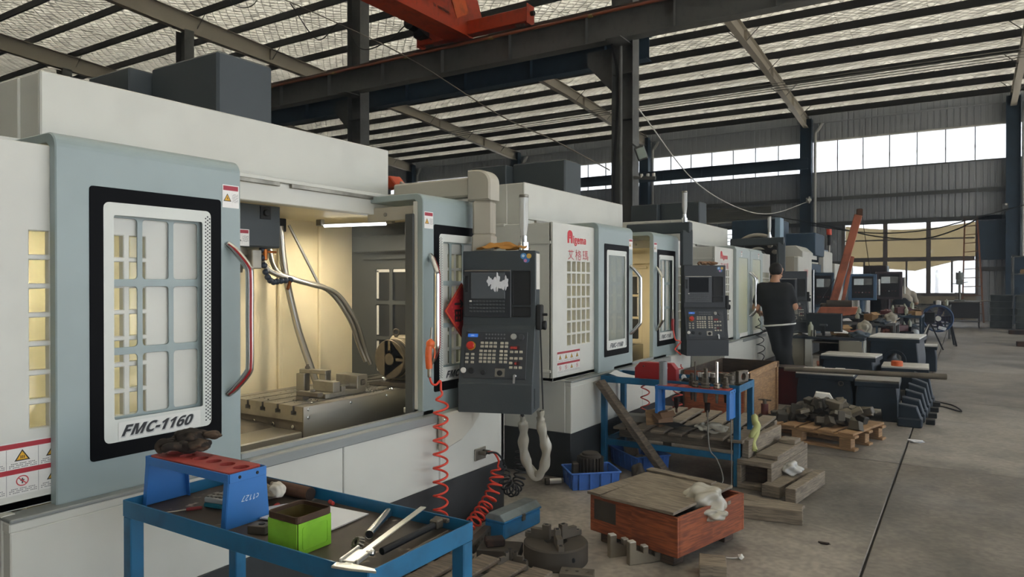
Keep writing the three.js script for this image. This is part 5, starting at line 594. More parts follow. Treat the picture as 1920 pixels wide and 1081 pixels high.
for (const [x, y, z, s, l, m] of [[-2.22, 0.08, -5.26, 1, 'brown cardboard scrap standing in the rear blue bin', M(0x8d7c66, 0.85)], [-2.12, 0.06, -5.2, 2, 'grey rag bundled in the rear blue bin', M(0x8f8678, 0.9)], [-2.04, 0.06, -5.12, 3, 'pale glove scrap at the front of the rear blue bin', M(0xa39a88, 0.9)]]) solo(s === 1 ? 'cardboard_scrap' : 'rag', l, s === 1 ? 'cardboard' : 'rag', m, s === 1 ? [B(0.11, 0.13, 0.07, 0, 0.03, 0, 0.01, [0.1, 0.5, 0.1]), B(0.05, 0.05, 0.08, 0.02, 0.1, 0, 0.01, [0.3, 0.2, 0.4])] : [lump(0.045, 1.3, 0.7, 1, s, 3, 0.3), lump(0.03, 1, 0.8, 1.2, s + 4, 3, 0.3).translate(0.05, 0.01, 0.02)], [x, y, z]);
for (const [x, z, a, l, k] of [[-1.95, -4.74, 20, 'dark boot-like casting lying between the bins and the orange crate', 0], [-1.87, -4.6, 60, 'crumpled clear plastic by the dark casting', 1], [-1.72, -4.78, 35, 'white plastic scoop on the floor under the leaning plank', 2], [-1.78, -4.92, 10, 'grey folded bag on the floor under the leaning plank', 3], [-2.45, -4.42, 40, 'short pipe offcut on the floor left of the motor bin', 4]]) {
  if (k === 0) solo('casting', l, 'casting', mat.grime, [lump(0.06, 0.8, 1.3, 0.8, 3, 3, 0.12).translate(0, 0.07, 0), lump(0.05, 1.3, 0.6, 0.9, 5, 3, 0.1).translate(0.05, 0.03, 0.02)], [x, 0, z], R(a)); else if (k === 1) solo('plastic_scrap', l, 'plastic', mat.bag, [lump(0.055, 1.1, 0.7, 1, 6, 3, 0.3).translate(0, 0.035, 0)], [x, 0, z], R(a)); else if (k === 2) solo('scoop', l, 'scoop', mat.plasticWhite, [sheet(10, 6, (u, v) => [(u - 0.5) * 0.2, 0.012 + 0.05 * u + 0.04 * (v - 0.5) ** 2, (v - 0.5) * 0.08 * (0.4 + 0.6 * Math.sin(PI * (0.15 + 0.7 * u)))])], [x, 0.01, z], R(a)); else if (k === 3) solo('bag', l, 'bag', M(0x8d8a84, 0.7), [lump(0.08, 1.3, 0.35, 0.8, 7, 3, 0.25).translate(0, 0.028, 0)], [x, 0, z], R(a)); else { const t = thing('pipe_offcut', l, 'pipe', [x, 0.022, z], R(a)); part(t, 'pipe', mat.plasticWhite, ring(0.014, 0.02, 0.1, 0, 0, 0, [0, 0, PI / 2], 18)); part(t, 'collar', mat.grime, ring(0.018, 0.024, 0.03, -0.05, 0.001, 0, [0, 0, PI / 2], 18)); }
}
for (const [x, y, z, a, w, h, d, l, m] of [[-2.0, 0.4, -5.2, 30, 0.14, 0.012, 0.12, 'light brown board scrap stuck up among the under-bench clutter', mat.woodPale], [-1.93, 0.4, -5.18, 50, 0.12, 0.07, 0.1, 'brown cardboard carton on the slatted pallet', M(0x94745a, 0.8)], [-2.2, 0.36, -5.3, 10, 0.2, 0.05, 0.12, 'grey flat box at the left under the second bench', M(0x8b887f, 0.7)]]) { if (l[0] === 'b') { const t = thing('carton', l, 'carton', [x, y, z], R(a)); part(t, 'body', m, B(w, h, d, 0, 0, 0, 0.003, [0.35, 0, 0.3])); part(t, 'flap', m, B(w * 0.9, 0.003, 0.05, 0.01, h * 0.55, d * 0.6, 0.001, [0.8, 0, 0.3])); } else solo('board_scrap', l, 'board', m, [B(w, h, d, 0, 0, 0, 0.003, [l[0] === 'l' ? 1.1 : 0, 0, l[0] === 'l' ? 0.3 : 0])], [x, y, z], R(a)); }
solo('rag', 'pale wrung rag on the slats of the pallet', 'rag', M(0xb9b4a4, 0.9), [lump(0.06, 1.5, 0.6, 0.9, 2, 3, 0.3), lump(0.04, 1.2, 0.6, 1, 7, 3, 0.35).translate(-0.09, 0, 0.02)], [-1.53, 0.375, -5.16]);
solo('rubber_mat', 'dark curled rubber mat strips on the front of the pallet', 'mat', mat.rubber, [sheet(16, 6, (u, v) => [(u - 0.5) * 0.5, 0.01 + 0.02 * Math.abs(Math.sin(u * 7 + v)), (v - 0.5) * 0.12])], [-1.72, 0.345, -5.16], R(4));
solo('coiled_hose', 'red coiled hose hanging from the second machine behind the bench, left of two', 'hose', M(0xa83426, 0.4), [coil([[-2.3, 0.62, -5.75], [-2.3, 0.4, -5.75], [-2.3, 0.005, -5.74]], 0.036, 7, 0.006)]); solo('coiled_hose', 'red coiled hose beside it, right of two behind the bench', 'hose', M(0xa83426, 0.4), [coil([[-2.26, 0.66, -6.55], [-2.24, 0.4, -6.4], [-2.22, 0.005, -6.3]], 0.045, 8, 0.006)]); solo('coiled_hose', 'red air hose hanging at the second machine door handle', 'hose', mat.hoseRed, [tube([[-2.32, 1.0, -6.5], [-2.3, 0.9, -6.5], [-2.28, 0.88, -6.56], [-2.3, 0.86, -6.66], [-2.31, 0.83, -6.6], [-2.3, 0.8, -6.5], [-2.29, 0.77, -6.56], [-2.3, 0.74, -6.66]], 0.006, 50, 7)]);
{ const t = thing('air_gun', 'small air gun on the handle of the second machine', 'air gun', [-2.32, 0.98, -6.49]); part(t, 'grip', mat.red, tube([[0, 0, 0], [0, 0.05, 0.004], [0.002, 0.11, 0]], 0.014, 16, 8)); part(t, 'nozzle', mat.steel, rod([0, 0.11, 0], [0, 0.2, -0.01], 0.005)); }
solo('extension_lead', 'thin grey cable looping from under the bench to the floor', 'cable', M(0x6a6862, 0.6), [tube([[-1.49, 0.55, -4.86], [-1.47, 0.3, -4.84], [-1.42, 0.22, -4.85], [-1.36, 0.1, -4.78], [-1.45, 0.02, -4.74], [-1.62, 0.012, -4.66]], 0.005, 60, 7), tube([[-1.34, 0.5, -4.9], [-1.33, 0.2, -4.88], [-1.325, 0.01, -4.86]], 0.004, 30, 6)]);
// ---------- timber stack at the bench corner ----------
{ const t = thing('timber_box', 'hollow box of dark boards standing end-on at the bench corner', 'timber', [-1.17, 0, -5.42], R(-6)); for (const [x, y, w, h] of [[0, 0.02, 0.24, 0.035], [0, 0.185, 0.24, 0.035], [-0.105, 0.1, 0.03, 0.13], [0.105, 0.1, 0.03, 0.13]]) part(t, 'board', mat.wood, B(w, h, 0.82, x, y, 0, 0.003)); part(t, 'core', mat.woodDark, B(0.17, 0.12, 0.7, 0, 0.1, -0.02, 0)); }
solo('timber', 'thick plank standing on edge on top of the timber stack', 'timber', mat.wood, [B(0.05, 0.125, 0.7, 0, 0.0625, 0, 0.004)], [-1.25, 0.204, -5.42], R(-6)); { const t = solo('timber', 'short weathered board lying flat on the timber stack', 'timber', mat.wood, [B(0.15, 0.03, 0.6, 0, 0.015, 0, 0.004), B(0.12, 0.03, 0.14, 0, 0.045, -0.2, 0.004)], [-1.12, 0.204, -5.42], R(-6)); }
solo('timber', 'low timber on the floor under the silvery plastic', 'timber', mat.wood, [B(0.12, 0.08, 0.62, 0, 0.04, 0, 0.005)], [-1.03, 0, -5.22], R(-10)); solo('timber', 'outermost timber of the stack, nearest the open floor', 'timber', mat.wood, [B(0.07, 0.1, 0.6, 0, 0.05, 0, 0.005)], [-0.9, 0, -5.14], R(-8)); solo('timber', 'dark crosswise timber block between the two low timbers', 'timber', mat.woodDark, [B(0.1, 0.07, 0.09, 0, 0.035, 0, 0.005)], [-0.945, 0, -5.24], R(20)); solo('timber', 'wide flat board under the bench end, pointing at the beam', 'timber', mat.wood, [B(0.5, 0.022, 0.12, 0, 0.011, 0, 0.003)], [-1.1, 0, -4.76], R(-6));
solo('plastic_bag', 'crumpled silvery plastic lying on the low timber', 'bag', M(0xd8d8d4, 0.2, 0, { transmission: 0.3, thickness: 0 }), [lump(0.07, 1, 0.6, 1.1, 3, 4, 0.3).translate(0, 0.03, 0)], [-1.04, 0.085, -5.3]);
solo('rope', 'pale yellow-green cloth strip hanging on the bench leg', 'cloth', M(0xb9bd7e, 0.9), [tube([[-1.29, 0.45, -5.34], [-1.27, 0.42, -5.28], [-1.245, 0.4, -5.24], [-1.27, 0.34, -5.2], [-1.275, 0.28, -5.19], [-1.25, 0.23, -5.16]], 0.024, 40, 9), tube([[-1.26, 0.42, -5.3], [-1.24, 0.36, -5.22], [-1.255, 0.3, -5.17], [-1.235, 0.25, -5.14]], 0.017, 30, 8)]);
// ---------- big plywood crate, pallet of steel offcuts ----------
{ const t = thing('plywood_crate', 'tall open plywood crate with battens behind the second bench', 'crate', [-2.07, 0, -7.63], 0), W = 0.62, D = 1.36, H = 0.56, m = mat.woodOrange, pm = mat.woodPale;
  for (let i = 0; i < 4; i++) { part(t, 'board', pm, B(0.016, H - 0.04, D / 4 - 0.004, W / 2 - 0.008, H / 2 + 0.02, -D / 2 + (i + 0.5) * D / 4, 0.002)); part(t, 'board', mat.woodDark, B(0.016, H - 0.04, D / 4 - 0.004, -W / 2 + 0.008, H / 2 + 0.02, -D / 2 + (i + 0.5) * D / 4, 0.002)); }
  for (const s of [-1, 1]) part(t, 'end_board', s > 0 ? m : mat.woodDark, B(W - 0.034, H - 0.04, 0.016, 0, H / 2 + 0.02, s * (D / 2 - 0.008), 0.002)); part(t, 'bottom', mat.woodDark, B(W, 0.03, D, 0, 0.03, 0, 0.002));
  for (const z of [-0.62, 0.62]) part(t, 'batten', pm, B(0.02, H, 0.06, W / 2 + 0.01, H / 2, z, 0.003)); part(t, 'batten', pm, B(0.02, 0.06, D, W / 2 + 0.01, H - 0.03, 0, 0.003)); }
{ const a = R(-14), t = thing('pallet', 'pale wooden pallet heaped with steel offcuts', 'pallet', [-1.17, 0, -7.1], a); pallet(t, 1.0, 0.75, 0.15, 6, mat.woodPale, 0.13);
  const kinds = [() => B(0.13, 0.06, 0.08, 0, 0, 0, 0.006), () => B(0.1, 0.09, 0.07, 0, 0, 0, 0.006), () => B(0.15, 0.035, 0.09, 0, 0, 0, 0.005), () => put(ext([[-0.06, -0.03], [0.07, -0.04], [0.05, 0.04], [-0.04, 0.05]], 0.06, 0.004), [0, 0, -0.03]), () => C(0.045, 0.05, 0, 0, 0, undefined, 14, 0.006), () => put(ext([[-0.07, -0.03], [0.03, -0.03], [0.03, 0.0], [0.07, 0.0], [0.07, 0.04], [-0.07, 0.04]], 0.07, 0.004), [0, 0, -0.035])].map((f) => mesh('steel_offcut', mat.oldSteel, f()));
  const tones = [M(0x5b564d, 0.6, 0.4, { map: T_mid }), M(0x46443f, 0.65, 0.35, { map: T_mid }), M(0x716a5d, 0.55, 0.45, { map: T_mid })];
  const spots = []; for (let i = 0; i < 64; i++) { const q = i < 34 ? 0 : i < 54 ? 1 : 2, sp = [0.4, 0.29, 0.16][q]; spots.push([rr(-sp, sp) + 0.05, 0.15 + 0.03 + q * 0.065 + rr(0, 0.012), rr(-0.26, 0.26) * [1, 0.75, 0.4][q] - 0.02]); }
  spots.forEach(([x, y, z], i) => { const m = kinds[i % 6].clone(); m.name = numbered('steel_offcut'); m.material = tones[(i * 7) % 3]; m.position.set(-1.13 + x * Math.cos(a) + z * Math.sin(a), y, -7.1 - x * Math.sin(a) + z * Math.cos(a)); m.rotation.set(rr(-0.5, 0.5), rr(0, 6), rr(-0.5, 0.5)); m.userData = { label: 'rough grey steel offcut in the heap on the pale pallet', category: 'offcut', group: 'steel offcuts heaped on the pale pallet' }; scene.add(m); });
  solo('white_block', 'white foam wedge lying on top of the offcut heap', 'block', mat.plasticWhite, [put(ext([[-0.08, 0], [0.09, 0], [0.06, 0.05], [-0.06, 0.06]], 0.1, 0.004), [0, 0, -0.05])], [-1.12, 0.34, -7.24], R(10));
  const j = thing('bottle_jack', 'small dark red jack standing at the left end of the pallet', 'jack', [-1.6, 0.15, -7.02]); part(j, 'base', mat.rust, B(0.1, 0.03, 0.08, 0, 0.015, 0, 0.004)); part(j, 'cylinder', M(0x5e2a26, 0.6, 0, { map: T_mid }), C(0.034, 0.1, 0, 0.08, 0, undefined, 20)); part(j, 'ram', mat.oldSteel, C(0.018, 0.05, 0, 0.15, 0, undefined, 14)); part(j, 'cross_handle', mat.oldSteel, B(0.12, 0.014, 0.014, 0, 0.165, 0, 0.003)); }
// ---------- castings with machined tops ----------
function casting(label, x, z, W, D, H, ry, o = {}) {
  const t = thing('machine_casting', label, 'casting', [x, 0, z], ry), m = o.m ?? mat.castBlue;
  part(t, 'body', m, put(ext(shape([[-W / 2, 0], [-W * 0.3, 0], [-W * 0.26, H * 0.3], [W * 0.1, H * 0.3], [W * 0.14, 0], [W / 2, 0], [W / 2, H * 0.55], [W * 0.46, H - 0.06], [-W * 0.46, H - 0.06], [-W / 2, H * 0.6]], o.hole ? [circ(W * 0.16, 24, 0.02, H * 0.56).reverse()] : []), D, 0.012), [0, 0, -D / 2]));
  if (o.hole) part(t, 'bearing_ring', m, ring(W * 0.16, W * 0.23, 0.05, 0.02, H * 0.56, D / 2 + 0.02, [PI / 2, 0, 0], 28));
  part(t, 'table_flange', m, B(W * 1.04, 0.05, D * 1.02, 0, H - 0.045, 0, 0.006));
  const n = o.slots ?? 3; for (let i = 0; i < n; i++) part(t, 'machined_way', o.dull ? mat.steel : mat.machined, B(W * 1.03, 0.022, D / n - 0.025, 0, H - 0.01, -D / 2 + (i + 0.5) * D / n, 0.003)); if (o.steps) for (const k of [-0.2, 0.18]) part(t, 'machined_pad', mat.machined, B(0.1, 0.016, D * 0.7, k * W, H + 0.008, 0, 0.003));
  if (o.feet) for (let i = 0; i < o.feet; i++) part(t, 'foot_lug', m, B(0.13, 0.1, D / o.feet - 0.05, W / 2 + 0.05, 0.08 + 0.0 * i, -D / 2 + (i + 0.5) * D / o.feet, 0.01));
  if (o.eye) part(t, 'lifting_eye', mat.oldSteel, put(new THREE.TorusGeometry(0.022, 0.007, 8, 18), [W * 0.3, H - 0.1, D / 2 + 0.012])); return t;
}
casting('dark blue casting with stepped bright top, nearest of the row', -1.27, -8.55, 0.56, 0.55, 0.46, 0, { steps: true, eye: true, slots: 2, bright: true }); casting('dark blue casting with a grey top, right of the stepped one', -0.77, -8.55, 0.4, 0.6, 0.42, R(2), { m: mat.castBlue, slots: 1, dull: true });
for (let i = 0; i < 6; i++) { const z = -8.15 - i * 0.33, t = thing('cast_foot', ['nearest', 'second', 'third', 'fourth', 'fifth', 'farthest'][i] + ' dark ribbed cast foot in the row beside the floor joint', 'casting', [-0.45 + i * 0.01, 0, z]); part(t, 'foot', mat.castBlue, B(0.22, 0.09, 0.2, 0, 0.045, 0, 0.012)); part(t, 'rib', mat.castBlue, put(ext([[-0.1, 0.08], [0.1, 0.08], [0.06, 0.2 + 0.02 * i], [-0.1, 0.22 + 0.03 * i]], 0.13, 0.01), [0, 0, -0.065])); }
for (let i = 0; i < 4; i++) { const z = -8.35 - i * 0.42; solo('levelling_block', ['nearest', 'second', 'third', 'farthest'][i] + ' small black levelling block on the floor beside the cast feet', 'block', mat.rubber, [B(0.08, 0.05, 0.08, 0, 0.025, 0, 0.004)], [-0.28 + 0.005 * i, 0, z]); }
casting('low casting with bright slanting top plate behind the nearest row', -1.22, -10.1, 0.62, 0.5, 0.52, R(-4), { slots: 2 }); casting('large dark casting with a round bearing bore and bright slotted top', -0.78, -11.35, 0.6, 0.9, 0.7, R(-3), { hole: true, slots: 3 }); casting('low wide casting under the orange cap, bright on top', -0.62, -10.25, 0.5, 0.6, 0.4, R(2), { slots: 2 }); casting('small dark casting standing alone behind the bored one', -0.62, -13.6, 0.5, 0.4, 0.42, R(0), { slots: 1 });
{ const t = thing('orange_cap', 'bright orange round plastic cap on the low casting', 'cap', [-0.7, 0.402, -10.05]); part(t, 'wall', mat.orange, ring(0.055, 0.066, 0.06, 0, 0.03, 0, undefined, 28)); part(t, 'top', mat.orange, C(0.057, 0.008, 0, 0.054, 0, undefined, 28)); }
solo('boring_bar', 'very long dark steel bar lying across the castings', 'bar', mat.oldSteel, [put(new THREE.CylinderGeometry(0.022, 0.03, 1.5, 14), [0, 0, 0], [0, 0, PI / 2 - 0.015])], [-0.87, 0.515, -8.05], R(14));
{ const t = thing('red_cabinet', 'dark red steel cabinet side standing behind the plywood crate', 'cabinet', [-1.76, 0, -8.95], 0); part(t, 'body', M(0x5e1d20, 0.5, 0, { map: T_mid }), B(0.34, 0.42, 0.3, 0, 0.21, 0, 0.006)); part(t, 'top_edge', M(0x3a2c28, 0.6), B(0.36, 0.02, 0.32, 0, 0.43, 0, 0.004)); }
{ const t = thing('drum_bucket', 'grey bucket behind the plywood crate', 'bucket', [-2.05, 0, -8.6]); part(t, 'wall', M(0x77756f, 0.6, 0, { map: T_mid }), lathe([[0.1, 0], [0.13, 0.3], [0.125, 0.3], [0.095, 0.01], [0, 0.01], [0, 0]], 28)); part(t, 'bail', mat.oldSteel, tube([[-0.13, 0.28, 0], [-0.1, 0.2, 0.1], [0, 0.16, 0.135], [0.1, 0.2, 0.1], [0.13, 0.28, 0]], 0.004, 24, 6)); }
solo('wire_loop', 'loose dark wire lying across the floor joint', 'wire', mat.rubber, [tube([[-0.8, 0.015, -9.9], [-0.45, 0.012, -9.75], [-0.2, 0.012, -9.55], [-0.02, 0.012, -9.3], [-0.1, 0.012, -9.7], [-0.3, 0.012, -9.95]], 0.008, 60, 6)]);
for (const [x, z, l, m, s] of [[-0.36, -7.32, 'crumpled white paper scrap on the open floor', mat.paper, 0.035], [-0.64, -4.19, 'dark bolt lying alone on the open floor', mat.rust, 0.016], [-0.97, -3.73, 'pale knotted cord end on the floor beyond the wood block', mat.plasticWhite, 0.015]]) solo(l.includes('paper') ? 'paper_scrap' : l.includes('bolt') ? 'bolt' : 'cord', l, l.includes('paper') ? 'paper' : l.includes('bolt') ? 'bolt' : 'cord', m, l.includes('cord') ? [lump(s, 1, 0.9, 1, 3, 2, 0.2).translate(0, s * 0.8, 0), tube([[0, 0.008, 0], [-0.05, 0.006, 0.03], [-0.11, 0.005, 0.03]], 0.003, 16, 6)] : [lump(s, 1.7, 0.35, 0.9, 5, 2, 0.3).translate(0, s * 0.35, 0)], [x, 0, z]);

// ---------- overhead crane, cables, floodlight ----------
{ const t = thing('overhead_crane', 'orange overhead crane girder riding on the rusty-railed runway beam', 'crane', [-9.62, 6.95, -13.05]), m = mat.craneOrange;
  part(t, 'end_carriage', m, B(3.0, 0.3, 0.24, 0.3, 0.19, 0, 0.01), B(0.02, 0.42, 0.3, 1.8, 0.2, 0, 0.004), B(0.02, 0.42, 0.3, -1.2, 0.2, 0, 0.004)); for (const x of [-0.95, 1.55]) part(t, 'wheel', mat.oldSteel, C(0.13, 0.08, x, 0.1, 0, [PI / 2, 0, 0], 24)); for (const s of [-1, 1]) part(t, 'buffer', mat.rubber, C(0.05, 0.08, 0.3 + s * 1.56, 0.22, 0, [0, 0, PI / 2], 14));
  part(t, 'drive_motor', mat.rubber, C(0.16, 0.4, -1.1, 0.45, 0.35, [PI / 2, 0, 0], 20), B(0.3, 0.3, 0.3, -1.0, 0.3, 0.2, 0.02));
  const g = part(t, 'girder', m, put(ext([[-9.5, 0.0], [0.1, 0.0], [0.55, 0.45], [0.3, 0.95], [-9.5, 0.95]], 0.5, 0.01), [-0.28, 0.0, 0], [0, PI / 2, 0]).applyMatrix4(new THREE.Matrix4().makeScale(1, 1, 1))); part(t, 'bottom_flange', m, B(0.6, 0.02, 9.4, -0.03, 0.0, 4.8, 0.004)); part(t, 'fish_plate', mat.orange, B(0.01, 0.5, 0.5, 0.23, 0.62, 0.4, 0.004, [0.5, 0, 0]));
  const tx = canvasTex(512, 64, (c) => { c.clearRect(0, 0, 512, 64); c.fillStyle = '#2a120c'; c.font = 'bold 50px ' + font; c.fillText('T4  10000mm', 10, 50); }); decal(t, 'capacity_print', tx, 0.9, 0.11, [0.232, 0.32, 0.9], [0, PI / 2, 0], { cut: true }); }
{ const t = thing('hoist_cover', 'bright orange hoist cover on a post in the next bay', 'hoist', [-14.9, 0, -16.6], R(-20)); part(t, 'cover', M(0xff5a1e, 0.4), put(ext([[-0.5, 4.36], [0.55, 4.36], [0.5, 4.46], [0.15, 4.72], [-0.5, 4.78]], 0.4, 0.03), [0, 0, -0.2])); part(t, 'post', mat.steelGrey, C(0.09, 4.36, -0.3, 2.18, 0, undefined, 16)); part(t, 'end_fitting', mat.plasticWhite, B(0.16, 0.1, 0.1, 0.6, 4.44, 0, 0.02, [0, 0, -0.6])); }
{ const t = thing('floodlight', 'pale-faced floodlight clamped to the crane column', 'floodlight', [-5.33, 3.98, -13.1], R(25)); part(t, 'housing', mat.steelGrey, B(0.2, 0.28, 0.09, 0, 0, -0.02, 0.015, [0.5, 0, 0.35])); part(t, 'lens', M(0xa9b6ac, 0.2), B(0.16, 0.22, 0.012, 0.005, -0.012, 0.03, 0.004, [0.5, 0, 0.35])); part(t, 'bracket', mat.steelGrey, bar([-0.17, 0.2, -0.1], [0.0, 0.05, -0.06], 0.03, 0.03)); }
{ const t = thing('insulator_arm', 'small steel arm with cable insulators on the crane column', 'bracket', [-5.4, 3.5, -13.2]); part(t, 'arm', mat.steelGrey, bar([-0.12, 0.02, 0], [0.35, -0.03, 0.05], 0.05, 0.06)); for (const x of [0.05, 0.18, 0.3]) part(t, 'insulator', mat.plasticWhite, C(0.03, 0.07, x, 0.04, 0.02, undefined, 12)); }
const cable = (label, pts, r, m = mat.rubber) => solo('cable', label, 'cable', m, [tube(pts, r, 80, 6)]);
cable('thick pale cable sagging from the crane column to the far wall column', [[-5.47, 4.9, -13.3], [-5.72, 4.0, -17.6], [-5.68, 3.68, -22], [-5.62, 3.9, -26], [-5.7, 4.9, -32.4]], 0.014, mat.plasticWhite);
cable('thin wire running slantwise from the crane past the column', [[-15.1, 8.9, -12.2], [-11.06, 6.78, -12.4], [-8.27, 4.99, -12.4], [-6.85, 4.25, -12.4], [-5.9, 3.66, -12.9]], 0.014, M(0x8a857c, 0.6));
cable('dark festoon wire hanging in loops under the crane girder', [[-14.6, 8.6, -12.4], [-13.6, 7.5, -12.4], [-12.8, 7.75, -12.4], [-12.1, 7.0, -12.4], [-11.2, 7.05, -12.4], [-10.7, 7.35, -12.5], [-10.3, 7.0, -12.8]], 0.014);
cable('dark wire looping up by the roof, left of the crane', [[-17.6, 9.8, -12.6], [-17.0, 9.1, -12.5], [-16.0, 8.9, -12.4], [-15.4, 9.8, -12.4]], 0.014);
for (let i = 0; i < 4; i++) cable(['lowest', 'second lowest', 'second highest', 'highest'][i] + ' of four parallel power lines strung under the far purlins', [[-44, 8.28 + i * 0.07, -26.5 + i * 0.06], [-25, 8.24 + i * 0.07, -26.5 + i * 0.06], [-5.7, 8.3 + i * 0.07, -26.5 + i * 0.06], [9, 8.22 + i * 0.07, -26.5 + i * 0.06]], 0.014, M(0x77766f, 0.5));
cable('upper black cable sagging across the top of the netted window', [[-5.7, 3.95, -32.42], [-3.2, 3.5, -32.42], [-1.2, 3.55, -32.42], [0.4, 3.95, -32.42], [2.5, 4.5, -32.42]], 0.025); cable('lower black cable sagging across the netted window', [[-8, 4.6, -32.4], [-5.0, 3.9, -32.4], [-3.0, 3.35, -32.4], [-1.4, 3.2, -32.4], [-0.3, 3.5, -32.4], [0.45, 3.9, -32.4]], 0.03);
cable('black conduit bundle running down the crane column', [[-5.95, 6.2, -13.1], [-5.8, 5.5, -13.05], [-5.83, 4.5, -13.05], [-5.88, 3.6, -13.05], [-5.86, 2.2, -13.05]], 0.025); solo('conduit', 'straight pale conduit pipe down the crane column', 'pipe', mat.steelGrey, [C(0.035, 6.1, -5.73, 3.05, -13.03, undefined, 14)]);

// ---------- netted window, greenery outside, ladder ----------
{ const net = solo('shade_net', 'tan shade net hanging outside the upper part of the big window', 'net', M(0xb9b09a, 0.9, 0, { transmission: 0.85, thickness: 0 }), [sheet(40, 14, (u, v) => { const x = -4.26 + 4.68 * u, top = 3.86 - 0.22 * Math.sin(PI * u), bot = u < 0.55 ? 2.2 - 0.45 * u : 1.95 + 1.25 * (u - 0.55); return [x, top + (bot - top) * v, -33.2 + 0.03 * Math.sin(u * 22 + v * 4)]; })]); }
for (let i = 0; i < 6; i += 2) { const x = [-5.5, -3.6, -1.7, 0.3, 2.6, 5.0][i], z = [-57, -60, -62, -61, -58, -62][i], t = thing('outdoor_tree', ['tree outside the big window at its left edge', 'tall tree outside behind the net, left of centre', 'broad tree outside in the middle of the window', 'tall tree outside towards the ladder', 'low tree outside at the right window edge', 'tree outside hidden mostly by the right wall'][i], 'tree', [x, -0.1, z]); part(t, 'trunk', mat.woodDark, new THREE.CylinderGeometry(0.1, 0.16, 2.6, 10).translate(0, 1.3, 0)); const g = []; for (let k = 0; k < 500; k++) { const a = rr(0, 6.3), b = Math.acos(rr(-1, 1)), q = 1.9 * Math.cbrt(rnd()); g.push(tri([[0, 0.16, 0], [0.09, 0, 0.02], [0, -0.16, 0], [-0.09, 0, 0.02]], [[0, 3, 2, 1]]).applyMatrix4(new THREE.Matrix4().compose(V(Math.sin(b) * Math.cos(a) * q, 3.6 + Math.cos(b) * q * 1.2, Math.sin(b) * Math.sin(a) * q), new THREE.Quaternion().setFromEuler(new THREE.Euler(rr(0, 6), rr(0, 6), 0)), V(0.8, 0.8, 0.8)))); } const c = part(t, 'foliage', M(0xb4bd92, 0.8, 0, { side: THREE.DoubleSide, transmission: 0.3, thickness: 0 }), g); c.userData.kind = 'stuff'; }
{ const t = thing('ladder', 'tall orange-brown wooden ladder leaning against the big window', 'ladder'); const m = M(0x8a5636, 0.7); const A = [[-0.05, 0, -31.2], [0.02, 3.95, -32.6]], Bq = [[0.62, 0, -31.2], [0.42, 4.0, -32.6]]; part(t, 'rail', m, bar(A[0], A[1], 0.05, 0.07)); part(t, 'rail', m, bar(Bq[0], Bq[1], 0.05, 0.07)); for (let i = 1; i < 12; i++) { const k = i / 12, L = (p) => p[0].map((v, j) => v + (p[1][j] - v) * k); part(t, 'rung', m, rod(L(A), L(Bq), 0.016, 8)); } }
struct('wall_recess', mat.steelBlue, [B(1.1, 1.5, 0.04, 0.98, 3.1, WZ0 + 0.08, 0.004)], 'dark blue steel panel beside the window');
{ const t = thing('roller_shutter', 'rolled ribbed shutter with a white bottom rail on the far wall', 'shutter', [-8.85, 0, -32.75]); for (let i = 0; i < 6; i++) part(t, 'slat', M(0x77776e, 0.6), B(3.3, 0.1, 0.05, 0, 4.3 + i * 0.105, 0, 0.015)); part(t, 'bottom_rail', mat.plasticWhite, B(3.4, 0.06, 0.07, 0, 4.22, 0.01, 0.006)); }
{ const w = struct('window', null, null); w.name = 'window_9'; part(w, 'window_frame', mat.steelGrey, B(1.0, 0.06, 0.06, -9.3, 3.98, WZ0 + 0.05, 0.003), B(1.0, 0.06, 0.06, -9.3, 3.1, WZ0 + 0.05, 0.003)); for (let i = 0; i < 4; i++) part(w, 'louvre', mat.plasticWhite, B(0.95, 0.03, 0.03, -9.3, 3.2 + i * 0.16, WZ0 + 0.04, 0.003, [0.5, 0, 0])); }

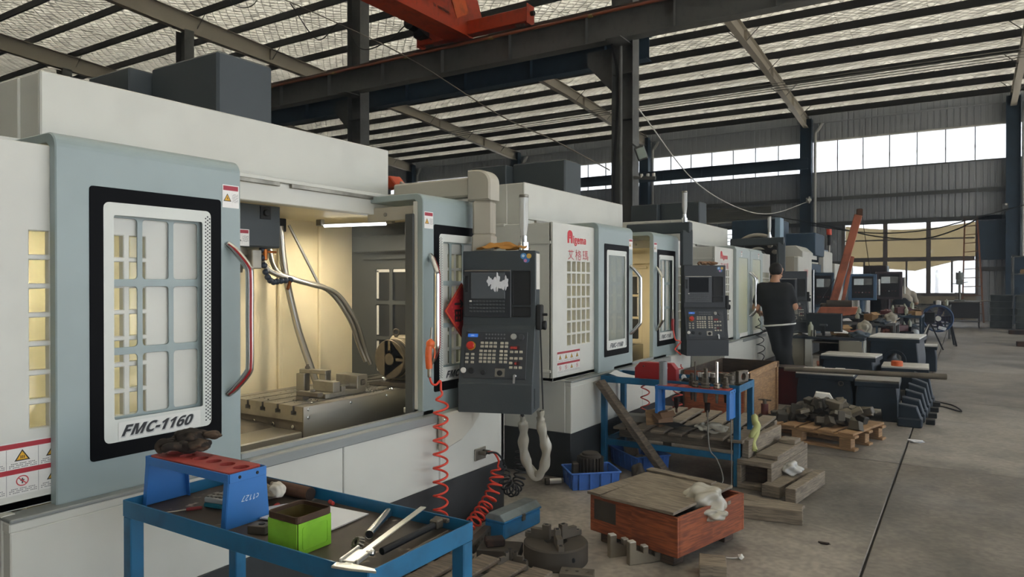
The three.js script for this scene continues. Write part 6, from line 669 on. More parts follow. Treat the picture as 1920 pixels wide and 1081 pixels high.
// ---------- fourth machine and those beyond it ----------
{ const t = thing('machining_center', 'fourth machining center with a big tool magazine wheel on its side', 'machine', [-2.5, 0, -13.55]);
  part(t, 'base', mat.plinth, B(2.3, 0.3, 4.0, -1.2, 0.15, -2.0, 0.01)); part(t, 'front_panel', mat.white, B(0.1, 1.6, 1.28, -0.05, 1.12, -0.64, 0.02)); part(t, 'side_panel', mat.beige, B(2.0, 1.6, 0.04, -1.08, 1.12, -0.02, 0.006)); part(t, 'corner_trim', mat.white, B(0.16, 1.62, 0.05, -1.0, 1.12, 0.0, 0.01));
  part(t, 'sliding_door', mat.steelBlue, B(0.06, 1.45, 1.35, -0.08, 1.1, -1.98, 0.01)); part(t, 'door_pane', mat.black, B(0.01, 0.8, 0.5, -0.045, 1.3, -1.8, 0.003)); part(t, 'handle', mat.chrome, C(0.018, 1.0, 0.0, 1.2, -1.45, undefined, 12)); part(t, 'front_panel', mat.white, B(0.12, 1.85, 1.1, -0.06, 1.2, -3.3, 0.02)); part(t, 'rear_body', mat.beige, B(1.7, 1.7, 3.9, -1.45, 1.1, -2.0, 0.02));
  part(t, 'roof_cover', mat.white, put(ext([[0, 1.9], [0, 2.02], [-0.12, 2.13], [-1.2, 2.13], [-1.2, 1.9]], 1.5, 0.01), [0, 0, -1.85])); part(t, 'roof_window', mat.rubber, B(0.5, 0.1, 0.01, -0.75, 2.02, -0.34, 0.003)); part(t, 'column_cover', mat.steelBlue, B(0.9, 0.75, 0.9, -0.95, 2.3, -1.2, 0.015)); part(t, 'column_cover', mat.steelBlue, B(0.6, 0.45, 1.0, -0.25, 2.2, -1.9, 0.015)); part(t, 'cover_edge', M(0x8fa9bb, 0.5), B(0.1, 0.74, 0.3, -0.47, 2.3, -0.62, 0.006));
  const tm = part(t, 'tool_magazine', mat.rubber, ring(0.24, 0.42, 0.12, -0.7, 1.86, 0.12, [PI / 2, 0, 0], 48)); part(tm, 'magazine_shroud', mat.beige, put(new THREE.TorusGeometry(0.455, 0.035, 8, 40, PI * 0.85), [-0.7, 1.86, 0.14], [0, 0, -0.35])); for (let i = 0; i < 16; i++) { const a = i * PI / 8; part(tm, 'tool_pocket', i % 3 ? mat.steel : mat.rubber, C(0.042, 0.1, -0.7 + 0.35 * Math.cos(a), 1.86 + 0.35 * Math.sin(a), 0.2, [PI / 2, 0, 0], 14)); } part(tm, 'hub', mat.steelGrey, C(0.18, 0.14, -0.7, 1.86, 0.12, [PI / 2, 0, 0], 28));
  const tl = canvasTex(128, 64, (c) => { c.clearRect(0, 0, 128, 64); c.fillStyle = '#b03038'; c.font = '900 italic 56px ' + font; c.fillText('LJM', 4, 52); }); decal(t, 'maker_logo', tl, 0.5, 0.22, [0.0015, 1.62, -0.68], [0, PI / 2, 0], { cut: true }); }
function farMachine(label, x, z, len, H, m, o = {}) { const t = thing('machine_tool', label, 'machine', [x, 0, z]); part(t, 'base', mat.plinth, B(1.9, 0.3, len, -1, 0.15, -len / 2, 0.01)); part(t, 'front_panel', m, B(0.12, H - 0.35, len * 0.38, -0.06, 0.3 + (H - 0.35) / 2, -len * 0.19, 0.02)); part(t, 'side_panel', m, B(1.7, H - 0.35, 0.05, -0.95, 0.3 + (H - 0.35) / 2, -0.025, 0.01)); part(t, 'sliding_door', o.door ?? mat.steelBlue, B(0.06, H - 0.45, len * 0.34, -0.08, 0.3 + (H - 0.45) / 2, -len * 0.55, 0.01)); part(t, 'front_panel', m, B(0.12, H - 0.35, len * 0.27, -0.06, 0.3 + (H - 0.35) / 2, -len * 0.86, 0.02)); part(t, 'rear_body', m, B(1.5, H - 0.3, len, -1.25, 0.3 + (H - 0.3) / 2, -len / 2, 0.02)); part(t, 'head_cover', o.top ?? mat.steelBlue, B(0.7, 0.4, 0.9, -0.8, H + 0.15, -len * 0.5, 0.02)); part(t, 'head_cover_face', M(0x9fb0bd, 0.5), B(0.01, 0.36, 0.7, -0.445, H + 0.15, -len * 0.5, 0.004)); if (o.lamp) { part(t, 'signal_pole', mat.steel, C(0.02, 0.5, -0.2, H + 0.2, -0.4, undefined, 10)); part(t, 'signal_lamp', mat.rubber, C(0.04, 0.3, -0.2, H + 0.55, -0.4, undefined, 14)); part(t, 'signal_lamp_top', M(0xd24a30, 0.4), C(0.06, 0.14, -0.2, H + 0.72, -0.4, undefined, 14)); } return t; }
farMachine('fifth machine, pale cabinet with a tall red signal lamp', -2.55, -18.2, 3.2, 1.95, mat.white, { lamp: true }); farMachine('sixth machine, pale and low under the blue pendant panel', -2.5, -22.1, 3.0, 1.75, mat.plasticWhite, { top: mat.dark }); farMachine('farthest dark brown machine in front of the netted window', -1.75, -26, 3.0, 1.7, M(0x3d3432, 0.6), { door: M(0x2e2a2a, 0.6), top: M(0x3a3030, 0.6) });
function pendant(label, p, ry, w, h, m, o = {}) { const t = thing('pendant_panel', label, 'control panel', p, ry); part(t, 'case', m, B(w, h, 0.22, 0, 0, 0, 0.012)); part(t, 'face', mat.rubber, B(w * 0.76, h * 0.82, 0.01, 0, 0.0, 0.112, 0.004)); part(t, 'screen', M(0xbcc4c4, 0.2, 0, { emissive: 0xaab6b8, emissiveIntensity: 0.06 }), B(w * 0.34, h * 0.24, 0.006, -w * 0.14, h * 0.2, 0.119, 0.002)); part(t, 'keyboard', mat.steelGrey, B(w * 0.3, h * 0.24, 0.006, w * 0.18, h * 0.2, 0.119, 0.002)); for (let i = 0; i < 5; i++) part(t, 'button', i === 2 ? mat.plasticWhite : M(0x7a2a2a, 0.5), C(0.014, 0.012, -w * 0.25 + i * w * 0.12, -h * 0.2, 0.12, [PI / 2, 0, 0], 10)); part(t, 'post', m, C(0.04, p[1] - h / 2, 0, -(p[1] - h / 2) / 2 - h / 2, -0.04, undefined, 14)); part(t, 'foot', m, C(0.2, 0.03, 0, -p[1] + 0.015, -0.04, undefined, 20)); part(t, 'side_grip', mat.plasticWhite, C(0.025, h * 0.6, w / 2 + 0.05, 0, 0.04, undefined, 12)); }
pendant('blue pendant control panel with a lit screen beyond the desk', [-1.9, 1.35, -17.4], R(14), 0.56, 0.58, M(0x43627f, 0.5)); pendant('dark brown pendant panel with a small pale screen near the window', [-1.62, 1.38, -20.5], R(10), 0.6, 0.7, M(0x40353a, 0.6)); pendant('dark control box left of the orange jib crane', [-2.4, 1.3, -15.5], R(10), 0.4, 0.7, mat.steelBlue);
{ const t = thing('jib_crane', 'slanting orange jib arm on a platform base beside the fourth machine', 'jib crane', [-1.9, 0, -13.6], R(10)), m = M(0xb0664a, 0.55, 0, { map: T_mid }); part(t, 'arm', m, bar([-0.05, 1.05, 0], [0.36, 2.62, -0.1], 0.11, 0.13, 0.008)); part(t, 'brace', m, bar([0.1, 1.05, 0], [0.27, 1.9, -0.06], 0.05, 0.06, 0.004)); part(t, 'hook_block', mat.rust, B(0.1, 0.14, 0.1, 0.38, 2.66, -0.1, 0.01)); part(t, 'platform', m, put(ext([[-0.36, 0.8], [0.3, 0.9], [0.34, 1.02], [-0.24, 1.02]], 0.5, 0.01), [0, 0, -0.25])); part(t, 'winch', mat.grime, B(0.5, 0.1, 0.3, 0.0, 1.03, 0, 0.02), C(0.08, 0.4, 0.05, 1.06, 0.1, [0, 0, PI / 2], 18)); part(t, 'post', m, C(0.09, 0.82, 0, 0.41, 0, undefined, 18)); part(t, 'foot_plate', m, B(0.6, 0.03, 0.6, 0, 0.015, 0, 0.004)); part(t, 'wire', mat.rubber, rod([0.42, 2.6, -0.08], [0.55, 1.6, -0.08], 0.006), rod([-0.3, 1.05, 0.1], [-0.02, 1.5, 0.06], 0.008)); }
// ---------- desk, monitor, benches and the clutter on them ----------
{ const t = thing('office_desk', 'beige steel desk with open shelves beside the operator', 'desk', [-1.6, 0, -11.1]), m = M(0x9d998c, 0.5, 0, { map: T_soft }); part(t, 'top', M(0x2f3640, 0.5), B(0.94, 0.035, 0.82, 0, 0.665, 0, 0.005)); part(t, 'cabinet_door', m, B(0.27, 0.58, 0.02, 0.3, 0.345, 0.39, 0.004)); part(t, 'side_panel', mat.white, B(0.02, 0.64, 0.78, 0.455, 0.325, 0, 0.003)); part(t, 'inner_side', m, B(0.02, 0.64, 0.78, 0.155, 0.325, 0, 0.003)); part(t, 'leg_panel', mat.white, B(0.09, 0.64, 0.05, -0.25, 0.325, 0.37, 0.004)); part(t, 'leg_panel', m, B(0.16, 0.64, 0.7, -0.39, 0.325, 0, 0.004)); for (const y of [0.2, 0.42, 0.6]) part(t, 'shelf', mat.wood, B(0.36, 0.02, 0.6, -0.03, y, 0.03, 0.003)); part(t, 'back_panel', mat.rust, B(0.36, 0.62, 0.01, -0.03, 0.32, -0.28, 0)); }
{ const t = thing('monitor', 'dark computer monitor seen from behind on the beige desk', 'monitor', [-1.66, 0.683, -10.8], R(-4)); part(t, 'back_shell', M(0x30373d, 0.45), B(0.47, 0.25, 0.03, 0, 0.2, 0, 0.008)); part(t, 'bezel', mat.rubber, B(0.48, 0.26, 0.014, 0, 0.2, -0.02, 0.004)); part(t, 'stand', mat.rubber, B(0.04, 0.14, 0.03, 0, 0.08, 0.02, 0.005), B(0.22, 0.012, 0.16, 0, 0.006, 0, 0.004)); part(t, 'hinge', M(0x596066, 0.5), B(0.1, 0.03, 0.02, 0, 0.16, 0.024, 0.004)); }
const CL = {};
function clutter(kind, label, x, y, z, ry = 0) {
  const mk = { paper: () => { const s = rr(0, 9); return ['paper', mat.paper, [sheet(8, 6, (u, v) => [(u - 0.5) * 0.3, 0.01 + 0.02 * (1 + Math.sin(u * 6 + s)) * (v + 0.2), (v - 0.5) * 0.22])]]; }, book: () => ['notebook', mat.plasticWhite, [B(0.22, 0.025, 0.3, 0, 0.0125, 0, 0.003)]], bottle: () => ['bottle', M(0xc9cdb8, 0.3, 0, { transmission: 0.3, thickness: 0 }), [lathe([[0, 0], [0.035, 0], [0.037, 0.02], [0.037, 0.14], [0.014, 0.18], [0.014, 0.2], [0, 0.2]], 18)]], glove: () => ['work_glove', M(0x8d8a86, 0.9, 0, { map: T_mid }), gloveShape(rr(0, 9), 1.2)], cloth: () => ['rag', M([0x55606a, 0x6f6a5c, 0x8a5040, 0x3d4650][Math.floor(rr(0, 4))], 0.9), [lump(0.09, 1.3, 0.5, 1, rr(0, 9), 3, 0.3).translate(0, 0.045, 0)]], carton: () => ['carton', M(0x9a7a52, 0.8), [B(0.2, 0.12, 0.16, 0, 0.06, 0, 0.004), B(0.2, 0.004, 0.1, 0, 0.125, 0.08, 0.001, [0.5, 0, 0])]], bag: () => ['plastic_bag', mat.bag, [lump(0.1, 0.9, 1.0, 0.8, rr(0, 9), 3, 0.25).translate(0, 0.1, 0)]], box: () => ['toolbox', M([0x2b3238, 0x39414a, 0x5a2c2a][Math.floor(rr(0, 3))], 0.5), [B(0.28, 0.13, 0.18, 0, 0.065, 0, 0.008), B(0.1, 0.02, 0.03, 0, 0.14, 0, 0.004)]], case: () => ['case', mat.rubber, [B(0.3, 0.06, 0.22, 0, 0.03, 0, 0.01), B(0.08, 0.015, 0.02, 0, 0.035, 0.118, 0.003)]], cup: () => ['helmet', M(0xd7dbdc, 0.3), [lathe([[0, 0.11], [0.05, 0.1], [0.08, 0.06], [0.09, 0], [0.085, 0], [0.075, 0.055], [0, 0.1]].reverse(), 20)]], motor: () => ['vise', mat.oldSteel, [B(0.12, 0.06, 0.2, 0, 0.03, 0, 0.006), B(0.14, 0.07, 0.05, 0, 0.09, 0.06, 0.006), B(0.14, 0.07, 0.05, 0, 0.09, -0.03, 0.006), rod([-0.1, 0.05, 0.14], [0.1, 0.05, 0.14], 0.008)]] }[kind]();
  solo(mk[0], label, { work_glove: 'glove', plastic_bag: 'bag' }[mk[0]] ?? mk[0], mk[1], mk[2], [x, y + (kind === 'glove' ? 0.03 : 0), z], ry);
}
const dY = 0.683;
[['paper', 'white papers tilted beside the monitor, at the operator side', -1.95, -11.0], ['carton', 'orange-brown carton behind the monitor on the desk', -1.5, -11.2], ['glove', 'grey glove right of the monitor on the desk', -1.3, -10.85], ['cloth', 'dark rag at the front right corner of the beige desk', -1.2, -10.78], ['cloth', 'greenish rag heaped behind the front rag on the desk', -1.27, -11.05], ['paper', 'loose sheets at the desk end beside the monitor', -1.33, -11.3], ['bag', 'white plastic bag at the far end of the beige desk', -1.2, -11.35], ['bottle', 'small clear bottle by the monitor foot', -1.83, -10.78]].forEach(([k, l, x, z], i) => clutter(k, l, x, dY, z, i * 0.9));
for (const [x, r, l] of [[-1.80, 0.014, 'left of two upright rollers at the front desk edge'], [-1.765, 0.013, 'right of two upright rollers at the front desk edge']]) solo('roller', l, 'roller', mat.steel, [C(r, 0.09, 0, 0.045, 0, undefined, 14)], [x, dY, -10.73]);
work('workbench', 'long dark bench heaped with papers and bags behind the beige desk', -2.0, -1.0, -14.9, -14.0, 0.74, mat.steelGrey); work('workbench', 'dark tool bench with shelves right of the heaped bench', -1.55, -0.72, -17.8, -16.6, 0.78, mat.steelBlue, { shelf: 0.35 }); work('workbench', 'far bench under the big window where a worker bends', -1.2, -0.3, -23.4, -21.6, 0.86, mat.steelGrey, { shelf: 0.3 });
[['paper', 'white sheets draped over the front edge of the heaped bench', -1.15, -14.15], ['paper', 'curled drawing on the middle of the heaped bench', -1.4, -14.4], ['bag', 'tall white plastic bag at the front of the heaped bench', -1.08, -14.1], ['cloth', 'grey-blue jacket thrown on the heaped bench', -1.3, -14.15], ['carton', 'open brown carton at the left of the heaped bench', -1.75, -14.3], ['box', 'dark toolbox behind the papers on the heaped bench', -1.5, -14.7], ['glove', 'pale glove on the right of the heaped bench', -1.06, -14.5], ['book', 'white book lying at the back of the heaped bench', -1.15, -14.75], ['cloth', 'red-brown rag beside the tall white bag', -1.2, -14.05], ['bottle', 'clear bottle at the back of the heaped bench', -1.62, -14.2]].forEach(([k, l, x, z], i) => clutter(k, l, x, 0.706, z, i * 1.3));
[['case', 'black tool case on the tool bench, left', -1.4, -16.8], ['paper', 'bright drawing sheet on the tool bench', -1.2, -16.8], ['bottle', 'pale green bottle standing on the tool bench', -1.0, -16.75], ['carton', 'orange-labelled carton at the tool bench edge', -0.85, -16.75], ['motor', 'bench vise at the right end of the tool bench', -0.8, -17.1], ['box', 'dark toolbox at the back of the tool bench', -1.3, -17.4], ['book', 'white manual at the back of the tool bench', -0.95, -17.4], ['cup', 'white helmet on the back of the tool bench', -1.45, -17.3]].forEach(([k, l, x, z], i) => clutter(k, l, x, 0.746, z, i * 0.8));
[['box', 'dark drawer box on the shelf of the tool bench, left', -1.35, -17.1], ['case', 'black case on the shelf of the tool bench, middle', -1.1, -17.0], ['cup', 'white helmet on the shelf of the tool bench', -0.85, -16.9]].forEach(([k, l, x, z], i) => clutter(k, l, x, 0.375, z, i));
[['paper', 'white sheet on the far bench beside the bending worker', -0.9, -21.8], ['book', 'pale catalogue on the right of the far bench', -0.5, -21.9], ['box', 'dark toolbox at the far end of the far bench', -0.6, -22.8], ['bottle', 'dark-capped bottle at the right end of the far bench', -0.38, -21.8], ['case', 'black case in the middle of the far bench', -0.8, -22.3], ['motor', 'small vise on the near edge of the far bench', -0.42, -22.1]].forEach(([k, l, x, z], i) => clutter(k, l, x, 0.826, z, i * 0.7));
{ const t = thing('tripod_stand', 'dark tripod stand beside the tool bench', 'stand', [-0.62, 0, -17.9]); for (let i = 0; i < 3; i++) { const a = i * 2.1; part(t, 'leg', mat.rubber, rod([0, 0.6, 0], [0.25 * Math.cos(a), 0, 0.25 * Math.sin(a)], 0.016)); } part(t, 'head', mat.rubber, B(0.2, 0.22, 0.16, 0, 0.7, 0, 0.01)); part(t, 'mirror_bar', mat.steel, bar([-0.2, 0.1, 0.2], [-0.02, 0.55, 0.1], 0.03)); }
// ---------- fan, cart, drill press, crate stacks at the far end ----------
{ const t = thing('drum_fan', 'round blue drum fan on black legs standing on the open floor', 'fan', [-0.52, 0, -19.3], R(8)), r = 0.3, cy = 0.62, bl = M(0x2a4c78, 0.45); part(t, 'drum', bl, ring(r - 0.02, r, 0.26, 0, cy, 0, [PI / 2, 0, 0], 40)); part(t, 'rim', bl, put(new THREE.TorusGeometry(r, 0.018, 8, 40), [0, cy, 0.13]), put(new THREE.TorusGeometry(r, 0.018, 8, 40), [0, cy, -0.13])); part(t, 'hub', mat.plasticWhite, C(0.06, 0.05, 0, cy, 0.15, [PI / 2, 0, 0], 20)); for (let i = 0; i < 5; i++) part(t, 'blade', M(0x4a2f38, 0.5), put(ext([[0.03, -0.04], [0.26, -0.09], [0.27, 0.07], [0.03, 0.04]], 0.006, 0.001), [0, 0, 0], [0.35, 0, 0]).applyMatrix4(new THREE.Matrix4().makeTranslation(0, cy, 0.02).multiply(new THREE.Matrix4().makeRotationZ(i * 2 * PI / 5)))); for (let k = 1; k < 5; k++) part(t, 'guard_ring', bl, put(new THREE.TorusGeometry(r * k / 5 + 0.03, 0.004, 6, 36), [0, cy, 0.14])); for (let k = 0; k < 6; k++) part(t, 'guard_spoke', bl, put(rod([-r, 0, 0], [r, 0, 0], 0.004, 6), [0, 0, 0], [0, 0, k * PI / 6]).translate(0, cy, 0.14)); part(t, 'motor', bl, C(0.09, 0.2, 0, cy, -0.1, [PI / 2, 0, 0], 20)); for (const s of [-1, 1]) { for (const z of [-0.2, 0.2]) part(t, 'leg', mat.rubber, rod([s * 0.26, 0.55, z * 0.4], [s * 0.36, 0, z], 0.018)); part(t, 'cross_bar', mat.rubber, rod([s * 0.36, 0.03, -0.2], [s * 0.36, 0.03, 0.2], 0.012)); } part(t, 'white_label', mat.paper, B(0.16, 0.07, 0.004, 0.08, 0.4, 0.15, 0.001, [0, 0, -0.3])); part(t, 'carry_handle', mat.plasticWhite, B(0.1, 0.12, 0.08, 0.02, 0.98, 0, 0.02)); }
{ const t = thing('utility_cart', 'dark flat-topped steel cart below the right half of the window', 'cart', [-0.05, 0, -27.8]); const m = M(0x3a3636, 0.6); part(t, 'top', M(0x8d8a86, 0.4, 0.3), B(1.0, 0.04, 0.7, 0, 0.84, 0, 0.006)); part(t, 'shelf', M(0x6d6a68, 0.5), B(1.0, 0.03, 0.7, 0, 0.2, 0, 0.005)); part(t, 'body', m, B(0.9, 0.5, 0.6, 0, 0.55, -0.05, 0.01)); for (const x of [-0.47, 0.47]) for (const z of [-0.32, 0.32]) { part(t, 'leg', m, C(0.02, 0.84, x, 0.44, z, undefined, 10)); part(t, 'caster', mat.rubber, C(0.05, 0.03, x, 0.05, z, [0, 0, PI / 2], 14)); } part(t, 'hand_rail', mat.steel, tube([[0.5, 0.84, -0.3], [0.75, 0.86, -0.3], [0.85, 0.7, -0.3], [0.85, 0.25, -0.3]], 0.018, 30, 8)); }
{ const t = thing('drill_press', 'small drill press silhouetted against the right window panes', 'drill press', [-0.12, 0.86, -27.75]), m = M(0x7b807e, 0.5); part(t, 'base', m, B(0.3, 0.04, 0.35, 0, 0.02, 0, 0.008)); part(t, 'column', mat.steel, C(0.035, 0.7, 0, 0.38, -0.08, undefined, 16)); part(t, 'table', m, C(0.14, 0.025, 0, 0.26, 0.02, undefined, 20)); part(t, 'head', m, B(0.2, 0.16, 0.4, 0, 0.62, 0.02, 0.02)); part(t, 'motor', m, C(0.11, 0.24, 0, 0.82, -0.1, undefined, 20), C(0.03, 0.06, 0, 0.96, -0.1, undefined, 12)); part(t, 'feed_handle', mat.steel, rod([-0.24, 0.56, 0.08], [0.24, 0.62, 0.08], 0.012)); part(t, 'chuck', mat.steel, C(0.03, 0.12, 0, 0.48, 0.1, undefined, 14)); }
for (let s = 0; s < 2; s++) for (let k = 0; k < 5; k++) { const t = thing('parts_crate', (s ? 'right' : 'left') + ' stack of dark crates at the far wall, crate ' + ['on the floor', 'second from the floor', 'in the middle', 'second from the top', 'on top'][k], 'crate', [1.02 + s * 0.66, 0.012 + k * 0.215, -27.9 + s * 0.35], R(4 * (k % 3 - 1))); const m = M([0x4b5450, 0x40494a, 0x525a54][(k + s) % 3], 0.7, 0, { map: T_hard }); for (const z of [-1, 1]) part(t, 'side', m, B(0.58, 0.2, 0.03, 0, 0.1, z * 0.24, 0.006)); for (const x of [-1, 1]) part(t, 'end', m, B(0.03, 0.2, 0.46, x * 0.275, 0.1, 0, 0.006)); part(t, 'bottom', m, B(0.56, 0.02, 0.46, 0, 0.012, 0, 0)); part(t, 'rim', mat.steelGrey, B(0.6, 0.02, 0.02, 0, 0.195, 0.255, 0.003)); for (let q = 0; q < 3; q++) part(t, 'part_inside', mat.oldSteel, lump(0.06, 1.2, 1, 1, q + k, 2, 0.2).translate(-0.16 + q * 0.16, 0.12, 0.05)); }
{ const t = thing('storage_rack', 'dark steel storage rack in the far right corner', 'rack', [1.9, 0, -29.6]); for (const x of [-0.5, 0.5]) for (const z of [-0.3, 0.3]) part(t, 'upright', mat.steelGrey, B(0.05, 2.4, 0.05, x, 1.2, z, 0.004)); for (const y of [0.3, 1.0, 1.75, 2.35]) part(t, 'shelf', mat.steelGrey, B(1.05, 0.04, 0.65, 0, y, 0, 0.004)); part(t, 'back_panel', mat.steelBlue, B(1.0, 2.3, 0.02, 0, 1.2, -0.3, 0)); }
[['box', 'dark toolbox on the second shelf of the corner rack', 1.75, 1.02], ['carton', 'brown carton on the third shelf of the corner rack', 1.7, 1.77], ['box', 'toolbox on the lowest shelf of the corner rack', 1.7, 0.32]].forEach(([k, l, x, y]) => clutter(k, l, x, y, -29.4, 0.1));
for (const [x, z, w, l] of [[1.28, -24.6, 0.5, 'dark steel beam end reaching in at the right edge, farther one'], [1.22, -19.9, 0.36, 'dark steel beam end reaching in at the right edge, nearer one']]) solo('steel_beam', l, 'beam end', mat.rust, [B(1.2, 0.09, 0.14, 0.4, 0.045, 0, 0.004), B(1.2, 0.02, 0.2, 0.4, 0.1, 0, 0.003)], [x, 0, z], R(6));
{ const t = thing('junction_box', 'small grey junction box with wires on the right wall column', 'junction box', [1.3, 4.3, WZ0 + 0.5]); part(t, 'box', mat.steelGrey, B(0.2, 0.3, 0.12, 0, 0, 0, 0.01)); part(t, 'knob', mat.plasticWhite, C(0.04, 0.05, 0.02, 0.1, 0.08, [PI / 2, 0, 0], 12)); part(t, 'wire', mat.rubber, tube([[0, -0.15, 0], [-0.1, -0.5, 0.05], [0.1, -0.7, 0.05], [0, -1.0, 0]], 0.012, 24, 6)); }
{ const t = thing('switch_box', 'small pale switch box on the wall column behind the fourth machine', 'switch box', [-5.62, 4.2, WZ0 + 0.55]); part(t, 'box', mat.plasticWhite, B(0.25, 0.3, 0.1, 0, -0.9, 0, 0.01)); part(t, 'insulators', mat.plasticWhite, lump(0.1, 1, 1.2, 0.8, 3, 2, 0.3).translate(0, 0.8, 0)); }
{ const t = thing('step_platform', 'low wooden standing platform under the operator', 'platform', [-2.0, 0, -10.15]); for (let i = 0; i < 5; i++) part(t, 'slat', mat.wood, B(0.75, 0.02, 0.17, 0, 0.09, -0.4 + i * 0.2, 0.003)); for (const x of [-0.3, 0.3]) part(t, 'bearer', mat.wood, B(0.07, 0.08, 1.0, x, 0.04, 0, 0.003)); }
solo('hanging_cable', 'frayed pale cable bundle hanging under the operator panel', 'cable', M(0x8d8472, 0.8), [tube([[-2.0, 0.71, -10.95], [-1.99, 0.5, -10.9], [-2.02, 0.3, -10.88], [-1.97, 0.25, -10.86], [-1.95, 0.45, -10.9], [-1.94, 0.66, -10.94]], 0.028, 40, 8)]);
solo('cable_loop', 'thin curled hose at the base of the third machine', 'hose', mat.hoseBlack, [coil([[-2.36, 0.95, -10.0], [-2.36, 0.7, -10.05], [-2.34, 0.35, -10.15]], 0.05, 5, 0.006)]);
// more things heaped along the benches
{ const kinds = [['box', 'dark toolbox'], ['paper', 'loose white sheet'], ['cloth', 'crumpled rag'], ['case', 'black plastic case'], ['glove', 'work glove'], ['bottle', 'clear bottle'], ['carton', 'small brown carton'], ['motor', 'steel vise']], row = ['front row', 'second row', 'third row', 'back row'], col = ['leftmost', 'left of the middle', 'right of the middle', 'rightmost'];
  for (const [bench, x0, x1, z0, z1, y] of [['heaped bench', -1.92, -1.06, -14.78, -14.1, 0.706], ['tool bench', -1.48, -0.8, -17.65, -16.72, 0.746], ['shelf under the tool bench', -1.45, -0.85, -17.5, -16.8, 0.375]])
    for (let j = 0; j < 4; j++) for (let i = 0; i < 4; i++) { const k = kinds[(i * 3 + j * 5 + (bench.length % 4)) % 8]; clutter(k[0], `${k[1]}, ${row[j]}, ${col[i]} on the ${bench}`, x0 + (x1 - x0) * (i + 0.5) / 4 + rr(-0.05, 0.05), y + (j > 1 ? 0.1 * (i % 2) : 0.03 * (i % 3)), z1 + (z0 - z1) * (j + 0.5) / 4, rr(0, 3)); } }

{ const t = thing('work_glove', 'brown work gloves lying on top of the second control panel', 'glove', [-2.2, 1.628, -7.07], R(20)); part(t, 'palm', M(0x96745a, 0.9, 0, { map: T_mid }), gloveShape(5, 0.9)); part(t, 'cuff', M(0x7d6048, 0.9), lump(0.03, 1.9, 0.6, 1.1, 2, 3, 0.15).translate(0.075, -0.002, 0)); }
{ const t = thing('carton', 'flat pale carton with black print inside the second machine', 'carton', [-2.95, 0.812, -6.5], R(0)); part(t, 'body', M(0xcfc8b4, 0.8), B(0.24, 0.14, 0.34, 0, 0.07, 0, 0.003)); part(t, 'print', mat.rubber, B(0.002, 0.035, 0.1, 0.121, 0.09, -0.02, 0)); }
[['paper', 'white plan hanging over the front edge of the tool bench', -1.05, 0.76, -16.64], ['paper', 'stack of white forms on the heaped bench, nearest the castings', -1.12, 0.78, -14.3], ['paper', 'bright sheet curled at the far left of the heaped bench', -1.85, 0.75, -14.05], ['paper', 'white leaflet among the rags on the beige desk', -1.4, 0.72, -10.95]].forEach(([k, l, x, y, z], i) => clutter(k, l, x, y, z, i * 1.1));

// ---------- people ----------
// bones: [ax, ay, az, bx, by, bz, ra, rb]; distances to tapered capsules joined by a smooth minimum and meshed
function skin(bones, res, k = 0.03, pad = 0.03) {
  const lo = [1e9, 1e9, 1e9], hi = [-1e9, -1e9, -1e9]; for (const b of bones) for (const o of [0, 3]) for (let i = 0; i < 3; i++) { const r = (o ? b[7] : b[6]) + pad; lo[i] = Math.min(lo[i], b[o + i] - r); hi[i] = Math.max(hi[i], b[o + i] + r); }
  const mc = new MarchingCubes(res, new THREE.MeshBasicMaterial(), false, false, 200000), F = mc.field; mc.isolation = 0;
  for (let z = 0; z < res; z++) for (let y = 0; y < res; y++) for (let x = 0; x < res; x++) {
    const p = [x, y, z].map((v, i) => lo[i] + (hi[i] - lo[i]) * v / res); let d = 1e3;
    for (const b of bones) { const ux = b[3] - b[0], uy = b[4] - b[1], uz = b[5] - b[2], L = ux * ux + uy * uy + uz * uz || 1e-9, t = clamp(((p[0] - b[0]) * ux + (p[1] - b[1]) * uy + (p[2] - b[2]) * uz) / L); const e = Math.hypot(p[0] - b[0] - ux * t, p[1] - b[1] - uy * t, p[2] - b[2] - uz * t) - (b[6] + (b[7] - b[6]) * t); const h = clamp(0.5 + 0.5 * (d - e) / k); d = d * (1 - h) + e * h - k * h * (1 - h); }
    F[x + y * res + z * res * res] = -d;
  }
  mc.update(); const n = mc.count, a = new Float32Array(n * 3), N = new Float32Array(n * 3);
  for (let i = 0; i < n; i++) for (let c = 0; c < 3; c++) { a[i * 3 + c] = lo[c] + (hi[c] - lo[c]) * (mc.positionArray[i * 3 + c] + 1) / 2; N[i * 3 + c] = mc.normalArray[i * 3 + c] / (hi[c] - lo[c]); }
  for (let i = 0; i < n; i++) { const l = Math.hypot(N[3 * i], N[3 * i + 1], N[3 * i + 2]) || 1; for (let c = 0; c < 3; c++) N[3 * i + c] /= l; }
  const g = new THREE.BufferGeometry(); g.setAttribute('position', new THREE.BufferAttribute(a, 3)); g.setAttribute('normal', new THREE.BufferAttribute(N, 3));
  // make sure faces look outwards
  const e1 = V(a[3] - a[0], a[4] - a[1], a[5] - a[2]), e2 = V(a[6] - a[0], a[7] - a[1], a[8] - a[2]); if (n && e1.cross(e2).dot(V(N[0], N[1], N[2])) < 0) { for (let i = 0; i < n; i += 3) for (let c = 0; c < 3; c++) { let t = a[(i + 1) * 3 + c]; a[(i + 1) * 3 + c] = a[(i + 2) * 3 + c]; a[(i + 2) * 3 + c] = t; t = N[(i + 1) * 3 + c]; N[(i + 1) * 3 + c] = N[(i + 2) * 3 + c]; N[(i + 2) * 3 + c] = t; } }
  return g;
}
const bone = (a, b, ra, rb = ra) => [...a, ...b, ra, rb];
const matSkin = M(0xb98a6c, 0.6), matHair = M(0x14110f, 0.7);
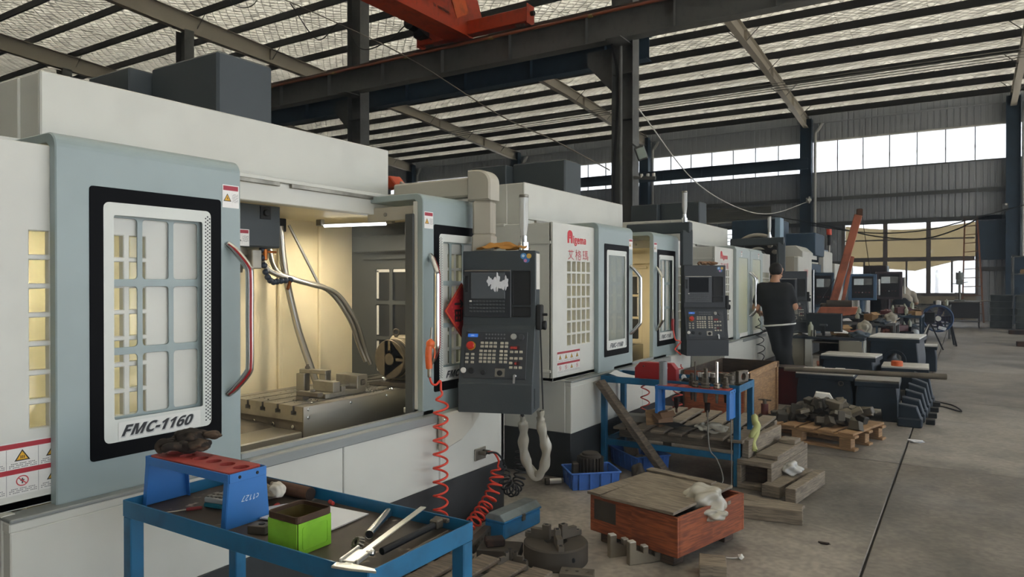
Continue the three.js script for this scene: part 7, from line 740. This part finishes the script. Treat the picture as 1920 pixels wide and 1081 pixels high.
function headBones(c, f, s = 1) { // c centre, f facing in the horizontal plane (angle from -z)
  const q = (x, y, z) => { const X = x * Math.cos(f) + z * Math.sin(f), Z = -x * Math.sin(f) + z * Math.cos(f); return [c[0] + X * s, c[1] + y * s, c[2] + Z * s]; };
  return [bone(q(0, 0.03, 0.015), q(0, 0.025, -0.03), 0.078 * s, 0.074 * s), bone(q(0, -0.03, -0.035), q(0, -0.075, -0.06), 0.058 * s, 0.034 * s), bone(q(0, 0.015, -0.1), q(0, -0.02, -0.118), 0.009 * s, 0.015 * s), bone(q(-0.03, -0.058, -0.088), q(0.03, -0.058, -0.088), 0.011 * s), ...[-1, 1].flatMap((i) => [bone(q(i * 0.076, 0.02, 0.0), q(i * 0.082, -0.03, -0.005), 0.016 * s, 0.011 * s), bone(q(i * 0.032, 0.032, -0.088), q(i * 0.045, 0.03, -0.082), 0.012 * s)])];
}
function handBones(w, d, up, side) { // wrist, direction of the fingers, back of the hand, thumb side
  const D = V(...d).normalize(), U = V(...up), S = V().crossVectors(D, U).normalize().multiplyScalar(side), N = V().crossVectors(S, D).normalize().multiplyScalar(side), W = V(...w), at = (a, b, c) => W.clone().addScaledVector(D, a).addScaledVector(S, b).addScaledVector(N, c).toArray(), o = [bone(at(0, 0, 0), at(0.075, 0.012, 0), 0.024, 0.021), bone(at(0.03, -0.015, 0), at(0.078, -0.026, 0), 0.018, 0.016)];
  [[0.03, 0.07], [0.011, 0.078], [-0.009, 0.072], [-0.028, 0.058]].forEach(([b, l]) => { const k = [at(0.08, b, 0), at(0.08 + l * 0.45, b * 1.1, -0.006), at(0.08 + l * 0.75, b * 1.1, -0.024), at(0.08 + l * 0.85, b * 1.1, -0.043)]; o.push(bone(k[0], k[1], 0.0095, 0.009), bone(k[1], k[2], 0.009, 0.0082), bone(k[2], k[3], 0.0082, 0.0075)); });
  const t = [at(0.015, 0.024, -0.004), at(0.045, 0.048, -0.012), at(0.072, 0.05, -0.022)]; o.push(bone(t[0], t[1], 0.013, 0.011), bone(t[1], t[2], 0.011, 0.009)); return o;
}
{ // operator with his back to us, head bowed to the panel
  const t = thing('person', 'standing person in black T-shirt and dark trousers, back turned, facing the control panel', 'person', [-2.15, 0.1, -9.98], R(12.4));
  const nk = [0.0, 1.335, 0.01], ls = [-0.165, 1.265, 0.0], rs = [0.165, 1.265, -0.02], le = [-0.235, 1.0, 0.03], re = [0.245, 1.02, 0.02], lw = [-0.2, 0.93, -0.2], rw = [0.2, 1.02, -0.21], lh = [-0.02, 0.8, 0], rh = [0.15, 0.8, -0.01], lk = [0.05, 0.45, -0.045], rk = [0.13, 0.44, -0.06], la = [0.17, 0.075, 0.02], ra = [0.21, 0.09, 0.14], hd = [0.015, 1.485, -0.02];
  const arms = [bone(ls, le, 0.052, 0.042), bone(le, lw, 0.041, 0.027), bone(rs, re, 0.052, 0.042), bone(re, rw, 0.041, 0.027)], torso = [bone([-0.1, 1.22, 0], [0.1, 1.22, -0.01], 0.105, 0.105), bone([-0.02, 1.1, 0], [0.05, 0.95, 0], 0.135, 0.125), bone(lh, rh, 0.1, 0.1)], legs = [bone(lh, lk, 0.092, 0.062), bone(lk, la, 0.06, 0.04), bone(rh, rk, 0.092, 0.062), bone(rk, ra, 0.06, 0.04)];
  const body = skin([...arms, ...torso, bone([0, 1.25, 0], nk, 0.06, 0.055), bone(nk, [0.01, 1.42, 0.0], 0.054, 0.05), ...legs], 84, 0.04);
  part(t, 'body', matSkin, body, skin([bone([0.01, 1.39, 0], [0.012, 1.45, -0.01], 0.05, 0.05), ...headBones(hd, -0.6)], 64, 0.02), skin(handBones(lw, [0.3, -0.1, -1], [0, 1, 0.2], 1), 56, 0.008, 0.015), skin(handBones(rw, [-0.3, -0.05, -1], [0, 1, 0.2], -1), 56, 0.008, 0.015));
  const hairG = skin([bone([0.014, 1.528, 0.002], [0.025, 1.53, -0.05], 0.081, 0.075), bone([-0.015, 1.495, 0.03], [0.045, 1.495, 0.024], 0.052, 0.05)], 56, 0.02); part(t, 'hair', matHair, hairG);
  const tee = M(0x121519, 0.85); part(t, 't_shirt', tee, skin([bone(ls, [-0.213, 1.085, 0.015], 0.068, 0.066), bone(rs, [0.222, 1.095, 0.01], 0.068, 0.066), bone([-0.12, 1.225, 0.01], [0.12, 1.225, 0], 0.112, 0.112), bone([-0.04, 1.12, 0.01], [0.08, 1.12, 0], 0.145, 0.145), bone([-0.02, 0.98, 0.005], [0.11, 0.97, 0], 0.138, 0.138), bone([-0.01, 0.86, 0.005], [0.13, 0.87, 0], 0.128, 0.128), bone([0, 1.28, 0.012], [0, 1.315, 0.012], 0.075, 0.064)], 84, 0.045).translate(0, 0, 0));
  part(t, 'shirt_hem', M(0xd6d6d2, 0.8), put(new THREE.TorusGeometry(0.13, 0.012, 8, 40).applyMatrix4(new THREE.Matrix4().makeScale(1.5, 1, 1)), [0.06, 0.775, 0.004], [PI / 2, 0.1, 0]));
  part(t, 'trousers', M(0x191c20, 0.85), skin([bone(lh, rh, 0.112, 0.112), bone(lh, lk, 0.105, 0.078), bone(lk, [la[0], la[1] + 0.02, la[2]], 0.076, 0.064), bone(rh, rk, 0.105, 0.078), bone(rk, [ra[0], ra[1] + 0.03, ra[2]], 0.076, 0.062)], 84, 0.035));
  part(t, 'shoe', mat.rubber, skin([bone([la[0], 0.04, la[2] + 0.04], [la[0] - 0.01, 0.035, la[2] - 0.13], 0.038, 0.034)], 32, 0.01)); part(t, 'shoe', mat.rubber, skin([bone([ra[0], 0.1, ra[2] + 0.02], [ra[0] - 0.01, 0.035, ra[2] - 0.12], 0.036, 0.033)], 32, 0.01));
}
{ // worker bent over the far bench, back towards us
  const t = thing('person', 'bending person in pale shirt and dark trousers over the far bench', 'person', [-1.36, 0, -21.0], R(4));
  const lh = [-0.1, 0.9, 0], rh = [0.1, 0.9, 0], lk = [-0.12, 0.5, -0.05], rk = [0.12, 0.5, -0.05], la = [-0.13, 0.08, 0.02], ra = [0.13, 0.08, 0.02], ch = [0.05, 1.2, -0.36], ls = [-0.14, 1.17, -0.42], rs = [0.24, 1.14, -0.4], le = [-0.2, 0.95, -0.5], re = [0.34, 0.93, -0.44], lw = [-0.12, 0.9, -0.66], rw = [0.36, 0.9, -0.64];
  part(t, 'body', matSkin, skin([bone(lh, rh, 0.1, 0.1), bone([0, 0.95, -0.03], ch, 0.13, 0.13), bone(ls, rs, 0.085, 0.085), bone(ls, le, 0.052, 0.042), bone(le, lw, 0.04, 0.028), bone(rs, re, 0.052, 0.042), bone(re, rw, 0.04, 0.028), bone(lh, lk, 0.09, 0.062), bone(lk, la, 0.06, 0.04), bone(rh, rk, 0.09, 0.062), bone(rk, ra, 0.06, 0.04), bone(ch, [0.06, 1.16, -0.56], 0.06, 0.05)], 80, 0.04), skin(headBones([0.06, 1.12, -0.64], 0.1), 56, 0.02), skin(handBones(lw, [0.2, -0.1, -1], [0, 1, 0], 1), 48, 0.008, 0.015), skin(handBones(rw, [-0.2, -0.1, -1], [0, 1, 0], -1), 48, 0.008, 0.015));
  part(t, 'hair', matHair, skin([bone([0.06, 1.17, -0.62], [0.06, 1.15, -0.69], 0.085, 0.078)], 32, 0.02)); part(t, 'shirt', M(0xa59d90, 0.85), skin([bone([-0.08, 1.0, -0.05], [0.12, 1.0, -0.05], 0.14, 0.14), bone([0, 1.05, -0.1], ch, 0.165, 0.16), bone(ls, rs, 0.1, 0.1), bone(ls, [-0.185, 1.0, -0.48], 0.072, 0.065), bone(rs, [0.33, 0.97, -0.44], 0.072, 0.062)], 72, 0.05));
  part(t, 'trousers', M(0x232a33, 0.85), skin([bone(lh, rh, 0.135, 0.135), bone([-0.06, 0.98, -0.02], [0.06, 0.98, -0.02], 0.13, 0.13), bone(lh, lk, 0.105, 0.078), bone(lk, [la[0], 0.1, la[2]], 0.076, 0.062), bone(rh, rk, 0.105, 0.078), bone(rk, [ra[0], 0.1, ra[2]], 0.076, 0.062)], 72, 0.035)); for (const a of [la, ra]) part(t, 'shoe', mat.rubber, skin([bone([a[0], 0.04, a[2] + 0.03], [a[0], 0.035, a[2] - 0.14], 0.038, 0.034)], 28, 0.01));
}

renderer.render(scene, camera);
